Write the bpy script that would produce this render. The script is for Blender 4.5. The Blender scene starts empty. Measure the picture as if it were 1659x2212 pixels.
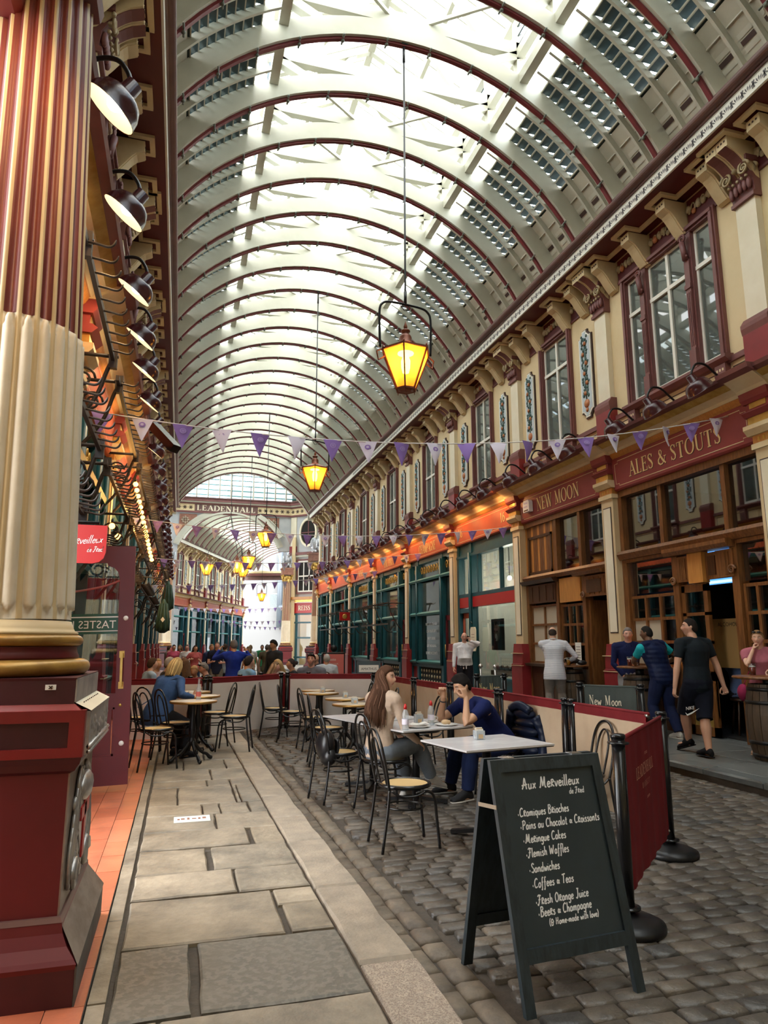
import bpy, math, random
import numpy as np
from mathutils import Vector, Matrix, noise as mnoise
# ---------------------------------------------------------------- camera, sky, exposure
SC = bpy.context.scene
COL = SC.collection
cam = bpy.data.cameras.new('camera')
cam_o = bpy.data.objects.new('camera', cam)
COL.objects.link(cam_o)
SC.camera = cam_o
cam.sensor_fit = 'VERTICAL'
cam.sensor_height = 24.0
cam.lens = 1500.0 / 2212.0 * 24.0
cam.clip_start = 0.05
cam.clip_end = 500
cam_o.location = (0, 0, 1.55)
cam_o.rotation_euler = (math.radians(90 + 10.721), 0, math.radians(-16.13))
W = bpy.data.worlds.new('overcast_sky')
SC.world = W
W.use_nodes = True
wn, wl = W.node_tree.nodes, W.node_tree.links
wn.clear()
w_out = wn.new('ShaderNodeOutputWorld')
w_bg = wn.new('ShaderNodeBackground')
w_tc = wn.new('ShaderNodeTexCoord')
w_no = wn.new('ShaderNodeTexNoise')
w_no.inputs['Scale'].default_value = 2.2
w_no.inputs['Detail'].default_value = 5
w_rp = wn.new('ShaderNodeValToRGB')
w_rp.color_ramp.elements[0].position = 0.36
w_rp.color_ramp.elements[0].color = (0.62, 0.80, 1.0, 1)
w_rp.color_ramp.elements[1].position = 0.52
w_rp.color_ramp.elements[1].color = (1.0, 0.99, 0.96, 1)
wl.new(w_tc.outputs['Generated'], w_no.inputs['Vector'])
wl.new(w_no.outputs['Fac'], w_rp.inputs['Fac'])
wl.new(w_rp.outputs['Color'], w_bg.inputs['Color'])
w_bg.inputs['Strength'].default_value = 4.6
wl.new(w_bg.outputs['Background'], w_out.inputs['Surface'])
SC.view_settings.view_transform = 'Standard'
SC.view_settings.look = 'None'
SC.view_settings.gamma = 1.0
SC.view_settings.use_curve_mapping = False
SC.view_settings.exposure = 0.95
cy = SC.cycles
cy.max_bounces = 8
cy.diffuse_bounces = 4
cy.glossy_bounces = 3
cy.transmission_bounces = 6
cy.transparent_max_bounces = 18
cy.sample_clamp_indirect = 6.0
cy.caustics_reflective = False
cy.caustics_refractive = False
cy.use_denoising = True
R = math.radians
TMP = bpy.data.scenes.new('workbench')      # scratch scene for evaluating text and body surfaces
rnd = random.Random(7)
# ---------------------------------------------------------------- materials
MATS = {}
def mat(name, c, rough=0.55, metal=0.0, c2=None, scale=6.0, bump=0.0, bscale=None, spec=0.5, emit=None, estr=0.0, stretch=None, lo=0.38, hi=0.62, coat=0.0):
 m = bpy.data.materials.new(name)
 m.use_nodes = True
 n, l = m.node_tree.nodes, m.node_tree.links
 b = n['Principled BSDF']
 b.inputs['Base Color'].default_value = (*c, 1)
 b.inputs['Roughness'].default_value = rough
 b.inputs['Metallic'].default_value = metal
 b.inputs['Specular IOR Level'].default_value = spec
 b.inputs['Coat Weight'].default_value = coat
 if emit:
  b.inputs['Emission Color'].default_value = (*emit, 1)
  b.inputs['Emission Strength'].default_value = estr
 if c2 is not None or bump:
  tc = n.new('ShaderNodeTexCoord')
  mp = n.new('ShaderNodeMapping')
  if stretch:
   mp.inputs['Scale'].default_value = stretch
  l.new(tc.outputs['Object'], mp.inputs['Vector'])
  if c2 is not None:
   t = n.new('ShaderNodeTexNoise')
   t.inputs['Scale'].default_value = scale
   t.inputs['Detail'].default_value = 6
   t.inputs['Roughness'].default_value = 0.6
   l.new(mp.outputs['Vector'], t.inputs['Vector'])
   r = n.new('ShaderNodeValToRGB')
   r.color_ramp.elements[0].position = lo
   r.color_ramp.elements[1].position = hi
   r.color_ramp.elements[0].color = (*c, 1)
   r.color_ramp.elements[1].color = (*c2, 1)
   l.new(t.outputs['Fac'], r.inputs['Fac'])
   l.new(r.outputs['Color'], b.inputs['Base Color'])
  if bump:
   t2 = n.new('ShaderNodeTexNoise')
   t2.inputs['Scale'].default_value = bscale or scale * 3
   t2.inputs['Detail'].default_value = 5
   l.new(mp.outputs['Vector'], t2.inputs['Vector'])
   bp = n.new('ShaderNodeBump')
   bp.inputs['Strength'].default_value = bump
   bp.inputs['Distance'].default_value = 0.01
   l.new(t2.outputs['Fac'], bp.inputs['Height'])
   l.new(bp.outputs['Normal'], b.inputs['Normal'])
 MATS[name] = m
 return m
def glass(name, tint=(1, 1, 1), refl=0.12, body=None, bodyfac=0.0, rough=0.02):
 """Thin window glass: see-through, with a fresnel-weighted mirror reflection and an optional flat body colour."""
 m = bpy.data.materials.new(name)
 m.use_nodes = True
 n, l = m.node_tree.nodes, m.node_tree.links
 n.clear()
 o = n.new('ShaderNodeOutputMaterial')
 tr = n.new('ShaderNodeBsdfTransparent')
 tr.inputs['Color'].default_value = (*tint, 1)
 gl = n.new('ShaderNodeBsdfGlossy')
 gl.inputs['Roughness'].default_value = rough
 lw = n.new('ShaderNodeLayerWeight')
 lw.inputs['Blend'].default_value = 0.5
 pw = n.new('ShaderNodeMath')
 pw.operation = 'POWER'
 pw.inputs[1].default_value = 4.5
 l.new(lw.outputs['Facing'], pw.inputs[0])
 ad = n.new('ShaderNodeMath')
 ad.operation = 'ADD'
 ad.use_clamp = True
 ad.inputs[1].default_value = refl
 l.new(pw.outputs[0], ad.inputs[0])
 mx = n.new('ShaderNodeMixShader')
 l.new(ad.outputs[0], mx.inputs['Fac'])
 l.new(tr.outputs[0], mx.inputs[1])
 l.new(gl.outputs[0], mx.inputs[2])
 last = mx
 if body:
  df = n.new('ShaderNodeBsdfDiffuse')
  df.inputs['Color'].default_value = (*body, 1)
  m2 = n.new('ShaderNodeMixShader')
  m2.inputs['Fac'].default_value = bodyfac
  l.new(mx.outputs[0], m2.inputs[1])
  l.new(df.outputs[0], m2.inputs[2])
  last = m2
 l.new(last.outputs[0], o.inputs['Surface'])
 MATS[name] = m
 return m
def emissive(name, c, s):
 m = bpy.data.materials.new(name)
 m.use_nodes = True
 b = m.node_tree.nodes['Principled BSDF']
 b.inputs['Base Color'].default_value = (*c, 1)
 b.inputs['Emission Color'].default_value = (*c, 1)
 b.inputs['Emission Strength'].default_value = s
 MATS[name] = m
 return m
mat('rib_cream', (0.54, 0.53, 0.44), 0.42, c2=(0.48, 0.47, 0.385), scale=1.3, bump=0.05, bscale=14)
mat('rib_cream_dusty', (0.50, 0.48, 0.385), 0.5, c2=(0.42, 0.395, 0.31), scale=1.1, bump=0.06, bscale=9)
mat('rib_red', (0.17, 0.022, 0.028), 0.4, c2=(0.13, 0.018, 0.024), scale=3)
mat('boss_bronze', (0.10, 0.12, 0.10), 0.5, c2=(0.16, 0.17, 0.13), scale=20)
mat('louvre_teal', (0.035, 0.062, 0.066), 0.3, c2=(0.018, 0.034, 0.038), scale=3.5, bump=0.1, bscale=10)
mat('wall_cream', (0.70, 0.57, 0.34), 0.6, c2=(0.64, 0.50, 0.28), scale=0.9, bump=0.08, bscale=18)
mat('pilaster_cream', (0.80, 0.74, 0.58), 0.5, c2=(0.74, 0.67, 0.50), scale=1.4, bump=0.05)
mat('pillar_buff', (0.66, 0.52, 0.31), 0.5, c2=(0.60, 0.46, 0.26), scale=1.6, bump=0.06)
mat('moulding_cream', (0.72, 0.60, 0.36), 0.5, c2=(0.64, 0.51, 0.29), scale=2.5)
mat('line_dark', (0.05, 0.025, 0.02), 0.6)
mat('burgundy', (0.13, 0.009, 0.014), 0.42, c2=(0.10, 0.007, 0.011), scale=1.4, bump=0.04)
mat('soffit_red', (0.115, 0.012, 0.014), 0.5, c2=(0.09, 0.010, 0.012), scale=1.0)
mat('oxblood', (0.27, 0.045, 0.045), 0.5, c2=(0.23, 0.036, 0.038), scale=1.8, bump=0.04)
mat('brick_red_lamplit', (0.44, 0.085, 0.038), 0.5, c2=(0.38, 0.068, 0.032), scale=1.8, bump=0.04)  # fascia red with the orange glow of the cornice lamps put into its colour
mat('base_red', (0.26, 0.022, 0.026), 0.42, c2=(0.20, 0.016, 0.02), scale=2.2, bump=0.05)
mat('mauve', (0.20, 0.075, 0.07), 0.5, c2=(0.16, 0.058, 0.056), scale=2.0, bump=0.05)
mat('gutter_purple', (0.115, 0.058, 0.052), 0.38, c2=(0.15, 0.078, 0.066), scale=1.8)
mat('palmette_white', (0.72, 0.70, 0.62), 0.6)
mat('palmette_dark', (0.11, 0.10, 0.10), 0.7)
mat('gold', (0.62, 0.42, 0.12), 0.35, 0.6, c2=(0.50, 0.31, 0.07), scale=6)
mat('gilt_letter', (0.80, 0.62, 0.30), 0.45, 0.2)
mat('gilt_brown', (0.40, 0.23, 0.05), 0.34, 0.35, c2=(0.27, 0.14, 0.03), scale=5, bump=0.12, bscale=22)
mat('sash_white', (0.82, 0.80, 0.72), 0.45)
mat('relief_olive', (0.33, 0.25, 0.13), 0.55, c2=(0.50, 0.42, 0.26), scale=9)
mat('fruit_orange', (0.50, 0.20, 0.07), 0.5, c2=(0.42, 0.13, 0.05), scale=12)
mat('leaf_teal', (0.03, 0.075, 0.075), 0.5, c2=(0.05, 0.11, 0.09), scale=12)
mat('plaque_blue', (0.50, 0.58, 0.62), 0.6)
mat('teal', (0.008, 0.082, 0.112), 0.4, c2=(0.007, 0.062, 0.086), scale=2, bump=0.03)
mat('teal_light', (0.03, 0.20, 0.20), 0.45)
mat('wood', (0.215, 0.088, 0.027), 0.34, c2=(0.125, 0.046, 0.014), scale=5, stretch=(6, 6, 0.7), bump=0.08, bscale=20)
mat('wood_dark', (0.075, 0.031, 0.013), 0.33, c2=(0.045, 0.018, 0.008), scale=5, stretch=(6, 6, 0.7))
mat('wood_light', (0.52, 0.235, 0.055), 0.38, c2=(0.42, 0.175, 0.04), scale=4, stretch=(8, 8, 0.8))
mat('black_iron', (0.010, 0.010, 0.011), 0.38, 0.3)
mat('black_gloss', (0.008, 0.008, 0.009), 0.2)
mat('hook_iron', (0.030, 0.021, 0.017), 0.5, 0.2)
mat('lamp_maroon', (0.050, 0.009, 0.011), 0.2, coat=0.1, spec=0.4)
mat('lamp_inside', (0.85, 0.80, 0.66), 0.5)
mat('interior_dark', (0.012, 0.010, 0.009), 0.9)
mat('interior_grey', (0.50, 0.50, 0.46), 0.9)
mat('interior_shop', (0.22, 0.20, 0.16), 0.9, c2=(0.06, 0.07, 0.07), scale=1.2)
mat('chalkboard', (0.019, 0.031, 0.039), 0.5, c2=(0.029, 0.045, 0.055), scale=2.2, bump=0.02)
mat('board_frame', (0.012, 0.021, 0.028), 0.45, c2=(0.025, 0.040, 0.051), scale=7, stretch=(5, 5, 0.6), bump=0.18, bscale=16)
mat('chalk', (0.95, 0.96, 0.97), 0.8)
mat('white_paint', (0.82, 0.82, 0.80), 0.5)
mat('steel', (0.55, 0.55, 0.55), 0.25, 0.9)
mat('strap_tan', (0.36, 0.28, 0.20), 0.6)
mat('screen_beige', (0.50, 0.385, 0.27), 0.8, c2=(0.44, 0.33, 0.225), scale=2)
mat('screen_white', (0.70, 0.64, 0.60), 0.8, c2=(0.65, 0.59, 0.55), scale=2)
mat('screen_red', (0.185, 0.014, 0.018), 0.75, c2=(0.15, 0.011, 0.015), scale=3, spec=0.25)
mat('banner_grey', (0.045, 0.060, 0.055), 0.75, c2=(0.060, 0.075, 0.070), scale=3)
mat('copper_print', (0.80, 0.42, 0.26), 0.5)
mat('pewter', (0.32, 0.30, 0.29), 0.36, 0.65, c2=(0.50, 0.47, 0.44), scale=9, bump=0.25, bscale=24)
mat('pewter_worn', (0.30, 0.24, 0.20), 0.5, 0.3, c2=(0.20, 0.15, 0.12), scale=5, stretch=(4, 1, 1), bump=0.12)
mat('stone_plinth', (0.10, 0.095, 0.085), 0.7, c2=(0.06, 0.058, 0.052), scale=6, bump=0.2)
mat('purple_white', (0.78, 0.74, 0.88), 0.7)
mat('purple', (0.30, 0.19, 0.56), 0.7)
mat('cord_white', (0.70, 0.66, 0.64), 0.7)
mat('marble', (0.76, 0.76, 0.77), 0.22, c2=(0.60, 0.60, 0.62), scale=2.0, stretch=(1, 3, 1), lo=0.3, hi=0.5)
mat('marble_cream', (0.76, 0.68, 0.54), 0.25, c2=(0.70, 0.60, 0.46), scale=5)
mat('brass_edge', (0.42, 0.24, 0.07), 0.35, 0.7)
mat('porcelain', (0.84, 0.83, 0.80), 0.2)
mat('red_cap', (0.55, 0.02, 0.02), 0.35)
mat('amber_beer', (0.62, 0.28, 0.03), 0.15)
mat('ale_red', (0.16, 0.014, 0.008), 0.15)
mat('paper', (0.80, 0.79, 0.74), 0.7)
mat('sugar_box', (0.60, 0.42, 0.24), 0.6)
mat('bag_black', (0.012, 0.012, 0.014), 0.3)
mat('parapet_grey', (0.50, 0.52, 0.53), 0.7, c2=(0.42, 0.44, 0.46), scale=1.2)
mat('facade_white', (0.78, 0.78, 0.76), 0.7)
mat('duct_grey', (0.52, 0.55, 0.58), 0.35, 0.4)
mat('pipe_dark', (0.03, 0.028, 0.026), 0.4, 0.4)
mat('rosette_brown', (0.30, 0.14, 0.09), 0.6, c2=(0.22, 0.09, 0.06), scale=7)
mat('silver_statue', (0.52, 0.54, 0.57), 0.38, 0.5, c2=(0.36, 0.38, 0.41), scale=10)
mat('sign_red', (0.42, 0.012, 0.014), 0.4)
mat('sign_pink', (0.66, 0.17, 0.15), 0.6)
mat('sign_slate', (0.055, 0.085, 0.10), 0.5)
mat('reflection_green', (0.012, 0.085, 0.060), 0.4)
mat('tv_blue', (0.05, 0.25, 0.8), 0.4, emit=(0.10, 0.35, 0.95), estr=0.9)
mat('tv_white', (0.6, 0.7, 0.8), 0.4, emit=(0.6, 0.75, 0.95), estr=0.7)
mat('poster_tan', (0.36, 0.21, 0.07), 0.7)
mat('frosted', (0.46, 0.40, 0.30), 0.6)
mat('fur_grey', (0.22, 0.18, 0.14), 0.8)
mat('cane', (0.62, 0.43, 0.19), 0.6)
mat('rust_copper', (0.24, 0.075, 0.035), 0.4, 0.3, c2=(0.18, 0.05, 0.025), scale=9)
mat('barrel_oak', (0.085, 0.055, 0.030), 0.6, c2=(0.055, 0.035, 0.020), scale=6, stretch=(5, 5, 0.6), bump=0.2)
mat('green_cloth', (0.010, 0.040, 0.028), 0.7, c2=(0.02, 0.06, 0.045), scale=7)
emissive('bulb_white', (1.0, 0.86, 0.58), 7.0)
emissive('bulb_warm', (1.0, 0.36, 0.055), 7.0)
emissive('mantle', (1.0, 0.66, 0.24), 30.0)
glass('roof_glass', (0.93, 0.97, 0.96), 0.02)
glass('slope_glass', (0.80, 0.90, 0.90), 0.02)
glass('pane_upper', (0.55, 0.60, 0.58), 0.13, (0.20, 0.23, 0.21), 0.40)  # grey-green body colour stands in for the roof mirrored in the panes
glass('pane_shop', (0.72, 0.76, 0.74), 0.12)
glass('pane_pub', (0.55, 0.50, 0.44), 0.26)
glass('pane_door', (0.80, 0.90, 0.94), 0.07)
glass('clear', (0.96, 0.97, 0.97), 0.03)
glass('bottle_clear', (0.90, 0.93, 0.95), 0.06, (0.8, 0.84, 0.88), 0.25)
def amber():
 m = bpy.data.materials.new('amber_glass')
 m.use_nodes = True
 n, l = m.node_tree.nodes, m.node_tree.links
 n.clear()
 o = n.new('ShaderNodeOutputMaterial')
 tr = n.new('ShaderNodeBsdfTransparent')
 tr.inputs['Color'].default_value = (1.0, 0.55, 0.12, 1)
 tl = n.new('ShaderNodeBsdfTranslucent')
 tl.inputs['Color'].default_value = (1.0, 0.50, 0.08, 1)
 gl = n.new('ShaderNodeBsdfGlossy')
 gl.inputs['Roughness'].default_value = 0.1
 gl.inputs['Color'].default_value = (0.9, 0.8, 0.6, 1)
 a = n.new('ShaderNodeMixShader')
 a.inputs[0].default_value = 0.55
 l.new(tr.outputs[0], a.inputs[1])
 l.new(tl.outputs[0], a.inputs[2])
 b = n.new('ShaderNodeMixShader')
 b.inputs[0].default_value = 0.06
 l.new(a.outputs[0], b.inputs[1])
 l.new(gl.outputs[0], b.inputs[2])
 l.new(b.outputs[0], o.inputs['Surface'])
 MATS['amber_glass'] = m
amber()
# ---------------------------------------------------------------- mesh builder and object helpers
def _frame(d):
 d = Vector(d).normalized()
 a = Vector((0, 0, 1)) if abs(d.z) < 0.9 else Vector((1, 0, 0))
 u = d.cross(a).normalized()
 return u, d.cross(u).normalized()
class MB:
 """Collects shapes and links them as ONE mesh object."""
 def __init__(self):
  self.v, self.f, self.m, self.s = [], [], [], []
  self.mi = 0
  self.sm = False
 def add(self, vs, fs, m=None, smooth=None):
  b = len(self.v)
  self.v.extend([tuple(x) for x in vs])
  mm = self.mi if m is None else m
  ss = self.sm if smooth is None else smooth
  for f in fs:
   self.f.append(tuple(i + b for i in f))
   self.m.append(mm)
   self.s.append(ss)
  return self
 def box(self, x0, x1, y0, y1, z0, z1, m=None):
  vs = [(x0, y0, z0), (x1, y0, z0), (x1, y1, z0), (x0, y1, z0), (x0, y0, z1), (x1, y0, z1), (x1, y1, z1), (x0, y1, z1)]
  return self.add(vs, [(0, 3, 2, 1), (4, 5, 6, 7), (0, 1, 5, 4), (1, 2, 6, 5), (2, 3, 7, 6), (3, 0, 4, 7)], m, False)
 def beam(self, a, b, w, h, up=(0, 0, 1), m=None):
  a, b = Vector(a), Vector(b)
  d = (b - a).normalized()
  s = d.cross(Vector(up))
  if s.length < 1e-4:
   s = d.cross(Vector((1, 0, 0)))
  s.normalize()
  u = s.cross(d)
  vs = []
  for p in (a, b):
   for i, j in ((-1, -1), (1, -1), (1, 1), (-1, 1)):
    vs.append(p + s * (i * w / 2) + u * (j * h / 2))
  return self.add(vs, [(3, 2, 1, 0), (4, 5, 6, 7), (0, 1, 5, 4), (1, 2, 6, 5), (2, 3, 7, 6), (3, 0, 4, 7)], m, False)
 def quad(self, a, b, c, d, m=None):
  return self.add([a, b, c, d], [(0, 1, 2, 3)], m, False)
 def prism(self, poly, fn, t0, t1, m=None):
  """poly: list of 2d points; fn(x, y, t) -> 3d point; extruded from t0 to t1."""
  n = len(poly)
  vs = [fn(p[0], p[1], t0) for p in poly] + [fn(p[0], p[1], t1) for p in poly]
  fs = [tuple(range(n - 1, -1, -1)), tuple(range(n, 2 * n))]
  for i in range(n):
   j = (i + 1) % n
   fs.append((i, j, n + j, n + i))
  return self.add(vs, fs, m, False)
 def tube(self, pts, r, seg=8, m=None, cap=True, closed=False, smooth=True):
  pts = [Vector(p) for p in pts]
  n = len(pts)
  rr = r if isinstance(r, (list, tuple)) else [r] * n
  vs, fs = [], []
  pu = None
  for i in range(n):
   if closed:
    d = pts[(i + 1) % n] - pts[i - 1]
   else:
    d = pts[min(i + 1, n - 1)] - pts[max(i - 1, 0)]
   d.normalize()
   if pu is None:
    u, w = _frame(d)
   else:
    u = (pu - d * pu.dot(d))
    if u.length < 1e-5:
     u, w = _frame(d)
    u.normalize()
   w = d.cross(u)
   pu = u
   for k in range(seg):
    a = 2 * math.pi * k / seg
    vs.append(pts[i] + (u * math.cos(a) + w * math.sin(a)) * rr[i])
  last = n if closed else n - 1
  for i in range(last):
   i2 = (i + 1) % n
   for k in range(seg):
    k2 = (k + 1) % seg
    fs.append((i * seg + k, i * seg + k2, i2 * seg + k2, i2 * seg + k))
  if cap and not closed:
   fs.append(tuple(range(seg - 1, -1, -1)))
   fs.append(tuple(range((n - 1) * seg, n * seg)))
  return self.add(vs, fs, m, smooth)
 def lathe(self, prof, seg=16, c=(0, 0, 0), m=None, smooth=True, a0=0.0, axis=None, close=True):
  """prof: (r, z) pairs around the axis through c (default +Z)."""
  ax = Vector(axis).normalized() if axis else Vector((0, 0, 1))
  if axis:
   u, w = _frame(ax)
  else:
   u, w = Vector((1, 0, 0)), Vector((0, 1, 0))
  c = Vector(c)
  vs, fs = [], []
  n = len(prof)
  for r, z in prof:
   for k in range(seg):
    a = a0 + 2 * math.pi * k / seg
    vs.append(c + ax * z + (u * math.cos(a) + w * math.sin(a)) * r)
  for i in range(n - 1):
   for k in range(seg):
    k2 = (k + 1) % seg
    fs.append((i * seg + k, i * seg + k2, (i + 1) * seg + k2, (i + 1) * seg + k))
  if close:
   if prof[0][0] > 1e-6:
    fs.append(tuple(range(seg - 1, -1, -1)))
   if prof[-1][0] > 1e-6:
    fs.append(tuple(range((n - 1) * seg, n * seg)))
  return self.add(vs, fs, m, smooth)
 def ball(self, c, r, seg=10, rings=6, m=None, sx=1, sy=1, sz=1):
  vs, fs = [], []
  c = Vector(c)
  vs.append(c + Vector((0, 0, -r * sz)))
  for i in range(1, rings):
   t = -math.pi / 2 + math.pi * i / rings
   for k in range(seg):
    a = 2 * math.pi * k / seg
    vs.append(c + Vector((math.cos(t) * math.cos(a) * r * sx, math.cos(t) * math.sin(a) * r * sy, math.sin(t) * r * sz)))
  vs.append(c + Vector((0, 0, r * sz)))
  for k in range(seg):
   fs.append((0, 1 + (k + 1) % seg, 1 + k))
  for i in range(rings - 2):
   for k in range(seg):
    k2 = (k + 1) % seg
    fs.append((1 + i * seg + k, 1 + i * seg + k2, 1 + (i + 1) * seg + k2, 1 + (i + 1) * seg + k))
  t = len(vs) - 1
  for k in range(seg):
   fs.append((1 + (rings - 2) * seg + k, 1 + (rings - 2) * seg + (k + 1) % seg, t))
  return self.add(vs, fs, m, True)
 def mesh(self, name, mats):
  me = bpy.data.meshes.new(name)
  me.from_pydata([tuple(p) for p in self.v], [], self.f)
  if isinstance(mats, str):
   mats = [mats]
  for k in mats:
   me.materials.append(MATS[k])
  me.polygons.foreach_set('material_index', self.m)
  me.polygons.foreach_set('use_smooth', self.s)
  me.update()
  return me
 def build(self, name, mats, parent=None, loc=None, rz=0.0, kind=None):
  return link(name, self.mesh(name, mats), parent, loc, rz, kind)
KIDS = {}
def link(name, me, parent=None, loc=None, rz=0.0, kind=None):
 o = bpy.data.objects.new(name, me)
 COL.objects.link(o)
 if parent is not None:
  o.parent = parent
  KIDS.setdefault(parent.name, []).append(o)
 if loc is not None:
  o.location = loc
 if rz:
  o.rotation_euler = (0, 0, rz)
 if kind:
  o['kind'] = kind
 return o
def tag(o, label, cat, group=None):
 o['label'] = label
 o['category'] = cat
 if group:
  o['group'] = group
 return o
def thing(name, label, cat, loc=(0, 0, 0), rz=0.0, group=None):
 o = bpy.data.objects.new(name, None)
 o.empty_display_size = 0.1
 COL.objects.link(o)
 o.location = loc
 o.rotation_euler = (0, 0, rz)
 return tag(o, label, cat, group)
def structure(name, loc=(0, 0, 0), rz=0.0):
 o = bpy.data.objects.new(name, None)
 o.empty_display_size = 0.1
 COL.objects.link(o)
 o.location = loc
 o.rotation_euler = (0, 0, rz)
 o['kind'] = 'structure'
 return o
def dup(root, loc, rz=0.0, label=None, group=None):
 r = root.copy()
 COL.objects.link(r)
 r.location = loc
 r.rotation_euler = (0, 0, rz)
 if label:
  r['label'] = label
 if group:
  r['group'] = group
 for ch in KIDS.get(root.name, []):
  c = ch.copy()
  COL.objects.link(c)
  c.parent = r
  KIDS.setdefault(r.name, []).append(c)
  for g in KIDS.get(ch.name, []):
   d = g.copy()
   COL.objects.link(d)
   d.parent = c
   KIDS.setdefault(c.name, []).append(d)
 return r
def V3(*a):
 return Vector(a)
def spline(pts, n=6, closed=False):
 """Catmull-Rom through points of any dimension."""
 P = [np.array(p, float) for p in pts]
 out = []
 m = len(P)
 rng = range(m) if closed else range(m - 1)
 for i in rng:
  p0 = P[i - 1] if (i > 0 or closed) else P[0]
  p1, p2 = P[i], P[(i + 1) % m]
  p3 = P[(i + 2) % m] if (i + 2 < m or closed) else P[-1]
  for k in range(n):
   t = k / n
   out.append(0.5 * (2 * p1 + (p2 - p0) * t + (2 * p0 - 5 * p1 + 4 * p2 - p3) * t * t + (3 * p1 - p0 - 3 * p2 + p3) * t ** 3))
 if not closed:
  out.append(P[-1])
 return out
def lerp(a, b, t):
 return a + (b - a) * t
def ordinal(i):
 w = ['first', 'second', 'third', 'fourth', 'fifth', 'sixth', 'seventh', 'eighth', 'ninth', 'tenth', 'eleventh', 'twelfth', 'thirteenth', 'fourteenth', 'fifteenth', 'sixteenth', 'seventeenth', 'eighteenth', 'nineteenth', 'twentieth']
 if i < 20:
  return w[i]
 t = {2: 'twenty', 3: 'thirty', 4: 'forty'}[(i + 1) // 10]
 u = (i + 1) % 10
 return (t + '-' + w[u - 1]) if u else {30: 'thirtieth', 40: 'fortieth'}[i + 1]
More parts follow.
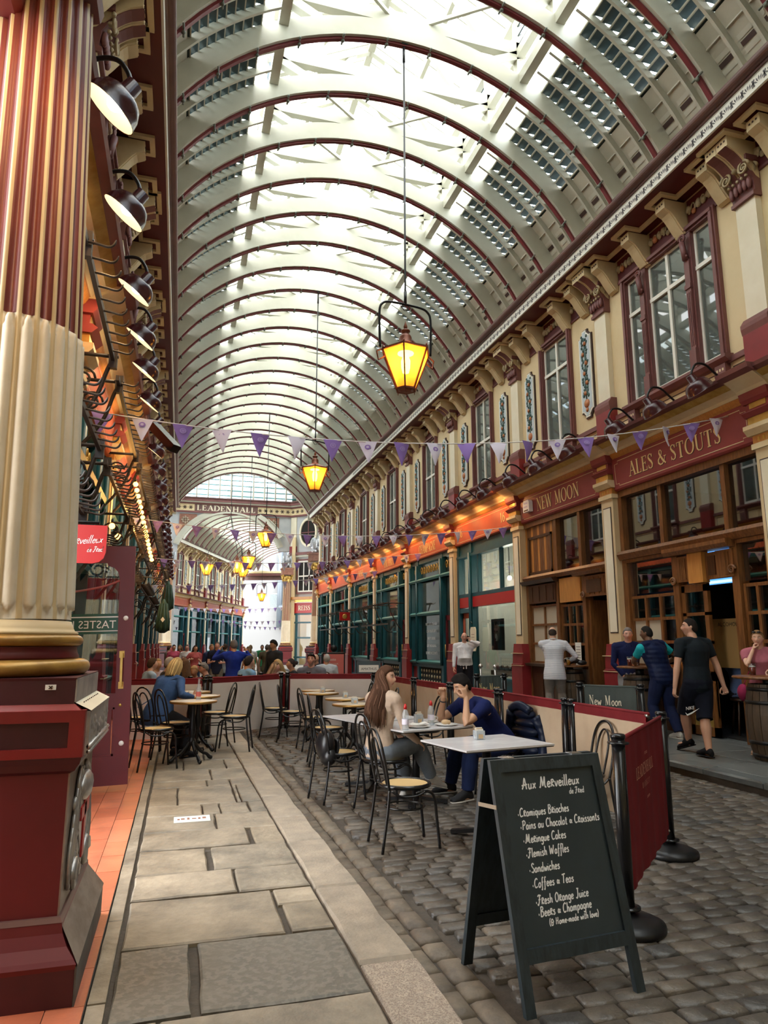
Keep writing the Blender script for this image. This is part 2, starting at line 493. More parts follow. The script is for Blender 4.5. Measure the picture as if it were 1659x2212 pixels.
# ---------------------------------------------------------------- lettering
T, N = 0.15, 0.055          # thick and thin strokes of the serif capitals
def _arc(cx, cy, rx, ry, a0, a1, n=14):
 """stroke with the broad-pen contrast of a roman capital"""
 out = []
 for i in range(n + 1):
  a = R(lerp(a0, a1, i / n))
  out.append((cx + rx * math.cos(a), cy + ry * math.sin(a), lerp(N, T, abs(math.cos(a)) ** 1.2)))
 return out
def _ln(x0, y0, x1, y1, w):
 return [(x0, y0, w), (x1, y1, w)]
def _sf(x, y, w=0.26):
 return _ln(x - w / 2, y, x + w / 2, y, N)
SERIF = {
 'A': (0.78, [_ln(0.12, 0, 0.42, 1, N), _ln(0.40, 1, 0.70, 0, T), _ln(0.22, 0.34, 0.58, 0.34, N), _sf(0.12, 0.02), _sf(0.70, 0.02, 0.3)]),
 'B': (0.68, [_ln(0.16, 0, 0.16, 1, T), _arc(0.30, 0.75, 0.24, 0.23, -90, 90), _arc(0.30, 0.26, 0.30, 0.25, -90, 90), _ln(0.16, 0.98, 0.32, 0.98, N), _ln(0.16, 0.51, 0.32, 0.51, N), _ln(0.16, 0.02, 0.32, 0.02, N), _sf(0.12, 0.98, 0.2), _sf(0.12, 0.02, 0.2)]),
 'C': (0.74, [_arc(0.42, 0.5, 0.34, 0.48, 48, 312, 20), _ln(0.66, 0.98, 0.66, 0.72, N), _ln(0.66, 0.02, 0.66, 0.24, N)]),
 'D': (0.80, [_ln(0.16, 0, 0.16, 1, T), _arc(0.32, 0.5, 0.40, 0.48, -90, 90, 16), _ln(0.16, 0.98, 0.34, 0.98, N), _ln(0.16, 0.02, 0.34, 0.02, N), _sf(0.12, 0.98, 0.2), _sf(0.12, 0.02, 0.2)]),
 'E': (0.62, [_ln(0.16, 0, 0.16, 1, T), _ln(0.04, 0.97, 0.56, 0.97, N), _ln(0.16, 0.52, 0.44, 0.52, N), _ln(0.04, 0.03, 0.58, 0.03, N), _ln(0.55, 0.98, 0.55, 0.78, N), _ln(0.57, 0.02, 0.57, 0.24, N), _ln(0.44, 0.42, 0.44, 0.62, N)]),
 'F': (0.58, [_ln(0.16, 0, 0.16, 1, T), _ln(0.04, 0.97, 0.54, 0.97, N), _ln(0.16, 0.52, 0.42, 0.52, N), _ln(0.53, 0.98, 0.53, 0.76, N), _ln(0.42, 0.42, 0.42, 0.62, N), _sf(0.16, 0.02)]),
 'G': (0.80, [_arc(0.42, 0.5, 0.34, 0.48, 48, 330, 20), _ln(0.66, 0.98, 0.66, 0.72, N), _ln(0.69, 0.05, 0.69, 0.44, T), _sf(0.68, 0.44, 0.3)]),
 'H': (0.86, [_ln(0.17, 0, 0.17, 1, T), _ln(0.69, 0, 0.69, 1, T), _ln(0.17, 0.51, 0.69, 0.51, N)] + [_sf(x, y) for x in (0.17, 0.69) for y in (0.02, 0.98)]),
 'I': (0.40, [_ln(0.20, 0, 0.20, 1, T), _sf(0.20, 0.02, 0.3), _sf(0.20, 0.98, 0.3)]),
 'K': (0.78, [_ln(0.17, 0, 0.17, 1, T), _ln(0.66, 1, 0.20, 0.40, N), _ln(0.34, 0.56, 0.70, 0, T), _sf(0.17, 0.02), _sf(0.17, 0.98), _sf(0.66, 0.98, 0.2), _sf(0.70, 0.02)]),
 'L': (0.60, [_ln(0.17, 0, 0.17, 1, T), _ln(0.04, 0.03, 0.56, 0.03, N), _ln(0.55, 0.02, 0.55, 0.26, N), _sf(0.17, 0.98)]),
 'M': (0.98, [_ln(0.14, 0, 0.16, 1, N), _ln(0.17, 1, 0.48, 0.04, T), _ln(0.48, 0.04, 0.78, 1, N), _ln(0.82, 0, 0.80, 1, T), _sf(0.13, 0.02), _sf(0.83, 0.02, 0.3), _sf(0.12, 0.98, 0.16), _sf(0.86, 0.98, 0.16)]),
 'N': (0.84, [_ln(0.15, 0, 0.15, 1, N), _ln(0.16, 1, 0.70, 0.02, T), _ln(0.70, 0, 0.70, 1, N), _sf(0.15, 0.02, 0.24), _sf(0.10, 0.98, 0.2), _sf(0.70, 0.98, 0.24)]),
 'O': (0.86, [_arc(0.43, 0.5, 0.35, 0.48, 0, 360, 26)]),
 'P': (0.66, [_ln(0.17, 0, 0.17, 1, T), _arc(0.30, 0.71, 0.28, 0.27, -90, 90), _ln(0.17, 0.98, 0.32, 0.98, N), _ln(0.17, 0.45, 0.32, 0.45, N), _sf(0.17, 0.02), _sf(0.12, 0.98, 0.2)]),
 'R': (0.76, [_ln(0.17, 0, 0.17, 1, T), _arc(0.30, 0.73, 0.27, 0.25, -90, 90), _ln(0.17, 0.98, 0.32, 0.98, N), _ln(0.17, 0.48, 0.34, 0.48, N), _ln(0.34, 0.48, 0.68, 0, T), _sf(0.17, 0.02), _sf(0.12, 0.98, 0.2), _sf(0.69, 0.02, 0.2)]),
 'S': (0.58, [[(0.47, 0.80, N), (0.40, 0.93, N), (0.28, 0.97, 0.07), (0.14, 0.90, 0.1), (0.11, 0.76, 0.13), (0.22, 0.60, T), (0.38, 0.46, T), (0.48, 0.28, 0.13), (0.43, 0.10, 0.1), (0.29, 0.03, 0.07), (0.15, 0.08, N), (0.09, 0.22, N)], _ln(0.48, 0.96, 0.48, 0.74, N), _ln(0.09, 0.04, 0.09, 0.27, N)]),
 'T': (0.72, [_ln(0.36, 0, 0.36, 1, T), _ln(0.05, 0.97, 0.67, 0.97, N), _ln(0.06, 0.98, 0.06, 0.76, N), _ln(0.66, 0.98, 0.66, 0.76, N), _sf(0.36, 0.02, 0.3)]),
 'U': (0.80, [_ln(0.16, 1, 0.16, 0.32, T), [(0.16, 0.34, T), (0.18, 0.17, 0.12), (0.27, 0.05, 0.08), (0.41, 0.02, N), (0.55, 0.06, N), (0.64, 0.18, N), (0.66, 0.34, N)], _ln(0.66, 0.32, 0.66, 1, N), _sf(0.16, 0.98), _sf(0.66, 0.98, 0.22)]),
 'W': (1.12, [_ln(0.10, 1, 0.34, 0, T), _ln(0.34, 0, 0.56, 1, N), _ln(0.52, 1, 0.78, 0, T), _ln(0.78, 0, 1.00, 1, N), _sf(0.10, 0.98), _sf(0.54, 0.98), _sf(1.00, 0.98, 0.2)]),
 'Y': (0.74, [_ln(0.10, 1, 0.37, 0.48, T), _ln(0.37, 0.48, 0.64, 1, N), _ln(0.37, 0, 0.37, 0.5, T), _sf(0.10, 0.98), _sf(0.64, 0.98, 0.2), _sf(0.37, 0.02)]),
 '&': (0.88, [[(0.80, 0.50, N), (0.68, 0.22, N), (0.46, 0.04, 0.08), (0.26, 0.03, 0.1), (0.10, 0.16, 0.13), (0.11, 0.34, 0.12), (0.26, 0.50, 0.08), (0.46, 0.66, N), (0.50, 0.82, 0.07), (0.40, 0.96, N), (0.27, 0.92, 0.09), (0.24, 0.76, 0.12), (0.36, 0.54, T), (0.56, 0.26, T), (0.82, 0.02, 0.09)], _sf(0.78, 0.50, 0.24)]),
 '1': (0.46, [_ln(0.24, 0, 0.24, 1, T), _ln(0.24, 1, 0.10, 0.86, N), _sf(0.24, 0.02, 0.3)]),
 '6': (0.62, [[(0.50, 0.94, N), (0.34, 0.90, 0.07), (0.18, 0.70, 0.12), (0.11, 0.40, T)], _arc(0.31, 0.31, 0.20, 0.29, 0, 360, 18)]),
 ' ': (0.34, []),
}
def _sc(*p):
 return list(p)
HAND = {
 'a': (.46, [[(.36, .42), (.20, .48), (.06, .30), (.08, .06), (.22, .01), (.34, .16), (.37, .44), (.36, .12), (.44, .02)]]),
 'b': (.46, [[(.08, 1.0), (.08, .04), (.22, .0), (.38, .14), (.36, .40), (.20, .48), (.09, .34)]]),
 'c': (.40, [[(.34, .40), (.20, .48), (.06, .30), (.08, .08), (.22, .0), (.36, .10)]]),
 'd': (.48, [[(.36, .38), (.20, .48), (.06, .28), (.10, .04), (.24, .02), (.36, .20), (.38, 1.0), (.37, .10), (.46, .02)]]),
 'e': (.42, [[(.06, .24), (.34, .30), (.30, .46), (.16, .47), (.06, .28), (.10, .06), (.24, .0), (.38, .10)]]),
 'f': (.38, [[(.36, .92), (.26, 1.0), (.18, .86), (.16, .30), (.12, -.30), (.02, -.22)], [(.04, .48), (.32, .50)]]),
 'g': (.46, [[(.36, .40), (.20, .48), (.06, .30), (.10, .06), (.24, .04), (.36, .22), (.38, .46), (.36, -.20), (.20, -.36), (.06, -.24)]]),
 'h': (.46, [[(.08, 1.0), (.08, .0)], [(.08, .28), (.22, .48), (.34, .40), (.35, .08), (.44, .02)]]),
 'i': (.20, [[(.08, .48), (.08, .06), (.18, .02)], [(.09, .66), (.10, .70)]]),
 'k': (.44, [[(.08, 1.0), (.08, .0)], [(.36, .48), (.10, .22), (.38, .0)]]),
 'l': (.20, [[(.08, 1.0), (.07, .10), (.18, .02)]]),
 'm': (.66, [[(.06, .48), (.08, .0)], [(.08, .28), (.18, .47), (.29, .40), (.30, .0)], [(.30, .28), (.42, .47), (.52, .40), (.53, .06), (.62, .02)]]),
 'n': (.46, [[(.06, .48), (.08, .0)], [(.08, .28), (.22, .48), (.34, .40), (.35, .08), (.44, .02)]]),
 'o': (.44, [[(.22, .48), (.06, .30), (.10, .04), (.26, .0), (.38, .20), (.32, .44), (.20, .48)]]),
 'p': (.46, [[(.08, .48), (.07, -.36)], [(.08, .34), (.22, .48), (.37, .36), (.34, .08), (.18, .0), (.08, .12)]]),
 'q': (.46, [[(.36, .42), (.20, .48), (.06, .30), (.10, .06), (.24, .04), (.36, .20), (.37, .48), (.36, -.36)]]),
 'r': (.42, [[(.08, .62), (.07, .0)], [(.06, .60), (.26, .64), (.32, .46), (.10, .30), (.38, .0)]]),
 's': (.38, [[(.32, .42), (.18, .48), (.09, .36), (.24, .24), (.31, .10), (.18, .0), (.04, .06)]]),
 't': (.36, [[(.17, .82), (.15, .10), (.24, .0), (.32, .06)], [(.02, .54), (.32, .56)]]),
 'u': (.46, [[(.06, .48), (.07, .12), (.18, .0), (.32, .14), (.35, .48), (.35, .10), (.44, .02)]]),
 'v': (.40, [[(.04, .48), (.18, .0), (.36, .50)]]),
 'w': (.56, [[(.04, .48), (.14, .0), (.27, .34), (.38, .0), (.52, .50)]]),
 'x': (.42, [[(.06, .48), (.36, .0)], [(.36, .48), (.04, .0)]]),
 'y': (.44, [[(.06, .48), (.20, .10), (.34, .48), (.18, -.32), (.06, -.28)]]),
 'z': (.42, [[(.06, .46), (.34, .46), (.06, .02), (.38, .04)]]),
 'A': (.72, [[(.06, .02), (.20, .30), (.34, 1.0), (.46, .56), (.56, .0)], [(.02, .34), (.66, .44)]]),
 'B': (.60, [[(.12, .98), (.10, .0)], [(.04, .96), (.34, 1.0), (.44, .78), (.16, .54)], [(.16, .54), (.46, .46), (.48, .14), (.28, .0), (.06, .03)]]),
 'C': (.60, [[(.52, .82), (.36, .98), (.12, .76), (.06, .34), (.22, .02), (.52, .12)]]),
 'F': (.56, [[(.02, .84), (.20, 1.0), (.54, .92)], [(.34, .96), (.24, .30), (.08, -.06), (.0, .10)], [(.12, .50), (.44, .54)]]),
 'H': (.66, [[(.12, 1.0), (.10, .0)], [(.48, 1.0), (.46, .0)], [(.10, .50), (.48, .54)]]),
 'J': (.50, [[(.16, 1.0), (.50, .98)], [(.36, .98), (.32, .20), (.18, -.04), (.04, .10)]]),
 'M': (.88, [[(.02, .10), (.12, .06), (.22, .60), (.28, 1.0), (.38, .40), (.42, .16), (.56, .62), (.66, .98), (.66, .30), (.70, .04), (.82, .06)]]),
 'O': (.66, [[(.32, .98), (.08, .66), (.12, .14), (.34, .0), (.56, .30), (.50, .80), (.28, .98)]]),
 'P': (.56, [[(.14, .98), (.10, -.02)], [(.02, .86), (.30, 1.0), (.50, .78), (.36, .52), (.12, .48)]]),
 'R': (.58, [[(.12, .98), (.10, .0)], [(.04, .92), (.34, 1.0), (.46, .76), (.14, .50), (.50, .0)]]),
 'S': (.50, [[(.46, .84), (.28, 1.0), (.10, .82), (.24, .56), (.44, .32), (.30, .02), (.04, .12)]]),
 'T': (.58, [[(.02, .92), (.56, 1.0)], [(.30, .96), (.26, .0)]]),
 'W': (.84, [[(.06, .98), (.18, .02), (.38, .66), (.52, .02), (.74, 1.0)]]),
 '+': (.50, [[(.44, .44), (.22, .10), (.08, .18), (.14, .44), (.30, .36), (.44, .02)]]),
 '*': (.30, [[(.08, .20), (.16, .20)], [(.08, .28), (.16, .28)], [(.05, .24), (.19, .24)]]),
 '(': (.24, [[(.20, 1.05), (.06, .70), (.06, .20), (.20, -.15)]]),
 ')': (.24, [[(.04, 1.05), (.18, .70), (.18, .20), (.04, -.15)]]),
 '-': (.32, [[(.06, .26), (.26, .28)]]),
 '^': (.62, [[(.14, .44), (.14, .0), (.42, .0), (.42, .44)], [(.02, .42), (.28, .88), (.54, .42), (.02, .42)]]),
 ' ': (.30, []),
}
def ribbon(mb, pts, fn, m=None):
 """pts: (x, y, width); fn maps 2d to 3d; a flat ribbon with square ends."""
 n = len(pts)
 L, Q = [], []
 for i in range(n):
  a, b = pts[max(i - 1, 0)], pts[min(i + 1, n - 1)]
  dx, dy = b[0] - a[0], b[1] - a[1]
  d = math.hypot(dx, dy) or 1.0
  nx, ny = -dy / d, dx / d
  w = pts[i][2] / 2
  L.append(fn(pts[i][0] + nx * w, pts[i][1] + ny * w))
  Q.append(fn(pts[i][0] - nx * w, pts[i][1] - ny * w))
 mb.add(L + Q, [(i, n + i, n + i + 1, i + 1) for i in range(n - 1)], m, False)
def text_width(s, font, track=0.0):
 return sum(font[c][0] + track for c in s)
def serif_text(mb, s, h, fn, x0=0.0, m=None, squeeze=1.0, weight=1.0, track=0.0):
 """fn(x, y) -> 3d in metres; letters of height h starting at x0"""
 x = x0
 for c in s:
  w, strokes = SERIF[c]
  for st in strokes:
   ribbon(mb, [(x + p[0] * h * squeeze, p[1] * h, p[2] * h * weight * (squeeze * 0.5 + 0.5)) for p in st], fn, m)
  x += (w + track) * h * squeeze
 return x
def hand_text(mb, s, h, fn, x0=0.0, y0=0.0, w=0.09, m=None, slope=0.0, squeeze=1.0, slant=0.0):
 x = x0
 for c in s:
  gw, strokes = HAND[c]
  for st in strokes:
   sp = spline(st, 5) if len(st) > 2 else [np.array(p) for p in st]
   dx, dy = sp[-1] - sp[-2]
   ribbon(mb, [((x + (p[0] + slant * p[1]) * h * squeeze), y0 + p[1] * h + slope * (x - x0), w * h) for p in sp], fn, m)
  x += (gw + 0.04) * h * squeeze
 return x
def sans_curve(body, size, extrude=0.0):
 """plain sans lettering as a mesh (built-in font), lying in XY, left aligned"""
 cu = bpy.data.curves.new('lettering', 'FONT')
 cu.body = body
 cu.size = size
 cu.resolution_u = 2
 cu.extrude = extrude
 o = bpy.data.objects.new('lettering', cu)
 TMP.collection.objects.link(o)
 TMP.view_layers[0].update()
 me = bpy.data.meshes.new_from_object(o.evaluated_get(TMP.view_layers[0].depsgraph))
 vs = [tuple(v.co) for v in me.vertices]
 fs = [tuple(p.vertices) for p in me.polygons]
 bpy.data.objects.remove(o)
 bpy.data.curves.remove(cu)
 bpy.data.meshes.remove(me)
 return vs, fs
_SANS = {}
def sans_text(mb, s, h, fn, x0=0.0, y0=0.0, m=None, squeeze=1.0, align='l'):
 if s not in _SANS:
  _SANS[s] = sans_curve(s, 1.0)
 vs, fs = _SANS[s]
 wd = max(v[0] for v in vs) if vs else 0
 off = -wd * h * squeeze / 2 if align == 'c' else 0.0
 mb.add([fn(x0 + off + v[0] * h * squeeze, y0 + v[1] * h) for v in vs], fs, m, False)
# ---------------------------------------------------------------- ground
def stone_mat(name, cols, rough=0.6, nscale=9, bump=0.5, bscale=30, speck=None, wear=0.5):
 m = bpy.data.materials.new(name)
 m.use_nodes = True
 n, l = m.node_tree.nodes, m.node_tree.links
 b = n['Principled BSDF']
 b.inputs['Roughness'].default_value = rough
 b.inputs['Specular IOR Level'].default_value = 0.45
 g = n.new('ShaderNodeNewGeometry')
 oi = n.new('ShaderNodeObjectInfo')
 ad = n.new('ShaderNodeMath')
 ad.operation = 'ADD'
 l.new(g.outputs['Random Per Island'], ad.inputs[0])
 l.new(oi.outputs['Random'], ad.inputs[1])
 fr = n.new('ShaderNodeMath')
 fr.operation = 'FRACT'
 l.new(ad.outputs[0], fr.inputs[0])
 rp = n.new('ShaderNodeValToRGB')
 e = rp.color_ramp.elements
 while len(e) < len(cols):
  e.new(0.5)
 for i, c in enumerate(cols):
  e[i].position = i / (len(cols) - 1)
  e[i].color = (*c, 1)
 l.new(fr.outputs[0], rp.inputs['Fac'])
 no = n.new('ShaderNodeTexNoise')
 no.inputs['Scale'].default_value = nscale
 no.inputs['Detail'].default_value = 8
 no.inputs['Roughness'].default_value = 0.65
 l.new(g.outputs['Position'], no.inputs['Vector'])
 r2 = n.new('ShaderNodeValToRGB')
 r2.color_ramp.elements[0].position = 0.3
 r2.color_ramp.elements[1].position = 0.7
 k = 1 - wear
 r2.color_ramp.elements[0].color = (k, k, k, 1)
 r2.color_ramp.elements[1].color = (1.25, 1.22, 1.18, 1)
 l.new(no.outputs['Fac'], r2.inputs['Fac'])
 mx = n.new('ShaderNodeMix')
 mx.data_type = 'RGBA'
 mx.blend_type = 'MULTIPLY'
 mx.inputs['Factor'].default_value = 1.0
 l.new(rp.outputs['Color'], mx.inputs[6])
 l.new(r2.outputs['Color'], mx.inputs[7])
 last = mx.outputs[2]
 n2 = n.new('ShaderNodeTexNoise')
 n2.inputs['Scale'].default_value = bscale
 n2.inputs['Detail'].default_value = 6
 l.new(g.outputs['Position'], n2.inputs['Vector'])
 if speck:
  r3 = n.new('ShaderNodeValToRGB')
  r3.color_ramp.elements[0].position = 0.48
  r3.color_ramp.elements[1].position = 0.56
  r3.color_ramp.elements[0].color = (0, 0, 0, 1)
  n3 = n.new('ShaderNodeTexNoise')
  n3.inputs['Scale'].default_value = speck[1]
  n3.inputs['Detail'].default_value = 2
  l.new(g.outputs['Position'], n3.inputs['Vector'])
  l.new(n3.outputs['Fac'], r3.inputs['Fac'])
  m3 = n.new('ShaderNodeMix')
  m3.data_type = 'RGBA'
  l.new(r3.outputs['Color'], m3.inputs['Factor'])
  l.new(last, m3.inputs[6])
  m3.inputs[7].default_value = (*speck[0], 1)
  last = m3.outputs[2]
 l.new(last, b.inputs['Base Color'])
 bp = n.new('ShaderNodeBump')
 bp.inputs['Strength'].default_value = bump
 bp.inputs['Distance'].default_value = 0.008
 l.new(n2.outputs['Fac'], bp.inputs['Height'])
 l.new(bp.outputs['Normal'], b.inputs['Normal'])
 rr = n.new('ShaderNodeMapRange')
 rr.inputs['To Min'].default_value = rough - 0.16
 rr.inputs['To Max'].default_value = rough + 0.14
 l.new(no.outputs['Fac'], rr.inputs['Value'])
 l.new(rr.outputs[0], b.inputs['Roughness'])
 MATS[name] = m
stone_mat('sett_stone', [(0.078, 0.066, 0.055), (0.115, 0.095, 0.074), (0.092, 0.080, 0.068), (0.155, 0.128, 0.10), (0.072, 0.070, 0.068)], 0.42, 7, 0.8, 34, wear=0.45)
stone_mat('gutter_stone', [(0.15, 0.12, 0.092), (0.20, 0.165, 0.125), (0.13, 0.105, 0.082)], 0.6, 8, 0.9, 24, wear=0.45)
stone_mat('flag_stone', [(0.28, 0.24, 0.185), (0.345, 0.29, 0.22), (0.25, 0.215, 0.17), (0.31, 0.255, 0.185)], 0.52, 3.2, 0.7, 22, wear=0.62)
stone_mat('flag_dark', [(0.12, 0.11, 0.092), (0.145, 0.13, 0.105)], 0.5, 5, 0.5, 26, speck=((0.165, 0.148, 0.122), 26), wear=0.3)
stone_mat('kerb_granite', [(0.34, 0.285, 0.22), (0.30, 0.25, 0.195), (0.36, 0.31, 0.25)], 0.6, 6, 0.5, 60, wear=0.3)
stone_mat('kerb_speckled', [(0.36, 0.30, 0.24), (0.36, 0.30, 0.24)], 0.6, 30, 0.5, 80, speck=((0.22, 0.17, 0.135), 150), wear=0.3)
stone_mat('york_blue', [(0.115, 0.125, 0.125), (0.145, 0.155, 0.152), (0.10, 0.112, 0.113)], 0.45, 5, 0.4, 24, wear=0.35)
stone_mat('terracotta', [(0.44, 0.125, 0.06), (0.50, 0.155, 0.08), (0.40, 0.105, 0.05), (0.52, 0.175, 0.095)], 0.45, 6, 0.15, 40, wear=0.22)
stone_mat('mortar', [(0.075, 0.062, 0.05), (0.075, 0.062, 0.05)], 0.85, 10, 0.8, 30, wear=0.4)
stone_mat('far_paving', [(0.20, 0.185, 0.16), (0.20, 0.185, 0.16)], 0.6, 3, 0.3, 12, wear=0.35)
KL = lambda y: 1.165 - 0.012 * min(max(y - 2.9, 0), 10)     # street-side edge of the near kerb
KI = lambda y: 0.887 - 0.011 * min(max(y - 3.2, 0), 9)      # inner edge of the near kerb
FL = structure('floor')
g = MB()
g.box(-14, 22, -14, 110, -0.30, -0.028)
g.build('ground_bed', 'mortar', FL)
g = MB()
g.box(1.0, 6.0, 27.5, 41.5, -0.028, -0.004)
g.box(-7.5, 22, 41.5, 95, -0.028, 0.03)
g.build('far_paving', 'far_paving', FL)
def sett_shape(mb, x0, x1, y0, y1, z, rr, bev=0.011, drop=0.045):
 """a worn stone: domed top, chamfered edge, sides going down into the joint"""
 j = lambda: rr.uniform(-0.006, 0.006)
 o = [(x0 + j(), y0 + j()), (x1 + j(), y0 + j()), (x1 + j(), y1 + j()), (x0 + j(), y1 + j())]
 cx, cy_ = (x0 + x1) / 2, (y0 + y1) / 2
 z1 = z + rr.uniform(-0.004, 0.004)
 tx, ty = rr.uniform(-0.010, 0.010), rr.uniform(-0.016, 0.016)
 vs = [(p[0], p[1], z - drop) for p in o]
 vs += [(p[0], p[1], z1 - bev + tx * (p[0] - cx) * 2 + ty * (p[1] - cy_) * 2) for p in o]
 kx = 1 - 2 * bev / max(x1 - x0, 0.03)
 ky = 1 - 2 * bev / max(y1 - y0, 0.03)
 vs += [(cx + (p[0] - cx) * kx, cy_ + (p[1] - cy_) * ky, z1 + tx * (p[0] - cx) * 2 + ty * (p[1] - cy_) * 2) for p in o]
 fs = [(8, 9, 10, 11)]
 for i in range(4):
  k = (i + 1) % 4
  fs += [(i, k, 4 + k, 4 + i), (4 + i, 4 + k, 8 + k, 8 + i)]
 mb.add(vs, fs, 0, True)
def lay_setts():
 rr = random.Random(3)
 cells = []
 y = -2.6
 row = 0
 while y < 27.6:
  d = rr.uniform(0.105, 0.128)
  x = KL(y) + 0.30 + rr.uniform(0, 0.10)
  while x < 5.84:
   w = rr.uniform(0.15, 0.25)
   cells.append((x, min(x + w, 5.90) - 0.012, y, y + d - 0.013))
   x += w
  y += d
  row += 1
 def near(c):
  x, y = (c[0] + c[1]) / 2, (c[2] + c[3]) / 2
  q = math.hypot(x, y)
  vis = y > 1.6 and 0.16 * y < x < 0.95 * y + 0.35
  return q if vis else 99 + q
 order = sorted(range(len(cells)), key=lambda i: near(cells[i]))
 single = set(order[:240])
 st = MB()
 for i, c in enumerate(cells):
  if i in single:
   m = MB()
   cx, cy_ = (c[0] + c[1]) / 2, (c[2] + c[3]) / 2
   sett_shape(m, c[0] - cx, c[1] - cx, c[2] - cy_, c[3] - cy_, 0.0, rr)
   m.build('sett', 'sett_stone', FL, (cx, cy_, 0))
  else:
   sett_shape(st, c[0], c[1], c[2], c[3], 0.0, rr)
 st.build('setts', 'sett_stone', FL, kind='stuff')
 st = MB()
 k = 0
 for course, (a, b) in enumerate(((0.02, 0.145), (0.155, 0.285))):
  y = -2.6 + 0.1 * course
  while y < 27:
   ln = rr.uniform(0.16, 0.30)
   x0 = KL(y) + a
   x1 = KL(y) + b
   if 2.6 < y < 7.6 and k < 60:
    m = MB()
    sett_shape(m, -(x1 - x0) / 2, (x1 - x0) / 2, -ln / 2 + 0.01, ln / 2 - 0.01, 0, rr, 0.02)
    m.build('gutter_sett', 'gutter_stone', FL, ((x0 + x1) / 2, y + ln / 2, 0.0))
    k += 1
   else:
    sett_shape(st, x0, x1, y, y + ln - 0.02, 0.0, rr, 0.02)
   y += ln
 st.build('gutter_setts', 'gutter_stone', FL, kind='stuff')
lay_setts()
def slab(mb, poly, z, drop=0.07, bev=0.008, rr=rnd, uneven=0.003, jit=0.006):
 """paving slab from a footprint polygon (ccw), rough edged, each on its own level"""
 n = len(poly)
 pts = []
 for i in range(n):
  a, b = poly[i], poly[(i + 1) % n]
  d = math.hypot(b[0] - a[0], b[1] - a[1])
  k = max(1, int(d / 0.13))
  for t in range(k):
   q = t / k
   jj = 0.0 if t == 0 else jit
   pts.append((lerp(a[0], b[0], q) + rr.uniform(-jj, jj), lerp(a[1], b[1], q) + rr.uniform(-jj, jj)))
 cx = sum(p[0] for p in pts) / len(pts)
 cy_ = sum(p[1] for p in pts) / len(pts)
 zz = z + rr.uniform(-uneven, uneven)
 m = len(pts)
 vs = [(p[0], p[1], z - drop) for p in pts] + [(p[0], p[1], zz - bev) for p in pts]
 for p in pts:
  d = math.hypot(p[0] - cx, p[1] - cy_) or 1
  s = max(0, 1 - bev * 1.4 / d)
  vs.append((cx + (p[0] - cx) * s, cy_ + (p[1] - cy_) * s, zz))
 fs = [tuple(range(2 * m, 3 * m))]
 for i in range(m):
  k = (i + 1) % m
  fs += [(i, k, m + k, m + i), (m + i, m + k, 2 * m + k, 2 * m + i)]
 mb.add(vs, fs, 0, False)
def rect(x0, x1, y0, y1, g=0.008):
 return [(x0 + g, y0 + g), (x1 - g, y0 + g), (x1 - g, y1 - g), (x0 + g, y1 - g)]
def place_slab(name, m, poly, z, parent, bev=0.008):
 cx = sum(p[0] for p in poly) / len(poly)
 cy_ = sum(p[1] for p in poly) / len(poly)
 mb = MB()
 slab(mb, [(p[0] - cx, p[1] - cy_) for p in poly], 0.0, bev=bev, jit=0.002 if name[0] in 'kb' else 0.006)
 return mb.build(name, m, parent, (cx, cy_, z))
PL = structure('floor_left')
g = MB()
g.box(-0.30, 1.13, -6, 41.5, -0.03, 0.055)
g.build('pavement_bed', 'mortar', PL)
PZ = 0.08
ROWS = [(-2.0, -0.6, [0.3], 0), (-0.6, 0.9, [-0.02, 0.4], 0), (0.9, 2.1, [0.52], 0), (2.1, 3.22, [-0.005], 0), (3.22, 3.93, [0.13, 0.155], 1),
  (3.93, 4.60, [0.615], 0), (4.60, 5.06, [0.42], 0), (5.06, 5.62, [0.265, 0.29], 0), (5.62, 6.12, [0.595, 0.625], 0),
  (6.12, 6.66, [0.37], 0), (6.66, 7.08, [0.275, 0.43, 0.69], 0), (7.08, 7.92, [0.06, 0.60, 0.645], 2),
  (7.92, 8.25, [0.36, 0.60], 0), (8.25, 8.92, [0.42], 0), (8.92, 9.6, [0.12, 0.62], 0), (9.6, 10.3, [0.38], 0), (10.3, 11.1, [0.1, 0.55], 0),
  (11.1, 12.0, [0.4], 0), (12.0, 13.2, [0.2], 0)]
rr = random.Random(11)
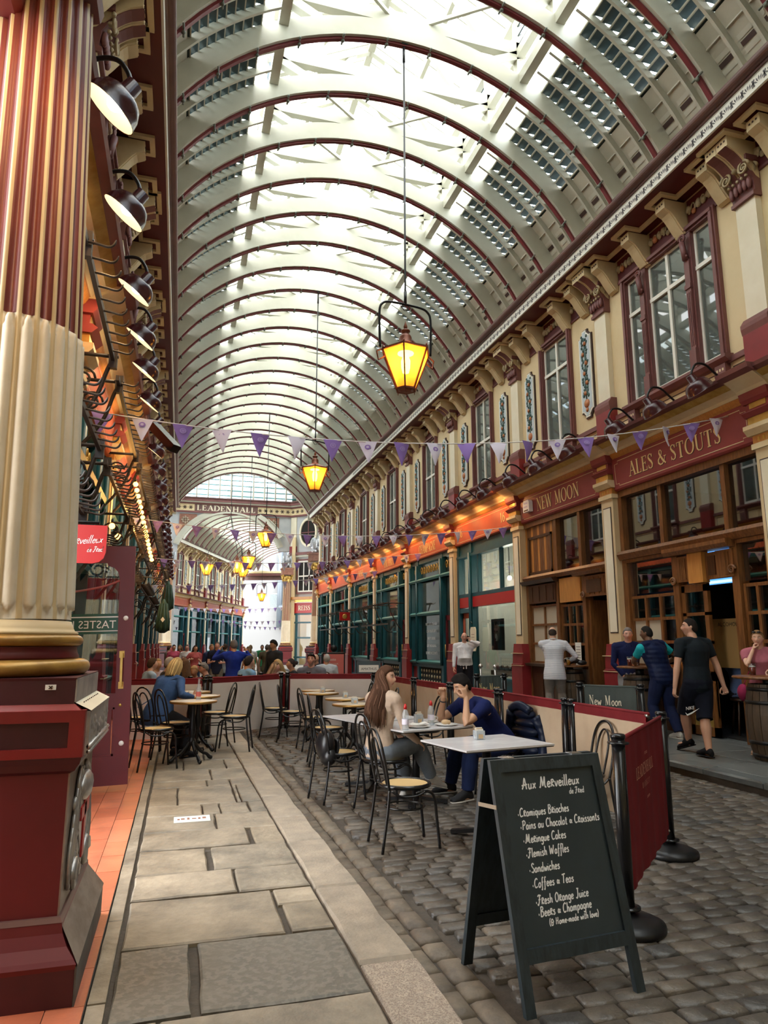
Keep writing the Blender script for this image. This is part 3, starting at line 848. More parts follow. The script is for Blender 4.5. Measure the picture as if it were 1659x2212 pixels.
for (a, b, cuts, fin) in ROWS:
 xs = [-0.205] + cuts + [None]
 for i in range(len(xs) - 1):
  x0 = xs[i]
  x1 = xs[i + 1]
  if x1 is not None and x1 - x0 < 0.04:
   continue
  sk = rr.uniform(-0.02, 0.02)
  if x1 is None:
   poly = [(x0 + 0.008, a + 0.014), (KI(a) - 0.014, a + 0.014 + sk), (KI(b) - 0.014, b - 0.012 + sk), (x0 + 0.008, b - 0.012)]
  else:
   poly = [(x0 + 0.008, a + 0.014), (x1 - 0.008, a + 0.014 + sk), (x1 - 0.008, b - 0.012 + sk), (x0 + 0.008, b - 0.012)]
  if a == 3.93 and x1 is None:
   ym = 4.33
   place_slab('paving_stone', 'flag_stone', [(x0 + .03, a + .02), (KI(a) - .014, a + .02), (KI(ym) - .014, ym), (x0 + .03, ym)], PZ, PL)
   place_slab('paving_stone', 'flag_stone', [(x0 + .008, ym + .015), (KI(ym) - .014, ym + .015), (KI(b) - .014, b - .01), (x0 + .008, b - .01)], PZ, PL)
   continue
  if a == 7.08 and x1 is None:
   ym = 7.45
   place_slab('paving_stone', 'flag_stone', [(x0 + .008, a + .01), (KI(a) - .014, a + .01), (KI(ym) - .014, ym), (x0 + .008, ym)], PZ, PL)
   place_slab('paving_stone', 'flag_stone', [(x0 + .008, ym + .015), (KI(ym) - .014, ym + .015), (KI(b) - .014, b - .01), (x0 + .008, b - .01)], PZ, PL)
   continue
  place_slab('paving_stone', 'flag_dark' if fin == 1 else 'flag_stone', poly, PZ, PL)
y = 13.2
while y < 41:
 for x0, x1 in ((-0.205, 0.3 + 0.1 * math.sin(y)), (0.3 + 0.1 * math.sin(y), 0.77)):
  place_slab('paving_stone', 'flag_stone', rect(x0, x1, y, y + 0.9), PZ, PL)
 y += 0.9
y = -2.0
while y < 41:
 ln = rr.uniform(0.9, 1.5)
 place_slab('border_stone', 'flag_stone', rect(-0.295, -0.215, y, y + ln, 0.004), PZ, PL, 0.005)
 y += ln
KJ = [-2.0, -0.6, 0.9, 2.15, 3.47, 4.54, 5.60, 6.38, 7.26, 8.95, 10.1, 11.2, 12.3, 13.5, 14.7, 15.9, 17.2, 18.5, 19.8, 21.1, 22.4, 23.8, 25.2, 27, 29, 31, 33, 35, 37, 39, 41.4]
for a, b in zip(KJ[:-1], KJ[1:]):
 poly = [(KI(a) + .004, a + .006), (KL(a), a + .006), (KL(b), b - .006), (KI(b) + .004, b - .006)]
 place_slab('kerb_stone', 'kerb_speckled' if a == 2.15 else 'kerb_granite', poly, PZ + 0.003, PL, 0.014)
TF = structure('floor_tiles')
g = MB()
g.box(-1.9, -0.297, -6, 41.5, -0.03, 0.078)
g.build('tile_bed', 'mortar', TF)
tx = [-0.298, -0.448, -0.63, -0.81, -0.99, -1.17, -1.35]
tm = MB()
k = 0
for i in range(len(tx) - 1):
 y = -2.0 + 0.11 * (i % 2)
 while y < 26:
  d = 0.36
  x0, x1 = tx[i + 1] + 0.002, tx[i] - 0.002
  if 4.2 < y < 11.5 and i < 4:
   m = MB()
   m.box(-(x1 - x0) / 2, (x1 - x0) / 2, -d / 2 + 0.002, d / 2 - 0.002, -0.02, 0.0)
   m.build('floor_tile', 'terracotta', TF, ((x0 + x1) / 2, y + d / 2, 0.085 + rr.uniform(-.0008, .0008)))
  else:
   tm.box(x0, x1, y + 0.002, y + d - 0.002, 0.06, 0.085)
  y += d
tm.build('floor_tiles', 'terracotta', TF, kind='stuff')
PR = structure('floor_right')
g = MB()
g.box(5.97, 8.4, -6, 41.5, -0.03, 0.098)
g.build('pavement_bed', 'mortar', PR)
y = -2.0
while y < 41:
 d = rr.uniform(0.62, 0.95)
 cut = [6.20, rr.uniform(6.75, 7.1), rr.uniform(7.45, 7.75), 8.35]
 for x0, x1 in zip(cut[:-1], cut[1:]):
  place_slab('paving_stone', 'york_blue', rect(x0, x1, y, y + d, 0.004), 0.12, PR, 0.004)
 y += d
y = -2.0
while y < 41:
 d = rr.uniform(0.85, 1.3)
 place_slab('kerb_stone', 'york_blue', rect(5.94, 6.195, y, y + d, 0.005), 0.122, PR, 0.02)
 y += d
m = MB()
m.box(-0.148, 0.148, -0.095, 0.095, 0, 0.006)
for i, (x, w_) in enumerate([(-0.12, .02), (-0.09, .03), (-0.04, .02), (0.0, .035), (0.05, .02), (0.085, .03)]):
 m.box(x, x + w_, -0.03 + 0.01 * (i % 2), 0.015 + 0.012 * (i % 3), 0.0055, 0.0068, 1)
o = m.build('ground_sign', ['paper', 'rosette_brown'], None, (0.178, 6.48, PZ + 0.004))
tag(o, 'small white printed plate lying flat on the pavement flagstones', 'sign')
# ---------------------------------------------------------------- vaulted roof
VC, VZ, VR = 3.27, 7.24, 4.44          # centre line, centre height and radius of the main vault
A0 = math.asin((9.42 - VZ) / VR)       # springing angle
RIB_Y = [9.8 + 1.27 * k for k in range(-19, 26)]
CE = structure('ceiling')
def vp(a, r):
 return VC + r * math.cos(a), VZ + r * math.sin(a)
def arc_band(mb, a0, a1, r0, r1, y0, y1, n=36, m=0, fn=None):
 """solid curved band between radii r0 and r1, from y0 to y1"""
 fn = fn or (lambda x, y, z: (x, y, z))
 vs, fs = [], []
 for i in range(n + 1):
  a = lerp(a0, a1, i / n)
  for r, y in ((r0, y0), (r1, y0), (r1, y1), (r0, y1)):
   x, z = vp(a, r)
   vs.append(fn(x, y, z))
 for i in range(n):
  b, c = i * 4, i * 4 + 4
  for k in range(4):
   k2 = (k + 1) % 4
   fs.append((b + k, b + k2, c + k2, c + k))
 fs += [(0, 3, 2, 1), (n * 4, n * 4 + 1, n * 4 + 2, n * 4 + 3)]
 mb.add(vs, fs, m, False)
def rib_mesh():
 m = MB()
 arc_band(m, A0, math.pi - A0, VR + 0.05, VR + 0.40, -0.075, 0.075)
 arc_band(m, A0, math.pi - A0, VR + 0.045, VR + 0.10, -0.085, 0.085)
 m.box(VC - 2.25, VC + 2.25, -0.07, 0.07, VZ + VR + 0.36, VZ + VR + 0.62)
 for s in (-1, 1):
  m.beam((VC + s * 1.55, 0, VZ + VR + 0.10), (VC + s * 2.15, 0, VZ + VR + 0.40), 0.14, 0.16)
  m.beam((VC + s * 2.12, 0, VZ + VR - 0.25), (VC + s * 2.12, 0, VZ + VR + 1.25), 0.14, 0.14)
  m.beam((VC + s * 2.12, 0, VZ + VR + 1.20), (VC, 0, VZ + VR + 2.35), 0.11, 0.16)
  m.beam((VC + s * 1.35, 0, VZ + VR + 0.62), (VC + s * 0.35, 0, VZ + VR + 2.1), 0.09, 0.10)
 return m.mesh('rib', 'rib_cream')
def rib_edge_mesh():
 m = MB()
 arc_band(m, A0, math.pi - A0, VR, VR + 0.05, -0.034, 0.034)
 return m.mesh('rib_edge', 'rib_red')
def boss_mesh():
 m = MB()
 for i in range(12):
  a = lerp(A0, math.pi - A0, (i + 0.5) / 12)
  x, z = vp(a, VR - 0.012)
  m.ball((x, 0, z), 0.034, 6, 4)
  m.tube([(x, -0.11, z + 0.03), (x, 0.11, z + 0.03)], 0.018, 5)
 return m.mesh('rib_bosses', 'boss_bronze')
RM, REM, BM = rib_mesh(), rib_edge_mesh(), boss_mesh()
for y in RIB_Y:
 r = link('arch_rib', RM, CE, (0, y, 0))
 link('rib_edge', REM, r)
 link('rib_bosses', BM, r)
AB, AT = A0 + 0.21, math.radians(60)     # boards end / glazing ends (where the lantern curb sits)
SP = 1.27
def slope_bay(s):
 """one bay of roof slope on side s, centred on y = 0 : rafters, boards and vents"""
 raf, brd, gls = MB(), MB(), MB()
 def fn(x, y, z):
  return (VC + s * (x - VC), y, z)
 for q in (-SP / 6, SP / 6):
  arc_band(raf, A0, AT + 0.03, VR + 0.29, VR + 0.42, q - 0.024, q + 0.024, 12, 0, fn)
 for q in (-SP / 2, -SP / 6, SP / 6):
  y0, y1 = q, q + SP / 3
  arc_band(brd, A0 - 0.02, AB, VR + 0.40, VR + 0.46, y0, y1, 6, 0, fn)
  for k in range(3):
   a = A0 + 0.06 + 0.022 * k
   x, z = vp(a, VR + 0.39)
   d = Vector((-math.sin(a), 0, math.cos(a)))
   c = Vector((x, (y0 + y1) / 2, z))
   e = d * 0.038
   p0, p1 = c - e, c + e
   brd.add([fn(p0.x, y0 + .09, p0.z), fn(p0.x, y1 - .09, p0.z), fn(p1.x, y1 - .09, p1.z), fn(p1.x, y0 + .09, p1.z)], [(0, 1, 2, 3)], 1 if k != 1 else 2)
  a = A0 + 0.15
  x, z = vp(a, VR + 0.385)
  brd.box(fn(x - .012, 0, 0)[0] if s > 0 else fn(x + .012, 0, 0)[0], fn(x + .012, 0, 0)[0] if s > 0 else fn(x - .012, 0, 0)[0], y0 + .05, y1 - .05, z - .014, z + .014)
 n = 8
 vs, fs = [], []
 for i in range(n + 1):
  a = lerp(AB, AT, i / n)
  x, z = vp(a, VR + 0.75)
  vs += [fn(x, -SP / 2, z), fn(x, SP / 2, z)]
 for i in range(n):
  fs.append((2 * i, 2 * i + 1, 2 * i + 3, 2 * i + 2))
 gls.add(vs, fs, 0, False)
 return raf.mesh('rafter', 'rib_cream'), brd.mesh('roof_boards', ['rib_cream_dusty', 'rib_cream', 'line_dark']), gls.mesh('roof_glass', 'slope_glass')
NB = 9
def blade_mesh(s, i):
 """one level glazing blade between two rafters: dark underside, pale nosing"""
 a = lerp(AB, AT, (i + 0.15) / NB)
 x, z = vp(a, VR + 0.40)
 w = 0.245
 y0, y1 = -SP / 6 + 0.03, SP / 6 - 0.03
 m = MB()
 X = lambda q: VC + s * (q - VC)
 xa, xb = sorted((X(x - 0.02), X(x + w)))
 m.box(xa, xb, y0, y1, z, z + 0.02, 0)
 xa, xb = sorted((X(x - 0.04), X(x - 0.02)))
 m.box(xa, xb, y0, y1, z - 0.008, z + 0.028, 1)
 return m.mesh('glazing_blade', ['louvre_teal', 'rib_cream_dusty'])
SB = {s: slope_bay(s) for s in (-1, 1)}
BL = {(s, i): blade_mesh(s, i) for s in (-1, 1) for i in range(NB)}
far_blades = {}
nb = 0
for k, (ya, yb) in enumerate(zip(RIB_Y[:-1], RIB_Y[1:])):
 c = (ya + yb) / 2
 for s in (-1, 1):
  for me in SB[s]:
   link(me.name.split('.')[0], me, CE, (0, c, 0))
  for j in (-1, 0, 1):
   for i in range(NB):
    y = c + j * SP / 3
    if s > 0 and 6.6 < y < 21 and nb < 290:
     link('glazing_blade', BL[(s, i)], CE, (0, y, 0))
     nb += 1
    else:
     far_blades.setdefault(s, []).append((i, y))
for s, lst in far_blades.items():
 m = MB()
 for i, y in lst:
  me = BL[(s, i)]
  m.add([(v.co.x, v.co.y + y, v.co.z) for v in me.vertices], [tuple(p.vertices) for p in me.polygons], 0, False)
  for q, p in enumerate(me.polygons):
   m.m[len(m.m) - len(me.polygons) + q] = p.material_index
 m.build('glazing_blades', ['louvre_teal', 'rib_cream_dusty'], CE, kind='stuff')
Y0, Y1 = RIB_Y[0] - 0.1, RIB_Y[-1] + 0.1
ZC = VZ + VR
for s in (-1, 1):
 m = MB()
 m.box(VC + s * 2.16 - 0.08, VC + s * 2.16 + 0.08, Y0, Y1, ZC - 0.22, ZC - 0.02)
 m.box(VC + s * 2.12 - 0.07, VC + s * 2.12 + 0.07, Y0, Y1, ZC + 0.30, ZC + 0.48)
 m.box(VC + s * 2.12 - 0.08, VC + s * 2.12 + 0.08, Y0, Y1, ZC + 1.14, ZC + 1.28)
 m.box(VC + s * 1.06 - 0.04, VC + s * 1.06 + 0.04, Y0, Y1, ZC + 1.70, ZC + 1.80)
 m.build('purlin', 'rib_cream', CE)
 m = MB()
 for k, (ya, yb) in enumerate(zip(RIB_Y[:-1], RIB_Y[1:])):
  if k % 2 == 0:
   for q in range(3):
    z = ZC + 0.52 + 0.2 * q
    m.beam((VC + s * 2.12, ya + 0.1, z + 0.05), (VC + s * 2.12, yb - 0.1, z + 0.05), 0.02, 0.14, (s * 0.7, 0, 0.7))
 m.build('lantern_louvres', 'louvre_teal', CE, kind='stuff')
 m = MB()
 m.quad((VC + s * 2.16, Y0, ZC + 1.30), (VC, Y0, ZC + 2.46), (VC, Y1, ZC + 2.46), (VC + s * 2.16, Y1, ZC + 1.30))
 m.build('lantern_glass', 'roof_glass', CE)
 m = MB()
 y = Y0
 while y < Y1:
  m.beam((VC + s * 2.12, y, ZC + 1.27), (VC, y, ZC + 2.43), 0.025, 0.03)
  y += SP / 3
 for k, (ya, yb) in enumerate(zip(RIB_Y[:-1], RIB_Y[1:])):
  if k % 3 != 1:
   m.beam((VC + s * 2.0, ya, ZC + 0.5), (VC + s * 0.3, yb, ZC + 0.55), 0.05, 0.07)
 m.build('glazing_bars', 'rib_cream', CE, kind='stuff')
m = MB()
m.box(VC - 0.07, VC + 0.07, Y0, Y1, ZC + 2.25, ZC + 2.45)
m.build('ridge_beam', 'rib_cream', CE)
# ---------------------------------------------------------------- the two long facades
XR, XL = 8.0, -1.35
BAYS = [-0.2, 3.7, 7.58, 11.45, 15.3, 19.6, 24.05, 28.5, 33.1, 37.6, 41.4]
def bx(mb, p0, p1, s0, s1, z0, z1, m=None):
 return mb.box(-p1, -p0, s0, s1, z0, z1, m)
def pf(x, y, t):                       # profile (p, z) swept along the wall
 return (-x, t, y)
def sweep(mb, poly, s0, s1, m=None):
 return mb.prism(poly, pf, s0, s1, m)
def slabp(p0, p1, z0, z1):
 return [(p0, z0), (p1, z0), (p1, z1), (p0, z1)]
# --- shared meshes for the repeated pieces of wall
def bracket_mesh(w=0.24, depth=0.46, um=0):
 m = MB()
 prof = [(0.02, 9.0), (depth, 9.0), (depth, 8.84)]
 for t in range(1, 9):
  a = t / 8
  prof.append((0.08 + (depth - 0.13) * (1 - a) ** 2.1 + 0.07 * math.sin(math.pi * a ** 1.3), 8.83 - 0.40 * a))
 prof.append((0.02, 8.40))
 sweep(m, prof, -w / 2, w / 2, 0)
 under = [(q[0] + 0.012, q[1] - 0.004) for q in prof[2:-1]]
 und = under + [(q[0] - 0.03, q[1] + 0.01) for q in reversed(under)]
 sweep(m, und, -w / 2 + 0.03, w / 2 - 0.03, um)
 for i in (-1, 0, 1):
  bx(m, depth, depth + 0.008, i * 0.06 - 0.012, i * 0.06 + 0.012, 8.92, 8.945, 2)
 return m
BRK = bracket_mesh().mesh('bracket', ['moulding_cream', 'mauve', 'line_dark'])
BRKW = bracket_mesh(0.22, 0.56, 1).mesh('bracket', ['moulding_cream', 'mauve', 'line_dark'])
def volute(mb, y, z, p, sgn, r=0.085, m=1):
 pts = []
 for i in range(26):
  a = i / 25 * 2 * math.pi * 1.9
  q = r * (1 - i / 30)
  pts.append((-p, y + sgn * q * math.cos(a), z + q * math.sin(a)))
 mb.tube(pts, [0.024 * (1 - i / 40) for i in range(26)], 5, m)
def upper_pilaster_meshes():
 m = MB()
 bx(m, 0, 0.11, -0.19, 0.19, 6.28, 8.16)
 sh = m.mesh('pilaster_shaft', 'pilaster_cream')
 m = MB()
 bx(m, 0, 0.17, -0.24, 0.24, 5.42, 6.05, 0)
 sweep(m, [(0, 6.05), (0.17, 6.05), (0.19, 6.14), (0.19, 6.20), (0.12, 6.30), (0, 6.30)], -0.25, 0.25, 1)
 ba = m.mesh('pilaster_base', ['base_red', 'mauve'])
 m = MB()
 sweep(m, [(0, 8.12), (0.16, 8.12), (0.16, 8.18), (0.12, 8.2), (0.14, 8.40), (0.20, 8.50), (0, 8.50)], -0.22, 0.22, 0)
 for s in (-1, 1):
  volute(m, s * 0.17, 8.56, 0.26, s, 0.11)
  volute(m, s * 0.17, 8.56, 0.10, s, 0.11)
  m.tube([(-0.10, s * 0.16, 8.56), (-0.25, s * 0.16, 8.56)], 0.035, 6, 1)
 for i in range(-2, 3):
  m.ball((-0.17, i * 0.085, 8.36 - 0.015 * abs(i)), 0.055, 7, 5, 0, 0.8, 0.72, 1.9)
  m.ball((-0.215, i * 0.085, 8.445), 0.026, 6, 4, 1)
 bx(m, 0, 0.27, -0.26, 0.26, 8.66, 8.74, 0)
 m.ball((-0.24, 0, 8.62), 0.055, 6, 4, 1)
 ca = m.mesh('pilaster_capital', ['mauve', 'relief_olive'])
 return sh, ba, ca
UPS, UPB, UPC = upper_pilaster_meshes()
def frieze_relief(w, seed):
 """leafy scroll relief for a panel between two brackets"""
 r = random.Random(seed)
 m = MB()
 bx(m, 0.0, 0.03, -w / 2, w / 2, 8.56, 9.0, 0)
 n = max(3, int(w / 0.11))
 for i in range(n):
  y = -w / 2 + (i + 0.5) * w / n
  m.ball((-0.05, y, 8.77 + r.uniform(-.06, .06)), r.uniform(0.05, 0.075), 6, 4, 1 if i % 4 else 2, 0.7, 1, 1.1)
  pts = [(-0.05, y + 0.06 * math.cos(a) * (1 - a / 9), 8.78 + 0.11 * math.sin(a) * (1 - a / 9)) for a in [q * 0.7 for q in range(8)]]
  m.tube(pts, 0.018, 4, 1)
 return m.mesh('frieze_relief', ['soffit_red', 'relief_olive', 'fruit_orange'])
REL = {}
def relief(w, seed):
 k = (round(w, 1), seed % 3)
 if k not in REL:
  REL[k] = frieze_relief(k[0], seed % 3)
 return REL[k]
def plaque_meshes():
 def oct_(hw, hh, c, n):
  return [(-hw, -hh + c), (-hw + n, -hh + c), (-hw + c, -hh + n), (-hw + c, -hh), (hw - c, -hh), (hw - c, -hh + n), (hw - n, -hh + c), (hw, -hh + c), (hw, hh - c), (hw - n, hh - c), (hw - c, hh - n), (hw - c, hh), (-hw + c, hh), (-hw + c, hh - n), (-hw + n, hh - c), (-hw, hh - c)]
 m = MB()
 fn = lambda x, y, t: (-t, x, y)
 m.prism(oct_(0.24, 0.98, 0.14, 0.05), fn, 0.0, 0.035, 0)
 m.prism(oct_(0.215, 0.955, 0.14, 0.05), fn, 0.035, 0.055, 2)
 m.prism(oct_(0.18, 0.92, 0.13, 0.05), fn, 0.05, 0.062, 1)
 fr = m.mesh('plaque_frame', ['line_dark', 'plaque_blue', 'sash_white'])
 r = random.Random(5)
 m = MB()
 m.ball((-0.062, 0, -0.66), 0.10, 10, 6, 1, 0.4, 1, 0.95)
 m.ball((-0.062, 0, -0.80), 0.05, 8, 5, 1, 0.6)
 m.tube([(-0.066, 0, -0.56), (-0.068, 0.02, -0.2), (-0.066, -0.02, 0.3), (-0.066, 0.01, 0.8)], 0.014, 5, 0)
 for i in range(44):
  z = -0.5 + 1.34 * i / 43
  y = (0.085 if i % 2 else -0.085) * r.uniform(0.35, 1.2)
  m.ball((-0.068, y, z), 0.042, 5, 4, 0, 0.35, r.uniform(0.6, 1.1), r.uniform(0.6, 1.2))
  if i % 7 == 2:
   m.ball((-0.078, -y * 0.6, z), 0.048, 7, 5, 1, 0.6)
 ga = m.mesh('fruit_garland', ['leaf_teal', 'fruit_orange'])
 return fr, ga
PLF, PLG = plaque_meshes()
def cornice_zigzag(mb, pts, z0, z1, t):
 """moulding that steps out round the brackets; pts: (s, p) path"""
 n = len(pts)
 L, Q = [], []
 for i in range(n):
  a, b, c = pts[max(i - 1, 0)], pts[i], pts[min(i + 1, n - 1)]
  d0, d1 = Vector((b[0] - a[0], b[1] - a[1])), Vector((c[0] - b[0], c[1] - b[1]))
  d0 = d0.normalized() if d0.length else d1.normalized()
  d1 = d1.normalized() if d1.length else d0
  n0, n1 = Vector((-d0.y, d0.x)), Vector((-d1.y, d1.x))
  m = (n0 + n1).normalized()
  m = m * (t / 2 / max(m.dot(n0), 0.3))
  L.append((b[0] + m.x, b[1] + m.y))
  Q.append((b[0] - m.x, b[1] - m.y))
 vs = [(-p[1], p[0], z) for z in (z0, z1) for p in L + Q]
 fs = []
 for i in range(n - 1):
  l0, l1, q0, q1, k = i, i + 1, n + i, n + i + 1, 2 * n
  fs += [(l0, l1, q1, q0), (k + l0, k + q0, k + q1, k + l1), (l0, k + l0, k + l1, l1), (q0, q1, k + q1, k + q0)]
 fs += [(0, n, 3 * n, 2 * n), (n - 1, 3 * n - 1, 4 * n - 1, 2 * n - 1)]
 mb.add(vs, fs, 0, False)
wall_count = {'window': 0}
def window_struct(root_xyz, rz, s0, s1, z0, z1, tri=False, open_top=False, white=True):
 """a first-floor window: painted surround, pale sashes, reflecting panes"""
 wall_count['window'] += 1
 w = structure('window_%d' % wall_count['window'], root_xyz, rz)
 f, sa, pa, bk = MB(), MB(), MB(), MB()
 fw = 0.13
 for a, b in ((s0 - fw, s0), (s1, s1 + fw)):
  bx(f, -0.10, 0.07, a, b, z0 - 0.05, z1)
  bx(f, 0.05, 0.10, a + 0.03, b - 0.04, z0 - 0.05, z1 + 0.04)
 bx(f, -0.10, 0.07, s0 - fw, s1 + fw, z1, z1 + fw)
 bx(f, 0.05, 0.11, s0 - fw + 0.03, s1 + fw - 0.03, z1 + 0.04, z1 + fw - 0.03)
 sweep(f, [(-0.1, z0 - 0.14), (0.10, z0 - 0.14), (0.17, z0 - 0.08), (0.17, z0 - 0.03), (-0.1, z0)], s0 - fw - 0.06, s1 + fw + 0.06)
 if tri:
  ws = (s1 - s0)
  c0, c1 = s0 + ws * 0.235, s1 - ws * 0.235
  cols = [c0, c1]
  lights = [(s0, c0 - 0.09, 1), (c0 + 0.09, c1 - 0.09, 2), (c1 + 0.09, s1, 1)]
  for c in cols:
   bx(f, -0.10, 0.06, c - 0.09, c + 0.09, z0, z1)
   bx(f, 0.06, 0.10, c - 0.06, c + 0.06, z0, z1 - 0.5)
   bx(f, 0.06, 0.13, c - 0.075, c + 0.075, z0, z0 + 0.34)
   for q in range(3):
    bx(f, 0.10, 0.112, c - 0.04 + 0.035 * q - 0.008, c - 0.04 + 0.035 * q + 0.008, z0 + 0.4, z0 + 1.35)
   bx(f, 0.06, 0.12, c - 0.07, c + 0.07, z0 + 1.42, z0 + 1.50)
   volute(f, c, z1 - 0.12, 0.15, 1, 0.08, 0)
   volute(f, c, z1 - 0.46, 0.12, -1, 0.05, 0)
   f.tube([(-0.16, c, z1 - 0.18), (-0.13, c, z1 - 0.34), (-0.11, c, z1 - 0.5)], 0.05, 6)
 else:
  lights = [(s0, s1, 2)]
 zt = z0 + (z1 - z0) * (0.72 if not open_top else 0.5)
 for a, b, n in lights:
  t = 0.045
  for (q0, q1) in ((a, a + t), (b - t, b)):
   bx(sa, -0.07, -0.015, q0, q1, z0, z1)
  bx(sa, -0.068, -0.018, a, b, z0, z0 + 0.09)
  bx(sa, -0.068, -0.018, a, b, z1 - t, z1)
  bx(sa, -0.07, 0.0, a, b, zt - 0.035, zt + 0.035)
  for i in range(1, n):
   c = lerp(a, b, i / n)
   bx(sa, -0.07, -0.005, c - 0.032, c + 0.032, z0, z1)
  e = [lerp(a, b, i / n) for i in range(n + 1)]
  for i in range(n):
   for (za, zb) in ((z0 + 0.09, zt - 0.035), (zt + 0.035, z1 - t)):
    pm = MB()
    bx(pm, -0.045, -0.041, e[i] + 0.03, e[i + 1] - 0.03, za, zb)
    pm.build('pane', 'pane_upper', w)
 f.build('window_frame', 'mauve', w)
 sa.build('sash', 'sash_white' if white else 'mauve', w)
 bx(bk, -0.62, -0.60, s0 - 0.2, s1 + 0.2, z0 - 0.2, z1 + 0.2)
 bx(bk, -0.62, -0.1, s0 - 0.2, s0 - 0.15, z0 - 0.2, z1 + 0.2)
 bx(bk, -0.62, -0.1, s1 + 0.15, s1 + 0.2, z0 - 0.2, z1 + 0.2)
 bx(bk, -0.62, -0.1, s0 - 0.2, s1 + 0.2, z0 - 0.25, z0 - 0.2)
 bx(bk, -0.62, -0.1, s0 - 0.2, s1 + 0.2, z1 + 0.2, z1 + 0.25)
 bk.build('room_behind', 'interior_shop', w)
 return w
def upper_wall(name, loc, rz, sg, bays, tri_bays, detail=True):
 """first-floor wall over the shops with its pilasters, windows, plaques and main cornice"""
 WL = structure(name, loc, rz)
 wm, ln = MB(), MB()
 for k, (ya, yb) in enumerate(zip(bays[:-1], bays[1:])):
  a, b = sorted((sg * ya, sg * yb))
  c = (a + b) / 2
  tri = k in tri_bays
  hw = 1.13 if tri else 0.56
  z0, z1 = 5.98, 8.42
  bx(wm, -0.20, 0, a, c - hw - 0.1, 5.30, 9.2, 0)
  bx(wm, -0.20, 0, c + hw + 0.1, b, 5.30, 9.2, 0)
  bx(wm, -0.20, 0, c - hw - 0.1, c + hw + 0.1, 5.30, z0 - 0.02, 0)
  bx(wm, -0.20, 0, c - hw - 0.1, c + hw + 0.1, z1 + 0.02, 9.2, 0)
  bx(wm, 0, 0.05, a, b, 5.83, 5.92, 1)
  for (p, q) in ((a + 0.34, c - hw - 0.16), (c - hw + 0.12, c + hw - 0.12), (c + hw + 0.16, b - 0.34)):
   for (u0, u1, v0, v1) in ((p, q, 5.44, 5.455), (p, q, 5.745, 5.76), (p, p + .015, 5.44, 5.76), (q - .015, q, 5.44, 5.76)):
    bx(ln, 0, 0.006, u0, u1, v0, v1, 0)
   bx(ln, 0, 0.004, p + .04, q - .04, 5.48, 5.72, 1)
  for cc in (c - hw, c + hw):
   bx(wm, 0, 0.11, cc - 0.11, cc + 0.11, 5.36, 5.83, 1)
   for t in (-0.06, 0, 0.06):
    bx(ln, 0.11, 0.114, cc + t - 0.014, cc + t + 0.014, 5.42, 5.66, 0)
    bx(ln, 0.11, 0.114, cc + t - 0.014, cc + t + 0.014, 5.72, 5.76, 2)
  bx(wm, 0, 0.03, a, b, 8.52, 8.57, 1)
  window_struct(loc, rz, c - hw, c + hw, z0, z1, tri, open_top=(k >= 4 or sg < 0))
  if not tri:
   for d in (-1, 1):
    o = link('plaque', PLF, WL, (0, c + d * (0.5 * ((b - a) / 2 + hw)) , 7.15))
    link('fruit_garland', PLG, o)
  nb = 4
  ss = [c - 1.5 + i for i in range(4)] if tri else [c - 1.32, c - 0.44 - 0.16, c + 0.44 + 0.16, c + 1.32]
  path = [(a, 0.62), (a + 0.26, 0.62), (a + 0.26, 0.26)]
  prev = a + 0.22
  for i, s in enumerate(ss):
   link('bracket', BRK, WL, (0, s, 0))
   path += [(s - 0.18, 0.26), (s - 0.18, 0.56), (s + 0.18, 0.56), (s + 0.18, 0.26)]
   if s - 0.14 - prev > 0.25:
    w = s - 0.14 - prev
    link('frieze_relief', relief(w, i), WL, (0, prev + w / 2, 0))
   prev = s + 0.14
  w = b - 0.22 - prev
  link('frieze_relief', relief(w, 5), WL, (0, prev + w / 2, 0))
  path += [(b - 0.26, 0.26), (b - 0.26, 0.62), (b, 0.62)]
  z = MB()
  cornice_zigzag(z, path, 9.0, 9.05, 0.075)
  z.build('bracket_moulding', 'moulding_cream', WL)
 for y in bays:
  s = sg * y
  link('pilaster_shaft', UPS, WL, (0, s, 0))
  link('pilaster_base', UPB, WL, (0, s, 0))
  link('pilaster_capital', UPC, WL, (0, s, 0))
  link('bracket', BRKW, WL, (0, s - 0.115, 0))
  link('bracket', BRKW, WL, (0, s + 0.115, 0.0))
 wm.build('wall_face', ['wall_cream', 'mauve'], WL)
 ln.build('painted_lines', ['line_dark', 'wall_cream', 'moulding_cream'], WL)
 a, b = sorted((sg * bays[0], sg * bays[-1]))
 m = MB()
 sweep(m, [(-0.2, 9.06), (0.75, 9.05), (0.75, 9.12), (-0.2, 9.2)], a, b)
 m.build('soffit', 'soffit_red', WL)
 m = MB()
 bx(m, 0.74, 0.765, a, b, 9.045, 9.285, 0)
 for z in (9.05, 9.268):
  bx(m, 0.765, 0.772, a, b, z, z + 0.012, 0)
 m.build('palmette_band', ['palmette_white'], WL)
 m = MB()
 y = a
 hi = b if sg > 0 else b
 while y < b:
  if detail and (sg * y > 4 and sg * y < 30):
   for q in range(-2, 3):
    t = q * 0.42
    d = Vector((0, math.sin(t), math.cos(t)))
    e = Vector((0, math.cos(t), -math.sin(t)))
    o = Vector((-0.7665, y + 0.1, 9.10))
    p0, p1 = o + d * 0.035, o + d * 0.125
    m.add([p0, p0 * 0.4 + p1 * 0.6 + e * 0.014, p1, p0 * 0.4 + p1 * 0.6 - e * 0.014], [(0, 1, 2, 3)], 0, False)
   for t in (-0.3, 0.3):
    o = Vector((-0.7665, y, 9.165))
    d = Vector((0, math.sin(t) , math.cos(t)))
    m.beam(o - d * 0.06, o + d * 0.06, 0.004, 0.022)
  y += 0.2
 if m.v:
  m.build('palmettes', 'palmette_dark', WL, kind='stuff')
 m = MB()
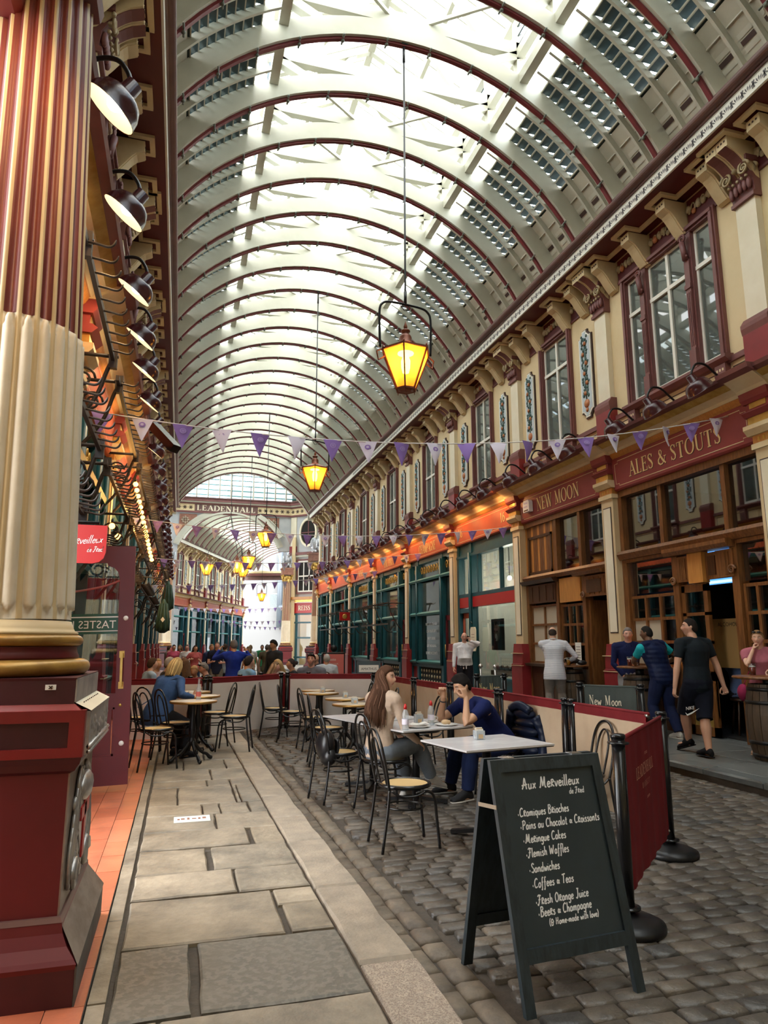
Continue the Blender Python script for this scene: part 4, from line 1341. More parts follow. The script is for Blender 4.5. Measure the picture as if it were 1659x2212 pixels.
 prof = [(0.70, 9.285), (0.80, 9.285), (0.80, 9.315)]
 for i in range(9):
  t = i / 8 * math.pi
  prof.append((0.80 + 0.085 * math.sin(t) + 0.04 * i / 8, 9.315 + 0.06 * (1 - math.cos(t))))
 prof += [(0.86, 9.45), (0.86, 9.475), (0.60, 9.475)]
 sweep(m, prof, a, b)
 m.build('gutter_moulding', 'gutter_purple', WL)
 m = MB()
 bx(m, -0.2, 0.62, a, b, 9.2, 9.474)
 m.build('cornice_core', 'rib_cream_dusty', WL)
 return WL
WR = upper_wall('wall_right', (XR, 0, 0), 0.0, 1, BAYS, {2})
WLF = upper_wall('wall_left', (XL, 0, 0), math.pi, -1, BAYS, {1, 2, 3}, detail=False)
# --- shop cornice, apron and party walls along both sides
def shop_cornice(WLK, sg, bays, reds):
 a, b = sorted((sg * bays[0], sg * bays[-1]))
 for nm, poly, mt in (
   ('shop_cornice', [(0, 5.27), (0.50, 5.27), (0.60, 5.31), (0.62, 5.36), (0, 5.40)], 'mauve'),
   ('shop_cornice', [(0, 5.20), (0.40, 5.20), (0.52, 5.272), (0, 5.272)], 'gold'),
   ('shop_cornice', [(0, 5.11), (0.27, 5.11), (0.30, 5.15), (0.42, 5.205), (0, 5.205)], 'moulding_cream'),
   ('shop_cornice', [(0, 5.02), (0.19, 5.02), (0.22, 5.05), (0.26, 5.115), (0, 5.115)], 'wood_light')):
  m = MB()
  sweep(m, poly, a, b)
  m.build(nm, mt, WLK)
 m = MB()
 for y in bays:
  s = sg * y
  sweep(m, [(0, 5.27), (0.58, 5.27), (0.68, 5.31), (0.70, 5.375), (0, 5.41)], s - 0.3, s + 0.3, 0)
  sweep(m, [(0, 5.10), (0.34, 5.10), (0.38, 5.15), (0.58, 5.272), (0, 5.272)], s - 0.27, s + 0.27, 1)
  sweep(m, [(0, 4.95), (0.30, 4.95), (0.34, 5.0), (0.36, 5.10), (0, 5.10)], s - 0.25, s + 0.25, 2)
 m.build('cornice_breaks', ['mauve', 'moulding_cream', 'oxblood'], WLK)
shop_cornice(WR, 1, BAYS, 3)
shop_cornice(WLF, -1, BAYS, 3)
def shop_pilaster(cream=True, panel=True):
 m = MB()
 bx(m, -0.3, 0.20, -0.19, 0.19, 1.42, 4.18, 0)
 if panel:
  bx(m, 0.20, 0.212, -0.125, 0.125, 1.62, 4.0, 2)
  bx(m, 0.20, 0.218, -0.11, 0.11, 1.64, 3.98, 1)
 sh = m.mesh('shaft', ['pillar_buff', 'pilaster_cream', 'line_dark'])
 m = MB()
 bx(m, -0.3, 0.24, -0.22, 0.22, 4.16, 4.24, 0)
 bx(m, -0.3, 0.22, -0.20, 0.20, 4.24, 4.36, 3)
 for i in (-1, 0, 1):
  bx(m, 0.22, 0.226, i * .09 - .02, i * .09 + .02, 4.27, 4.33, 2)
 sweep(m, [(-0.3, 4.36), (0.26, 4.36), (0.33, 4.44), (0.33, 4.5), (-0.3, 4.5)], -0.25, 0.25, 0)
 bx(m, -0.3, 0.28, -0.2, 0.2, 4.5, 4.62, 2)
 sweep(m, [(-0.3, 4.62), (0.30, 4.62), (0.36, 4.68), (0.30, 4.72), (-0.3, 4.72)], -0.23, 0.23, 1)
 bx(m, -0.3, 0.27, -0.2, 0.2, 4.72, 4.96, 1)
 bx(m, 0.27, 0.278, -0.15, 0.15, 4.75, 4.93, 2)
 ca = m.mesh('capital', ['moulding_cream', 'oxblood', 'gold', 'wood_light'])
 m = MB()
 bx(m, -0.3, 0.30, -0.27, 0.27, 0.0, 0.92, 0)
 sweep(m, [(-0.3, 0.92), (0.31, 0.92), (0.31, 0.95), (0.28, 0.96), (0.27, 1.20), (-0.3, 1.20)], -0.25, 0.25, 0)
 m.prism([(-0.25, 1.20), (0.25, 1.20), (0.20, 1.42), (-0.20, 1.42)], lambda x, y, t: (-t, x, y), -0.3, 0.26, 0)
 for z in (0.92, 1.2):
  bx(m, 0.26, 0.315, -0.275, 0.275, z - 0.006, z + 0.006, 1)
 ba = m.mesh('base', ['base_red', 'moulding_cream'])
 return sh, ca, ba
SPS, SPC, SPB = shop_pilaster()
for sg, x, rz, where in ((1, XR, 0, 'right'), (-1, XL, math.pi, 'left')):
 for i, y in enumerate(BAYS):
  if sg < 0 and y < 7:
   continue
  nn = [None, 'behind the viewpoint']
  if sg > 0:
   lb = {2: 'cream shop pilaster at the near end of the pub front, before the twin barrels', 3: 'cream shop pilaster with white inset panel between the two pub bays', 4: 'cream shop pilaster with red base between the pub and the green shopfronts', 5: 'buff shop pilaster behind the bald man on the phone'}.get(i, ('buff shop pilaster with red base, %s beyond the lettered wine window' % ordinal(i - 6) if i > 5 else 'shop pilaster nearer than the pub front, %s of its row' % ordinal(i)))
  else:
   lb = 'buff shop pilaster with red base, %s along the left-hand shops' % ordinal(i)
  t = thing('pilaster', lb, 'pilaster', (x, y, 0.12), rz)
  link('shaft', SPS, t)
  link('capital', SPC, t)
  link('base', SPB, t)
# --- fascia boards with their lettering
def fascia(x, rz, sg, ya, yb, mt, label, words=(), loc=None):
 a, b = sorted((sg * ya, sg * yb))
 a, b = a + 0.23, b - 0.23
 c = (a + b) / 2
 t = thing('fascia_board', label, 'sign', loc or (x, 0, 0), rz)
 m = MB()
 sweep(m, [(0.0, 4.40), (0.14, 4.40), (0.17, 4.43), (0.20, 5.015), (0.0, 5.015)], a, b)
 m.build('board', mt, t)
 pz = lambda z: 0.1725 + 0.03 * (z - 4.43) / 0.59
 fn = lambda q, z: (-pz(z) - 0.003, c - q, z)       # text runs left to right as seen from the street
 m = MB()
 hw = (b - a) / 2 - 0.08
 for pts in ([(-hw + .1, 4.48), (hw - .1, 4.48), (hw - .1, 4.52), (hw, 4.52), (hw, 4.90), (hw - .1, 4.90), (hw - .1, 4.95), (-hw + .1, 4.95), (-hw + .1, 4.90), (-hw, 4.90), (-hw, 4.52), (-hw + .1, 4.52), (-hw + .1, 4.48)],):
  ribbon(m, [(p[0], p[1], 0.012) for p in pts], fn)
 m.build('border_line', 'moulding_cream', t)
 for w in words:
  txt, h, off, z = w[:4]
  m = MB()
  wd = text_width(txt, SERIF, 0.05) * h * (w[4] if len(w) > 4 else 1)
  serif_text(m, txt, h, lambda q, zz: fn(q, zz + z), off - wd / 2, squeeze=(w[4] if len(w) > 4 else 1), track=0.05)
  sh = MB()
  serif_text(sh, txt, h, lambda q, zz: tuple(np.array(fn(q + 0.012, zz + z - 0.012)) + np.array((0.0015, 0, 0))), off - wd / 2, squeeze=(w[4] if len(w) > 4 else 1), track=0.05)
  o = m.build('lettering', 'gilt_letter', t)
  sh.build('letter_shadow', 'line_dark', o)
 return t
fascia(XR, 0, 1, BAYS[2], BAYS[3], 'oxblood', 'oxblood pub fascia with the words for beer in gilt capitals', [('ALES & STOUTS', 0.27, -0.05, 4.58, 0.95)])
fn_ = fascia(XR, 0, 1, BAYS[3], BAYS[4], 'oxblood', 'oxblood pub fascia with the pub name in gilt capitals', [('NEW MOON', 0.30, 0.05, 4.57, 0.88)])
fascia(XR, 0, 1, BAYS[4], BAYS[5], 'brick_red_lamplit', 'orange-red fascia with the street number in gilt at both ends', [('16', 0.25, 1.42, 4.62), ('16', 0.25, -1.42, 4.62)])
fascia(XR, 0, 1, BAYS[5], BAYS[6], 'brick_red_lamplit', 'orange-red fascia lettered for sparkling wine', [('CHAMPAGNE', 0.30, 0.0, 4.56, 0.72)])
fascia(XR, 0, 1, BAYS[6], BAYS[7], 'brick_red_lamplit', 'orange-red fascia lettered for strong drink', [('FINE SPIRITS', 0.28, 0.0, 4.56, 0.68)])
fascia(XR, 0, 1, BAYS[7], BAYS[8], 'brick_red_lamplit', 'orange-red fascia lettered for wine, fourth beyond the pub', [('WINES', 0.28, 0.0, 4.56, 0.8)])
for i in (8, 9):
 fascia(XR, 0, 1, BAYS[i], BAYS[i + 1], 'brick_red_lamplit', 'plain orange-red fascia, %s beyond the pub' % ordinal(i - 4))
for i in (0, 1):
 fascia(XR, 0, 1, BAYS[i], BAYS[i + 1], 'oxblood', ['plain oxblood fascia furthest from the market crossing', 'plain oxblood fascia next before the beer fascia'][i])
for i in range(1, 10):
 fascia(XL, math.pi, -1, BAYS[i], BAYS[i + 1], 'brick_red_lamplit', 'orange-red lamp-lit fascia, %s along the left-hand shops' % ordinal(i))
# --- teal shopfronts
def bars(mb, p0, p1, s0, s1, z0, z1, cols, rows, t=0.05, m=0):
 """frame with mullions at cols and rails at rows"""
 for c in [s0] + list(cols) + [s1 - t]:
  bx(mb, p0, p1, c, c + t, z0, z1, m)
 for z in [z0] + list(rows) + [z1 - t]:
  bx(mb, p0 + 0.003, p1 - 0.004, s0 + 0.002, s1 - 0.002, z, z + t, m)
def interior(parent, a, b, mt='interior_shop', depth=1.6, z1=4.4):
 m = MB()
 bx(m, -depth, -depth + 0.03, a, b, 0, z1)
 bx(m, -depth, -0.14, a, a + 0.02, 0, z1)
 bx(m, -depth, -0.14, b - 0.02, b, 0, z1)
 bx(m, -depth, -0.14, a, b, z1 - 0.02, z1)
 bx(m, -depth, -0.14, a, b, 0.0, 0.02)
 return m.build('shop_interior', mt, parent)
def pane(parent, s0, s1, z0, z1, mt='pane_shop', p=-0.03):
 m = MB()
 bx(m, p, p + 0.006, s0, s1, z0, z1)
 return m.build('pane', mt, parent)
g_ = MB()
g_.tube([(-0.01, 0.12 * math.cos(q * .8) * (1 - q / 11), 3.88 + 0.18 * math.sin(q * .8) * (1 - q / 11)) for q in range(10)], 0.016, 4)
GSC = g_.mesh('gilt_scroll', 'gold')
def shop_light(t, p, s, z, watts, c=(1, 0.93, 0.80)):
 m = MB()
 m.ball((p, s, z), 0.07, 8, 6, 0)
 m.tube([(p, s, z + 0.06), (p, s, 4.38)], 0.012, 5, 1)
 m.build('ceiling_lamp', ['bulb_white', 'black_iron'], t)
 L = bpy.data.lights.new('shop_glow', 'POINT')
 L.energy = watts
 L.color = c
 L.shadow_soft_size = 0.12
 o = bpy.data.objects.new('shop_glow', L)
 COL.objects.link(o)
 o.parent = t
 o.location = (p, s, z - 0.12)
def teal_front(x, rz, sg, ya, yb, label, texts=None, simple=False, loc=None):
 a, b = sorted((sg * ya, sg * yb))
 c = (a + b) / 2
 hw = (b - a) / 2 - 0.2
 t = thing('shopfront', label, 'shopfront', loc or (x, sg * c, 0.12), rz)
 f = MB()
 T_ = 0.09
 e = [-hw, -hw + 0.95, -0.30 + hw * 0.0, hw - 0.75, hw]
 for s in (e[0], e[1], e[3], e[4]):
  bx(f, -0.08, 0.10, s - T_, s + T_, 0, 4.28, 0)
  f.tube([(-0.13, s, 0.75), (-0.13, s, 4.1)], 0.05, 8, 0)
 bx(f, -0.08, 0.08, -hw, hw, 4.14, 4.28, 0)
 bx(f, -0.08, 0.12, -hw, hw, 3.50, 3.62, 0)
 sweep(f, [(-0.08, 3.50), (0.16, 3.50), (0.19, 3.56), (0.12, 3.62), (-0.08, 3.62)], -hw, hw, 1)
 sweep(f, [(-0.08, 2.36), (0.14, 2.36), (0.17, 2.42), (0.10, 2.48), (-0.08, 2.48)], e[1], e[4], 1)
 bx(f, -0.075, 0.092, e[1], e[4], 0.66, 0.80, 0)
 sweep(f, [(-0.08, 0.78), (0.15, 0.78), (0.18, 0.84), (-0.08, 0.90)], e[1], e[4], 1)
 bx(f, -0.075, 0.092, e[1], e[4], 0.0, 0.10, 0)
 f.build('frame', ['teal', 'teal_light'], t)
 for s0, s1 in zip((e[0], e[1], e[3]), (e[1], e[3], e[4])):
  pane(t, s0 + T_, s1 - T_, 3.62, 4.14, 'pane_shop')
  if s0 != e[0]:
   pane(t, s0 + T_, s1 - T_, 2.48, 3.50)
   pane(t, s0 + T_, s1 - T_, 0.90, 2.36)
  else:
   pane(t, s0 + T_, s1 - T_, 2.30, 3.50)
 if not simple:
  for s0, s1 in zip((e[0], e[1], e[3]), (e[1], e[3], e[4])):
   y = s0 + 0.2
   while y < s1 - 0.15:
    link('gilt_scroll', GSC, t, (0, y, 0))
    y += 0.24
 m = MB()
 bx(m, -0.06, 0.02, e[1] + T_, e[3] - T_, 0.10, 0.66, 0)
 for i in range(3):
  for q in range(9):
   s = e[1] + 0.18 + q * (e[3] - e[1] - 0.36) / 8
   m.ball((-0.03, s, 0.2 + 0.17 * i), 0.055, 5, 3, 1, 0.4, 1, 1)
 bx(m, -0.06, 0.03, e[3] + T_, e[4] - T_, 0.10, 0.66, 2)
 m.build('stall_riser', ['interior_dark', 'relief_olive', 'base_red'], t)
 d = MB()
 s0, s1 = e[0] + T_, e[1] - T_
 for q in (s0, s1 - 0.10):
  bx(d, -0.04, 0.01, q, q + 0.10, 0.02, 2.26)
 for z0, z1 in ((0.02, 0.28), (0.85, 0.98), (2.14, 2.30)):
  bx(d, -0.04, 0.01, s0, s1, z0, z1)
 bx(d, -0.03, -0.01, s0, s1, 0.28, 0.85)
 do = d.build('door', 'burgundy', t)
 h = MB()
 h.tube([(-0.05, s1 - 0.05, 1.0), (-0.05, s1 - 0.05, 1.4)], 0.012, 6)
 h.build('door_handle', 'gold', do)
 pane(t, s0 + 0.1, s1 - 0.1, 0.98, 2.14)
 interior(t, -hw, hw)
 if sg > 0 and not simple and ya > 15:
  shop_light(t, 0.9, 0.3, 3.3, 30)
 if texts:
  m = MB()
  for i, w in enumerate(texts):
   sans_text(m, w, 0.13, lambda q, z: (-0.032, (e[1] + e[3]) / 2 - q, z), 0, 2.02 - 0.235 * i, 0, 0.85, 'c')
  bx(m, -0.10, -0.09, e[1] + T_, e[3] - T_, 0.9, 2.36, 1)
  m.build('window_lettering', ['white_paint', 'teal'], t)
 return t
teal_front(XR, 0, 1, BAYS[5], BAYS[6], 'dark green wine shop front with white lettering down its window', ['FREE LOCAL DELIVERY', 'CORPORATE GIFTS', 'PARTY ORDERS', 'GIFT PACKAGING', 'BUSINESS ACCOUNTS'])
for i in (6, 7, 8, 9):
 teal_front(XR, 0, 1, BAYS[i], BAYS[i + 1], 'dark green shopfront on the right, %s beyond the lettered window' % ordinal(i - 6), simple=i > 7)
for i in range(2, 10):
 teal_front(XL, math.pi, -1, BAYS[i], BAYS[i + 1], 'dark green shopfront on the left, %s beyond the open maroon door' % ordinal(i - 2), simple=i > 3)
# --- the number-sixteen bay: big plate window, red band, fox picture behind the glass
def bay16():
 ya, yb = BAYS[4], BAYS[5]
 c, hw = (ya + yb) / 2, (yb - ya) / 2 - 0.2
 t = thing('shopfront', 'dark green plate-glass shopfront with a red band and an animal picture inside', 'shopfront', (XR, c, 0.12))
 f = MB()
 d = hw - 1.0
 for s in (-hw + .05, d, hw - .05):
  bx(f, -0.08, 0.10, s - 0.08, s + 0.08, 0, 4.28)
 f.tube([(-0.13, d, 0.7), (-0.13, d, 4.0)], 0.05, 8)
 bx(f, -0.08, 0.06, -hw, hw, 3.96, 4.28)
 bx(f, -0.08, 0.12, -hw, hw, 3.90, 3.97)
 bx(f, -0.075, 0.094, -hw, hw, 2.74, 2.84)
 bx(f, -0.06, 0.05, -0.9, -0.84, 2.84, 3.9)
 bx(f, -0.06, 0.05, 0.5, 0.58, 2.84, 3.9)
 bx(f, -0.075, 0.094, d, hw, 2.30, 2.42)
 bx(f, -0.08, 0.06, -hw, d, 0.0, 0.50)
 bx(f, 0.06, 0.08, -hw, d, 0.16, 0.19)
 bx(f, -0.08, 0.12, -hw, d, 0.50, 0.56)
 f.build('frame', 'teal', t)
 m = MB()
 bx(m, -0.06, 0.09, -hw + .1, hw - .1, 2.45, 2.74)
 m.build('red_band', 'sign_red', t)
 for s0, s1, z0, z1 in ((-hw + .1, -0.9, 2.84, 3.9), (-0.84, 0.5, 2.84, 3.9), (0.58, hw - .1, 2.84, 3.9), (-hw + .1, d - .08, 0.56, 2.45)):
  pane(t, s0, s1, z0, z1, 'pane_shop')
 m = MB()
 for q in (d + .1, hw - .2):
  bx(m, -0.05, 0.0, q, q + .09, 0.02, 2.28)
 for z0, z1 in ((0.02, 0.3), (0.8, 0.9), (2.15, 2.3)):
  bx(m, -0.05, 0.0, d + .1, hw - .11, z0, z1)
 m.build('door', 'brick_red_lamplit', t)
 pane(t, d + .19, hw - .2, 0.9, 2.15)
 interior(t, -hw, hw, 'interior_grey', 2.2)
 shop_light(t, 1.1, -0.6, 3.3, 55)
 shop_light(t, 1.1, 0.9, 3.3, 45)
 p = MB()
 bx(p, -0.42, -0.40, -0.07, 0.73, 1.25, 2.10, 0)
 p.ball((0.39, 0.33, 1.72), 0.20, 10, 7, 1, 0.2, 0.85, 1.15)
 p.ball((0.36, 0.33, 1.60), 0.085, 8, 5, 2, 0.3, 0.8, 1.3)
 for s in (-1, 1):
  p.add([(0.385, 0.33 + s * 0.06, 1.86), (0.385, 0.33 + s * 0.17, 2.04), (0.385, 0.33 + s * 0.19, 1.80)], [(0, 1, 2)], 1, False)
  p.ball((0.355, 0.33 + s * 0.075, 1.76), 0.022, 6, 4, 3)
 p.ball((0.34, 0.33, 1.55), 0.022, 6, 4, 3)
 p.build('animal_picture', ['interior_dark', 'fur_grey', 'paper', 'interior_dark'], t)
 m = MB()
 sweep(m, [(-0.5, 0.60), (-0.2, 0.60), (-0.2, 0.72), (-0.5, 0.72)], -1.5, 0.4)
 for i in range(12):
  m.ball((0.35, -1.4 + 0.155 * i, 0.76 + 0.03 * (i % 2)), 0.07, 6, 4)
 m.build('display_bench', 'wood_dark', t)
 m = MB()
 fn = lambda x, y, q: (-q, x, y)
 m.prism([(-0.14, -0.33), (0.14, -0.33), (0.19, -0.25), (0.19, 0.25), (0.14, 0.33), (-0.14, 0.33), (-0.19, 0.25), (-0.19, -0.25)], lambda x, y, q: (-q, x + 0.72, y + 1.55), 0.15, 0.17, 0)
 for i in range(5):
  bx(m, 0.17, 0.173, 0.62, 0.82, 1.35 + 0.08 * i, 1.362 + 0.08 * i, 1)
 m.build('menu_plaque', ['pilaster_cream', 'rosette_brown'], t)
 m = MB()
 m.tube([(-0.1, 0.95, 2.02), (-0.2, 0.8, 2.04), (-0.17, 0.72, 1.96)], 0.012, 5)
 m.build('plaque_hook', 'black_iron', t)
bay16()
# --- the pub front, two bays of brown timber
def glaze_grid(parent, s0, s1, z0, z1, nc, nr, mt, p=0.0, t=0.05, fm='wood', panes=None):
 f = MB()
 cols = [lerp(s0, s1 - t, i / nc) for i in range(1, nc)]
 rows = [lerp(z0, z1 - t, i / nr) for i in range(1, nr)]
 bars(f, p - 0.05, p + 0.03, s0, s1, z0, z1, cols, rows, t)
 o = f.build('glazing_frame', fm, parent)
 cs = [s0] + cols + [s1 - t]
 rs = [z0] + rows + [z1 - t]
 for i in range(nc):
  for j in range(nr):
   mm = mt if panes is None else panes(i, j) or mt
   q = MB()
   bx(q, p - 0.012, p - 0.006, cs[i] + t, cs[i + 1], rs[j] + t, rs[j + 1])
   q.build('pane', mm, o)
 return o
def scroll_block(mb, s0, s1, z0, z1, m=0):
 bx(mb, 0, 0.10, s0, s1, z0, z1, m)
 for k in range(4):
  s = lerp(s0 + 0.08, s1 - 0.2, k / 3)
  bx(mb, 0.10, 0.115, s, s + 0.03, z0 + 0.04, z1 - 0.04, m)
def pub_bay1():
 ya, yb = BAYS[2], BAYS[3]
 c = (ya + yb) / 2                       # 9.515
 hw = (yb - ya) / 2 - 0.2
 t = thing('shopfront', 'brown timber pub front with a television glowing behind its open door', 'shopfront', (XR, c, 0.12))
 L = lambda y: y - c
 f = MB()
 for y in (yb - 0.26, ya + 0.26, 8.5, 9.82):
  bx(f, -0.10, 0.08, L(y) - 0.07, L(y) + 0.07, 0, 3.0)
 for y in (yb - 0.24, ya + 0.24):
  bx(f, -0.10, 0.09, L(y) - 0.06, L(y) + 0.06, 3.0, 4.28)
 bx(f, -0.10, 0.10, -hw, hw, 4.16, 4.28)
 sweep(f, [(-0.1, 2.96), (0.14, 2.96), (0.20, 3.06), (0.16, 3.12), (-0.1, 3.12)], -hw, hw)
 for y in (10.10, 8.60):
  bx(f, -0.06, 0.06, L(y) - 0.045, L(y) + 0.045, 3.12, 4.16)
 bx(f, -0.095, 0.086, -hw, hw, 2.90, 2.98)
 f.build('frame', 'wood', t)
 for a, b in ((L(ya + .3), L(8.60) - .045), (L(8.60) + .045, L(10.10) - .045), (L(10.10) + .045, L(yb - .3))):
  pane(t, a, b, 3.12, 4.16, 'pane_pub')
 m = MB()
 sweep(m, [(0, 2.86), (0.22, 2.86), (0.26, 2.92), (0.26, 2.98), (0, 3.0)], L(8.45), L(9.9), 0)
 scroll_block(m, L(9.45), L(9.85), 2.42, 2.84, 0)
 scroll_block(m, L(8.50), L(8.85), 2.42, 2.84, 0)
 volute(m, L(9.83), 2.44, 0.12, 1, 0.07, 0)
 volute(m, L(8.52), 2.52, 0.12, -1, 0.07, 0)
 bx(m, 0, 0.13, L(9.12), L(9.45), 2.38, 2.86, 1)
 bx(m, 0, 0.06, L(8.85), L(9.12), 2.42, 2.84, 0)
 bx(m, 0.06, 0.08, L(8.90), L(9.06), 2.48, 2.78, 2)
 m.build('door_head', ['wood', 'wood_light', 'wood_dark'], t)
 glaze_grid(t, L(9.90), L(11.14), 1.03, 2.28, 3, 3, 'pane_pub', panes=lambda i, j: 'frosted' if (i == 2 and j < 2) or (i == 1 and j == 1) else None)
 pane(t, L(9.95), L(11.1), 2.32, 2.92, 'pane_pub')
 m = MB()
 bx(m, -0.05, 0.06, L(9.88), L(11.2), 0.0, 1.0)
 for k in range(3):
  bx(m, 0.06, 0.09, L(9.98 + .4 * k), L(10.28 + .4 * k), 0.2, 0.8)
 sweep(m, [(0, 0.96), (0.16, 0.96), (0.18, 1.02), (0, 1.05)], L(9.86), L(11.2))
 m.build('stall_riser', 'wood_dark', t)
 do = MB()
 s0, s1 = L(9.16), L(9.76)
 for q in (s0, s1 - .09):
  bx(do, -0.02, 0.04, q, q + .09, 0.02, 2.36)
 for z0, z1 in ((0.02, 0.16), (0.86, 1.0), (1.42, 1.47), (1.87, 1.92), (2.25, 2.38)):
  bx(do, -0.02, 0.04, s0, s1, z0, z1)
 bx(do, -0.01, 0.02, s0, s1, 0.30, 0.86)
 dd = do.build('door', 'wood', t)
 m = MB()
 bx(m, 0.02, 0.03, s0 + .04, s1 - .04, 0.04, 0.30)
 m.build('kick_plate', 'gold', dd)
 m = MB()
 m.tube([(-0.07, s0 + .05, 0.98), (-0.10, s0 + .05, 1.0)], 0.022, 8)
 m.build('door_knob', 'gold', dd)
 for z0, z1 in ((1.0, 1.42), (1.47, 1.87), (1.92, 2.25)):
  pane(t, s0 + .09, s1 - .09, z0, z1, 'pane_pub', 0.005)
 glaze_grid(t, L(ya + .33), L(8.42), 1.03, 2.3, 2, 3, 'pane_pub')
 pane(t, L(ya + .33), L(8.42), 2.34, 2.9, 'pane_pub')
 m = MB()
 bx(m, -0.05, 0.06, L(ya + .3), L(8.44), 0.0, 1.0)
 m.build('stall_riser', 'wood_dark', t)
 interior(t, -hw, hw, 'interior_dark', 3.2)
 m = MB()
 bx(m, -0.38, -0.37, L(8.88), L(9.62), 1.05, 1.82, 0)
 sans_text(m, 'ALCOHOL', 0.09, lambda q, z: (0.365, L(9.45) - q, z), 0, 1.70, 1)
 m.build('notice_board', ['poster_tan', 'interior_dark'], t)
 return t
pub_bay1()
def pub_bay2():
 ya, yb = BAYS[3], BAYS[4]
 c = (ya + yb) / 2
 hw = (yb - ya) / 2 - 0.2
 t = thing('shopfront', 'brown timber pub front with a boarded panel above a frosted window', 'shopfront', (XR, c, 0.12))
 L = lambda y: y - c
 f = MB()
 for y in (yb - 0.26, ya + 0.26, 12.62, 13.68):
  bx(f, -0.10, 0.08, L(y) - 0.06, L(y) + 0.06, 0, 2.95)
 for y in (13.66, ya + 0.26, 12.68):
  bx(f, -0.08, 0.08, L(y) - 0.05, L(y) + 0.05, 3.0, 4.28)
 bx(f, -0.10, 0.10, -hw, hw, 4.16, 4.28)
 sweep(f, [(-0.1, 2.86), (0.13, 2.86), (0.18, 2.94), (0.14, 3.0), (-0.1, 3.0)], -hw, hw)
 f.build('frame', 'wood', t)
 for a, b in ((L(ya + .31), L(12.63)), (L(12.73), L(13.61))):
  pane(t, a, b, 3.0, 4.16, 'pane_pub')
 y = 13.73
 while y < yb - 0.26:
  m = MB()
  bx(m, 0.0, 0.045, L(y) + 0.006, L(y + 0.098), 2.86, 4.16)
  m.build('plank', 'wood_light' if int(y * 10) % 3 == 0 else 'wood', t)
  y += 0.1
 m = MB()
 for s0, s1, z0, z1 in ((13.85, 14.95, 3.86, 3.92), (13.85, 14.95, 3.02, 3.08), (13.85, 13.91, 3.02, 3.92), (14.89, 14.95, 3.02, 3.92)):
  bx(m, 0.045, 0.07, L(s0), L(s1), z0, z1)
 sweep(m, [(0, 2.78), (0.20, 2.78), (0.26, 2.86), (0, 2.9)], L(13.6), L(yb - .2))
 scroll_block(m, L(13.72), L(14.95), 2.34, 2.76)
 m.build('panel_moulding', 'wood_dark', t)
 m = MB()
 bx(m, 0.0, 0.09, L(12.72), L(13.56), 2.30, 2.82, 1)
 sweep(m, [(0, 2.80), (0.22, 2.80), (0.26, 2.86), (0, 2.92)], L(ya + .3), L(12.8), 0)
 scroll_block(m, L(ya + .32), L(12.56), 2.36, 2.78, 0)
 bx(m, 0.10, 0.12, L(11.95), L(12.45), 2.44, 2.70, 2)
 volute(m, L(12.58), 2.40, 0.13, 1, 0.07, 0)
 m.build('door_head', ['wood', 'wood_light', 'wood_dark'], t)
 glaze_grid(t, L(13.74), L(15.0), 0.98, 2.3, 2, 3, 'frosted')
 glaze_grid(t, L(12.70), L(13.62), 0.98, 2.26, 3, 3, 'pane_pub')
 m = MB()
 bx(m, -0.05, 0.06, L(12.66), L(yb - .26), 0.0, 0.95)
 for k in range(4):
  bx(m, 0.06, 0.09, L(12.8 + .55 * k), L(13.2 + .55 * k), 0.2, 0.75)
 sweep(m, [(0, 0.92), (0.20, 0.92), (0.22, 0.98), (0, 1.0)], L(12.6), L(yb - .2))
 m.build('stall_riser', 'wood_dark', t)
 m = MB()
 bx(m, -0.9, 0.02, L(12.50), L(12.56), 0.02, 2.3)
 dd = m.build('door', 'wood', t)
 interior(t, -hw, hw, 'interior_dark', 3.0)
 m = MB()
 m.lathe([(0.0, 0), (0.17, 0.0), (0.19, 0.03), (0.17, 0.06)], 20, (0.7, L(12.25), 2.02), 0, axis=(-1, 0, 0))
 m.lathe([(0.0, 0.062), (0.15, 0.062)], 20, (0.7, L(12.25), 2.02), 1, axis=(-1, 0, 0), close=False)
 m.beam((0.63, L(12.25), 2.02), (0.63, L(12.25), 2.13), 0.012, 0.012, (1, 0, 0), 2)
 m.beam((0.63, L(12.25), 2.02), (0.63, L(12.18), 2.0), 0.012, 0.012, (1, 0, 0), 2)
 m.build('wall_clock', ['gold', 'paper', 'line_dark'], t)
 m = MB()
 bx(m, 0.03, 0.035, L(12.9), L(13.12), 1.0, 1.45, 0)
 for i in range(6):
  bx(m, 0.035, 0.037, L(12.93), L(13.09), 1.08 + .055 * i, 1.09 + .055 * i, 1)
 m.build('menu_notice', ['paper', 'line_dark'], t)
 return t
pub_bay2()
for i in (0, 1):
 teal_front(XR, 0, 1, BAYS[i], BAYS[i + 1], ['dark green shopfront at the very start of the right-hand row', 'dark green shopfront next before the pub'][i], simple=True)
tv = thing('television', 'flat television showing a ball game inside the dark pub', 'television', (9.45, 10.75, 2.62))
m = MB()
m.box(0, 0.05, -0.66, 0.66, -0.04, 0.70)
m.build('casing', 'black_gloss', tv)
m = MB()
m.box(-0.004, 0, -0.62, 0.62, 0, 0.66, 0)
for (y, z, ry, rz_, k) in ((-0.25, 0.35, .14, .22, 1), (-0.05, 0.2, .2, .1, 1), (0.3, 0.3, .12, .2, 1), (-0.3, 0.5, .06, .07, 2)):
 m.add([(-0.006, y + ry * math.cos(q), z + rz_ * math.sin(q)) for q in [i * math.pi / 5 for i in range(10)]], [tuple(range(10))], k, False)
m.box(-0.006, -0.004, -0.62, 0.62, 0.02, 0.07, 1)
m.build('screen', ['tv_blue', 'tv_white', 'poster_tan'], tv)
al = thing('alarm_box', 'white alarm box fixed at the left end of the pub name fascia', 'alarm box', (XR - 0.2, 14.55, 4.60))
m = MB()
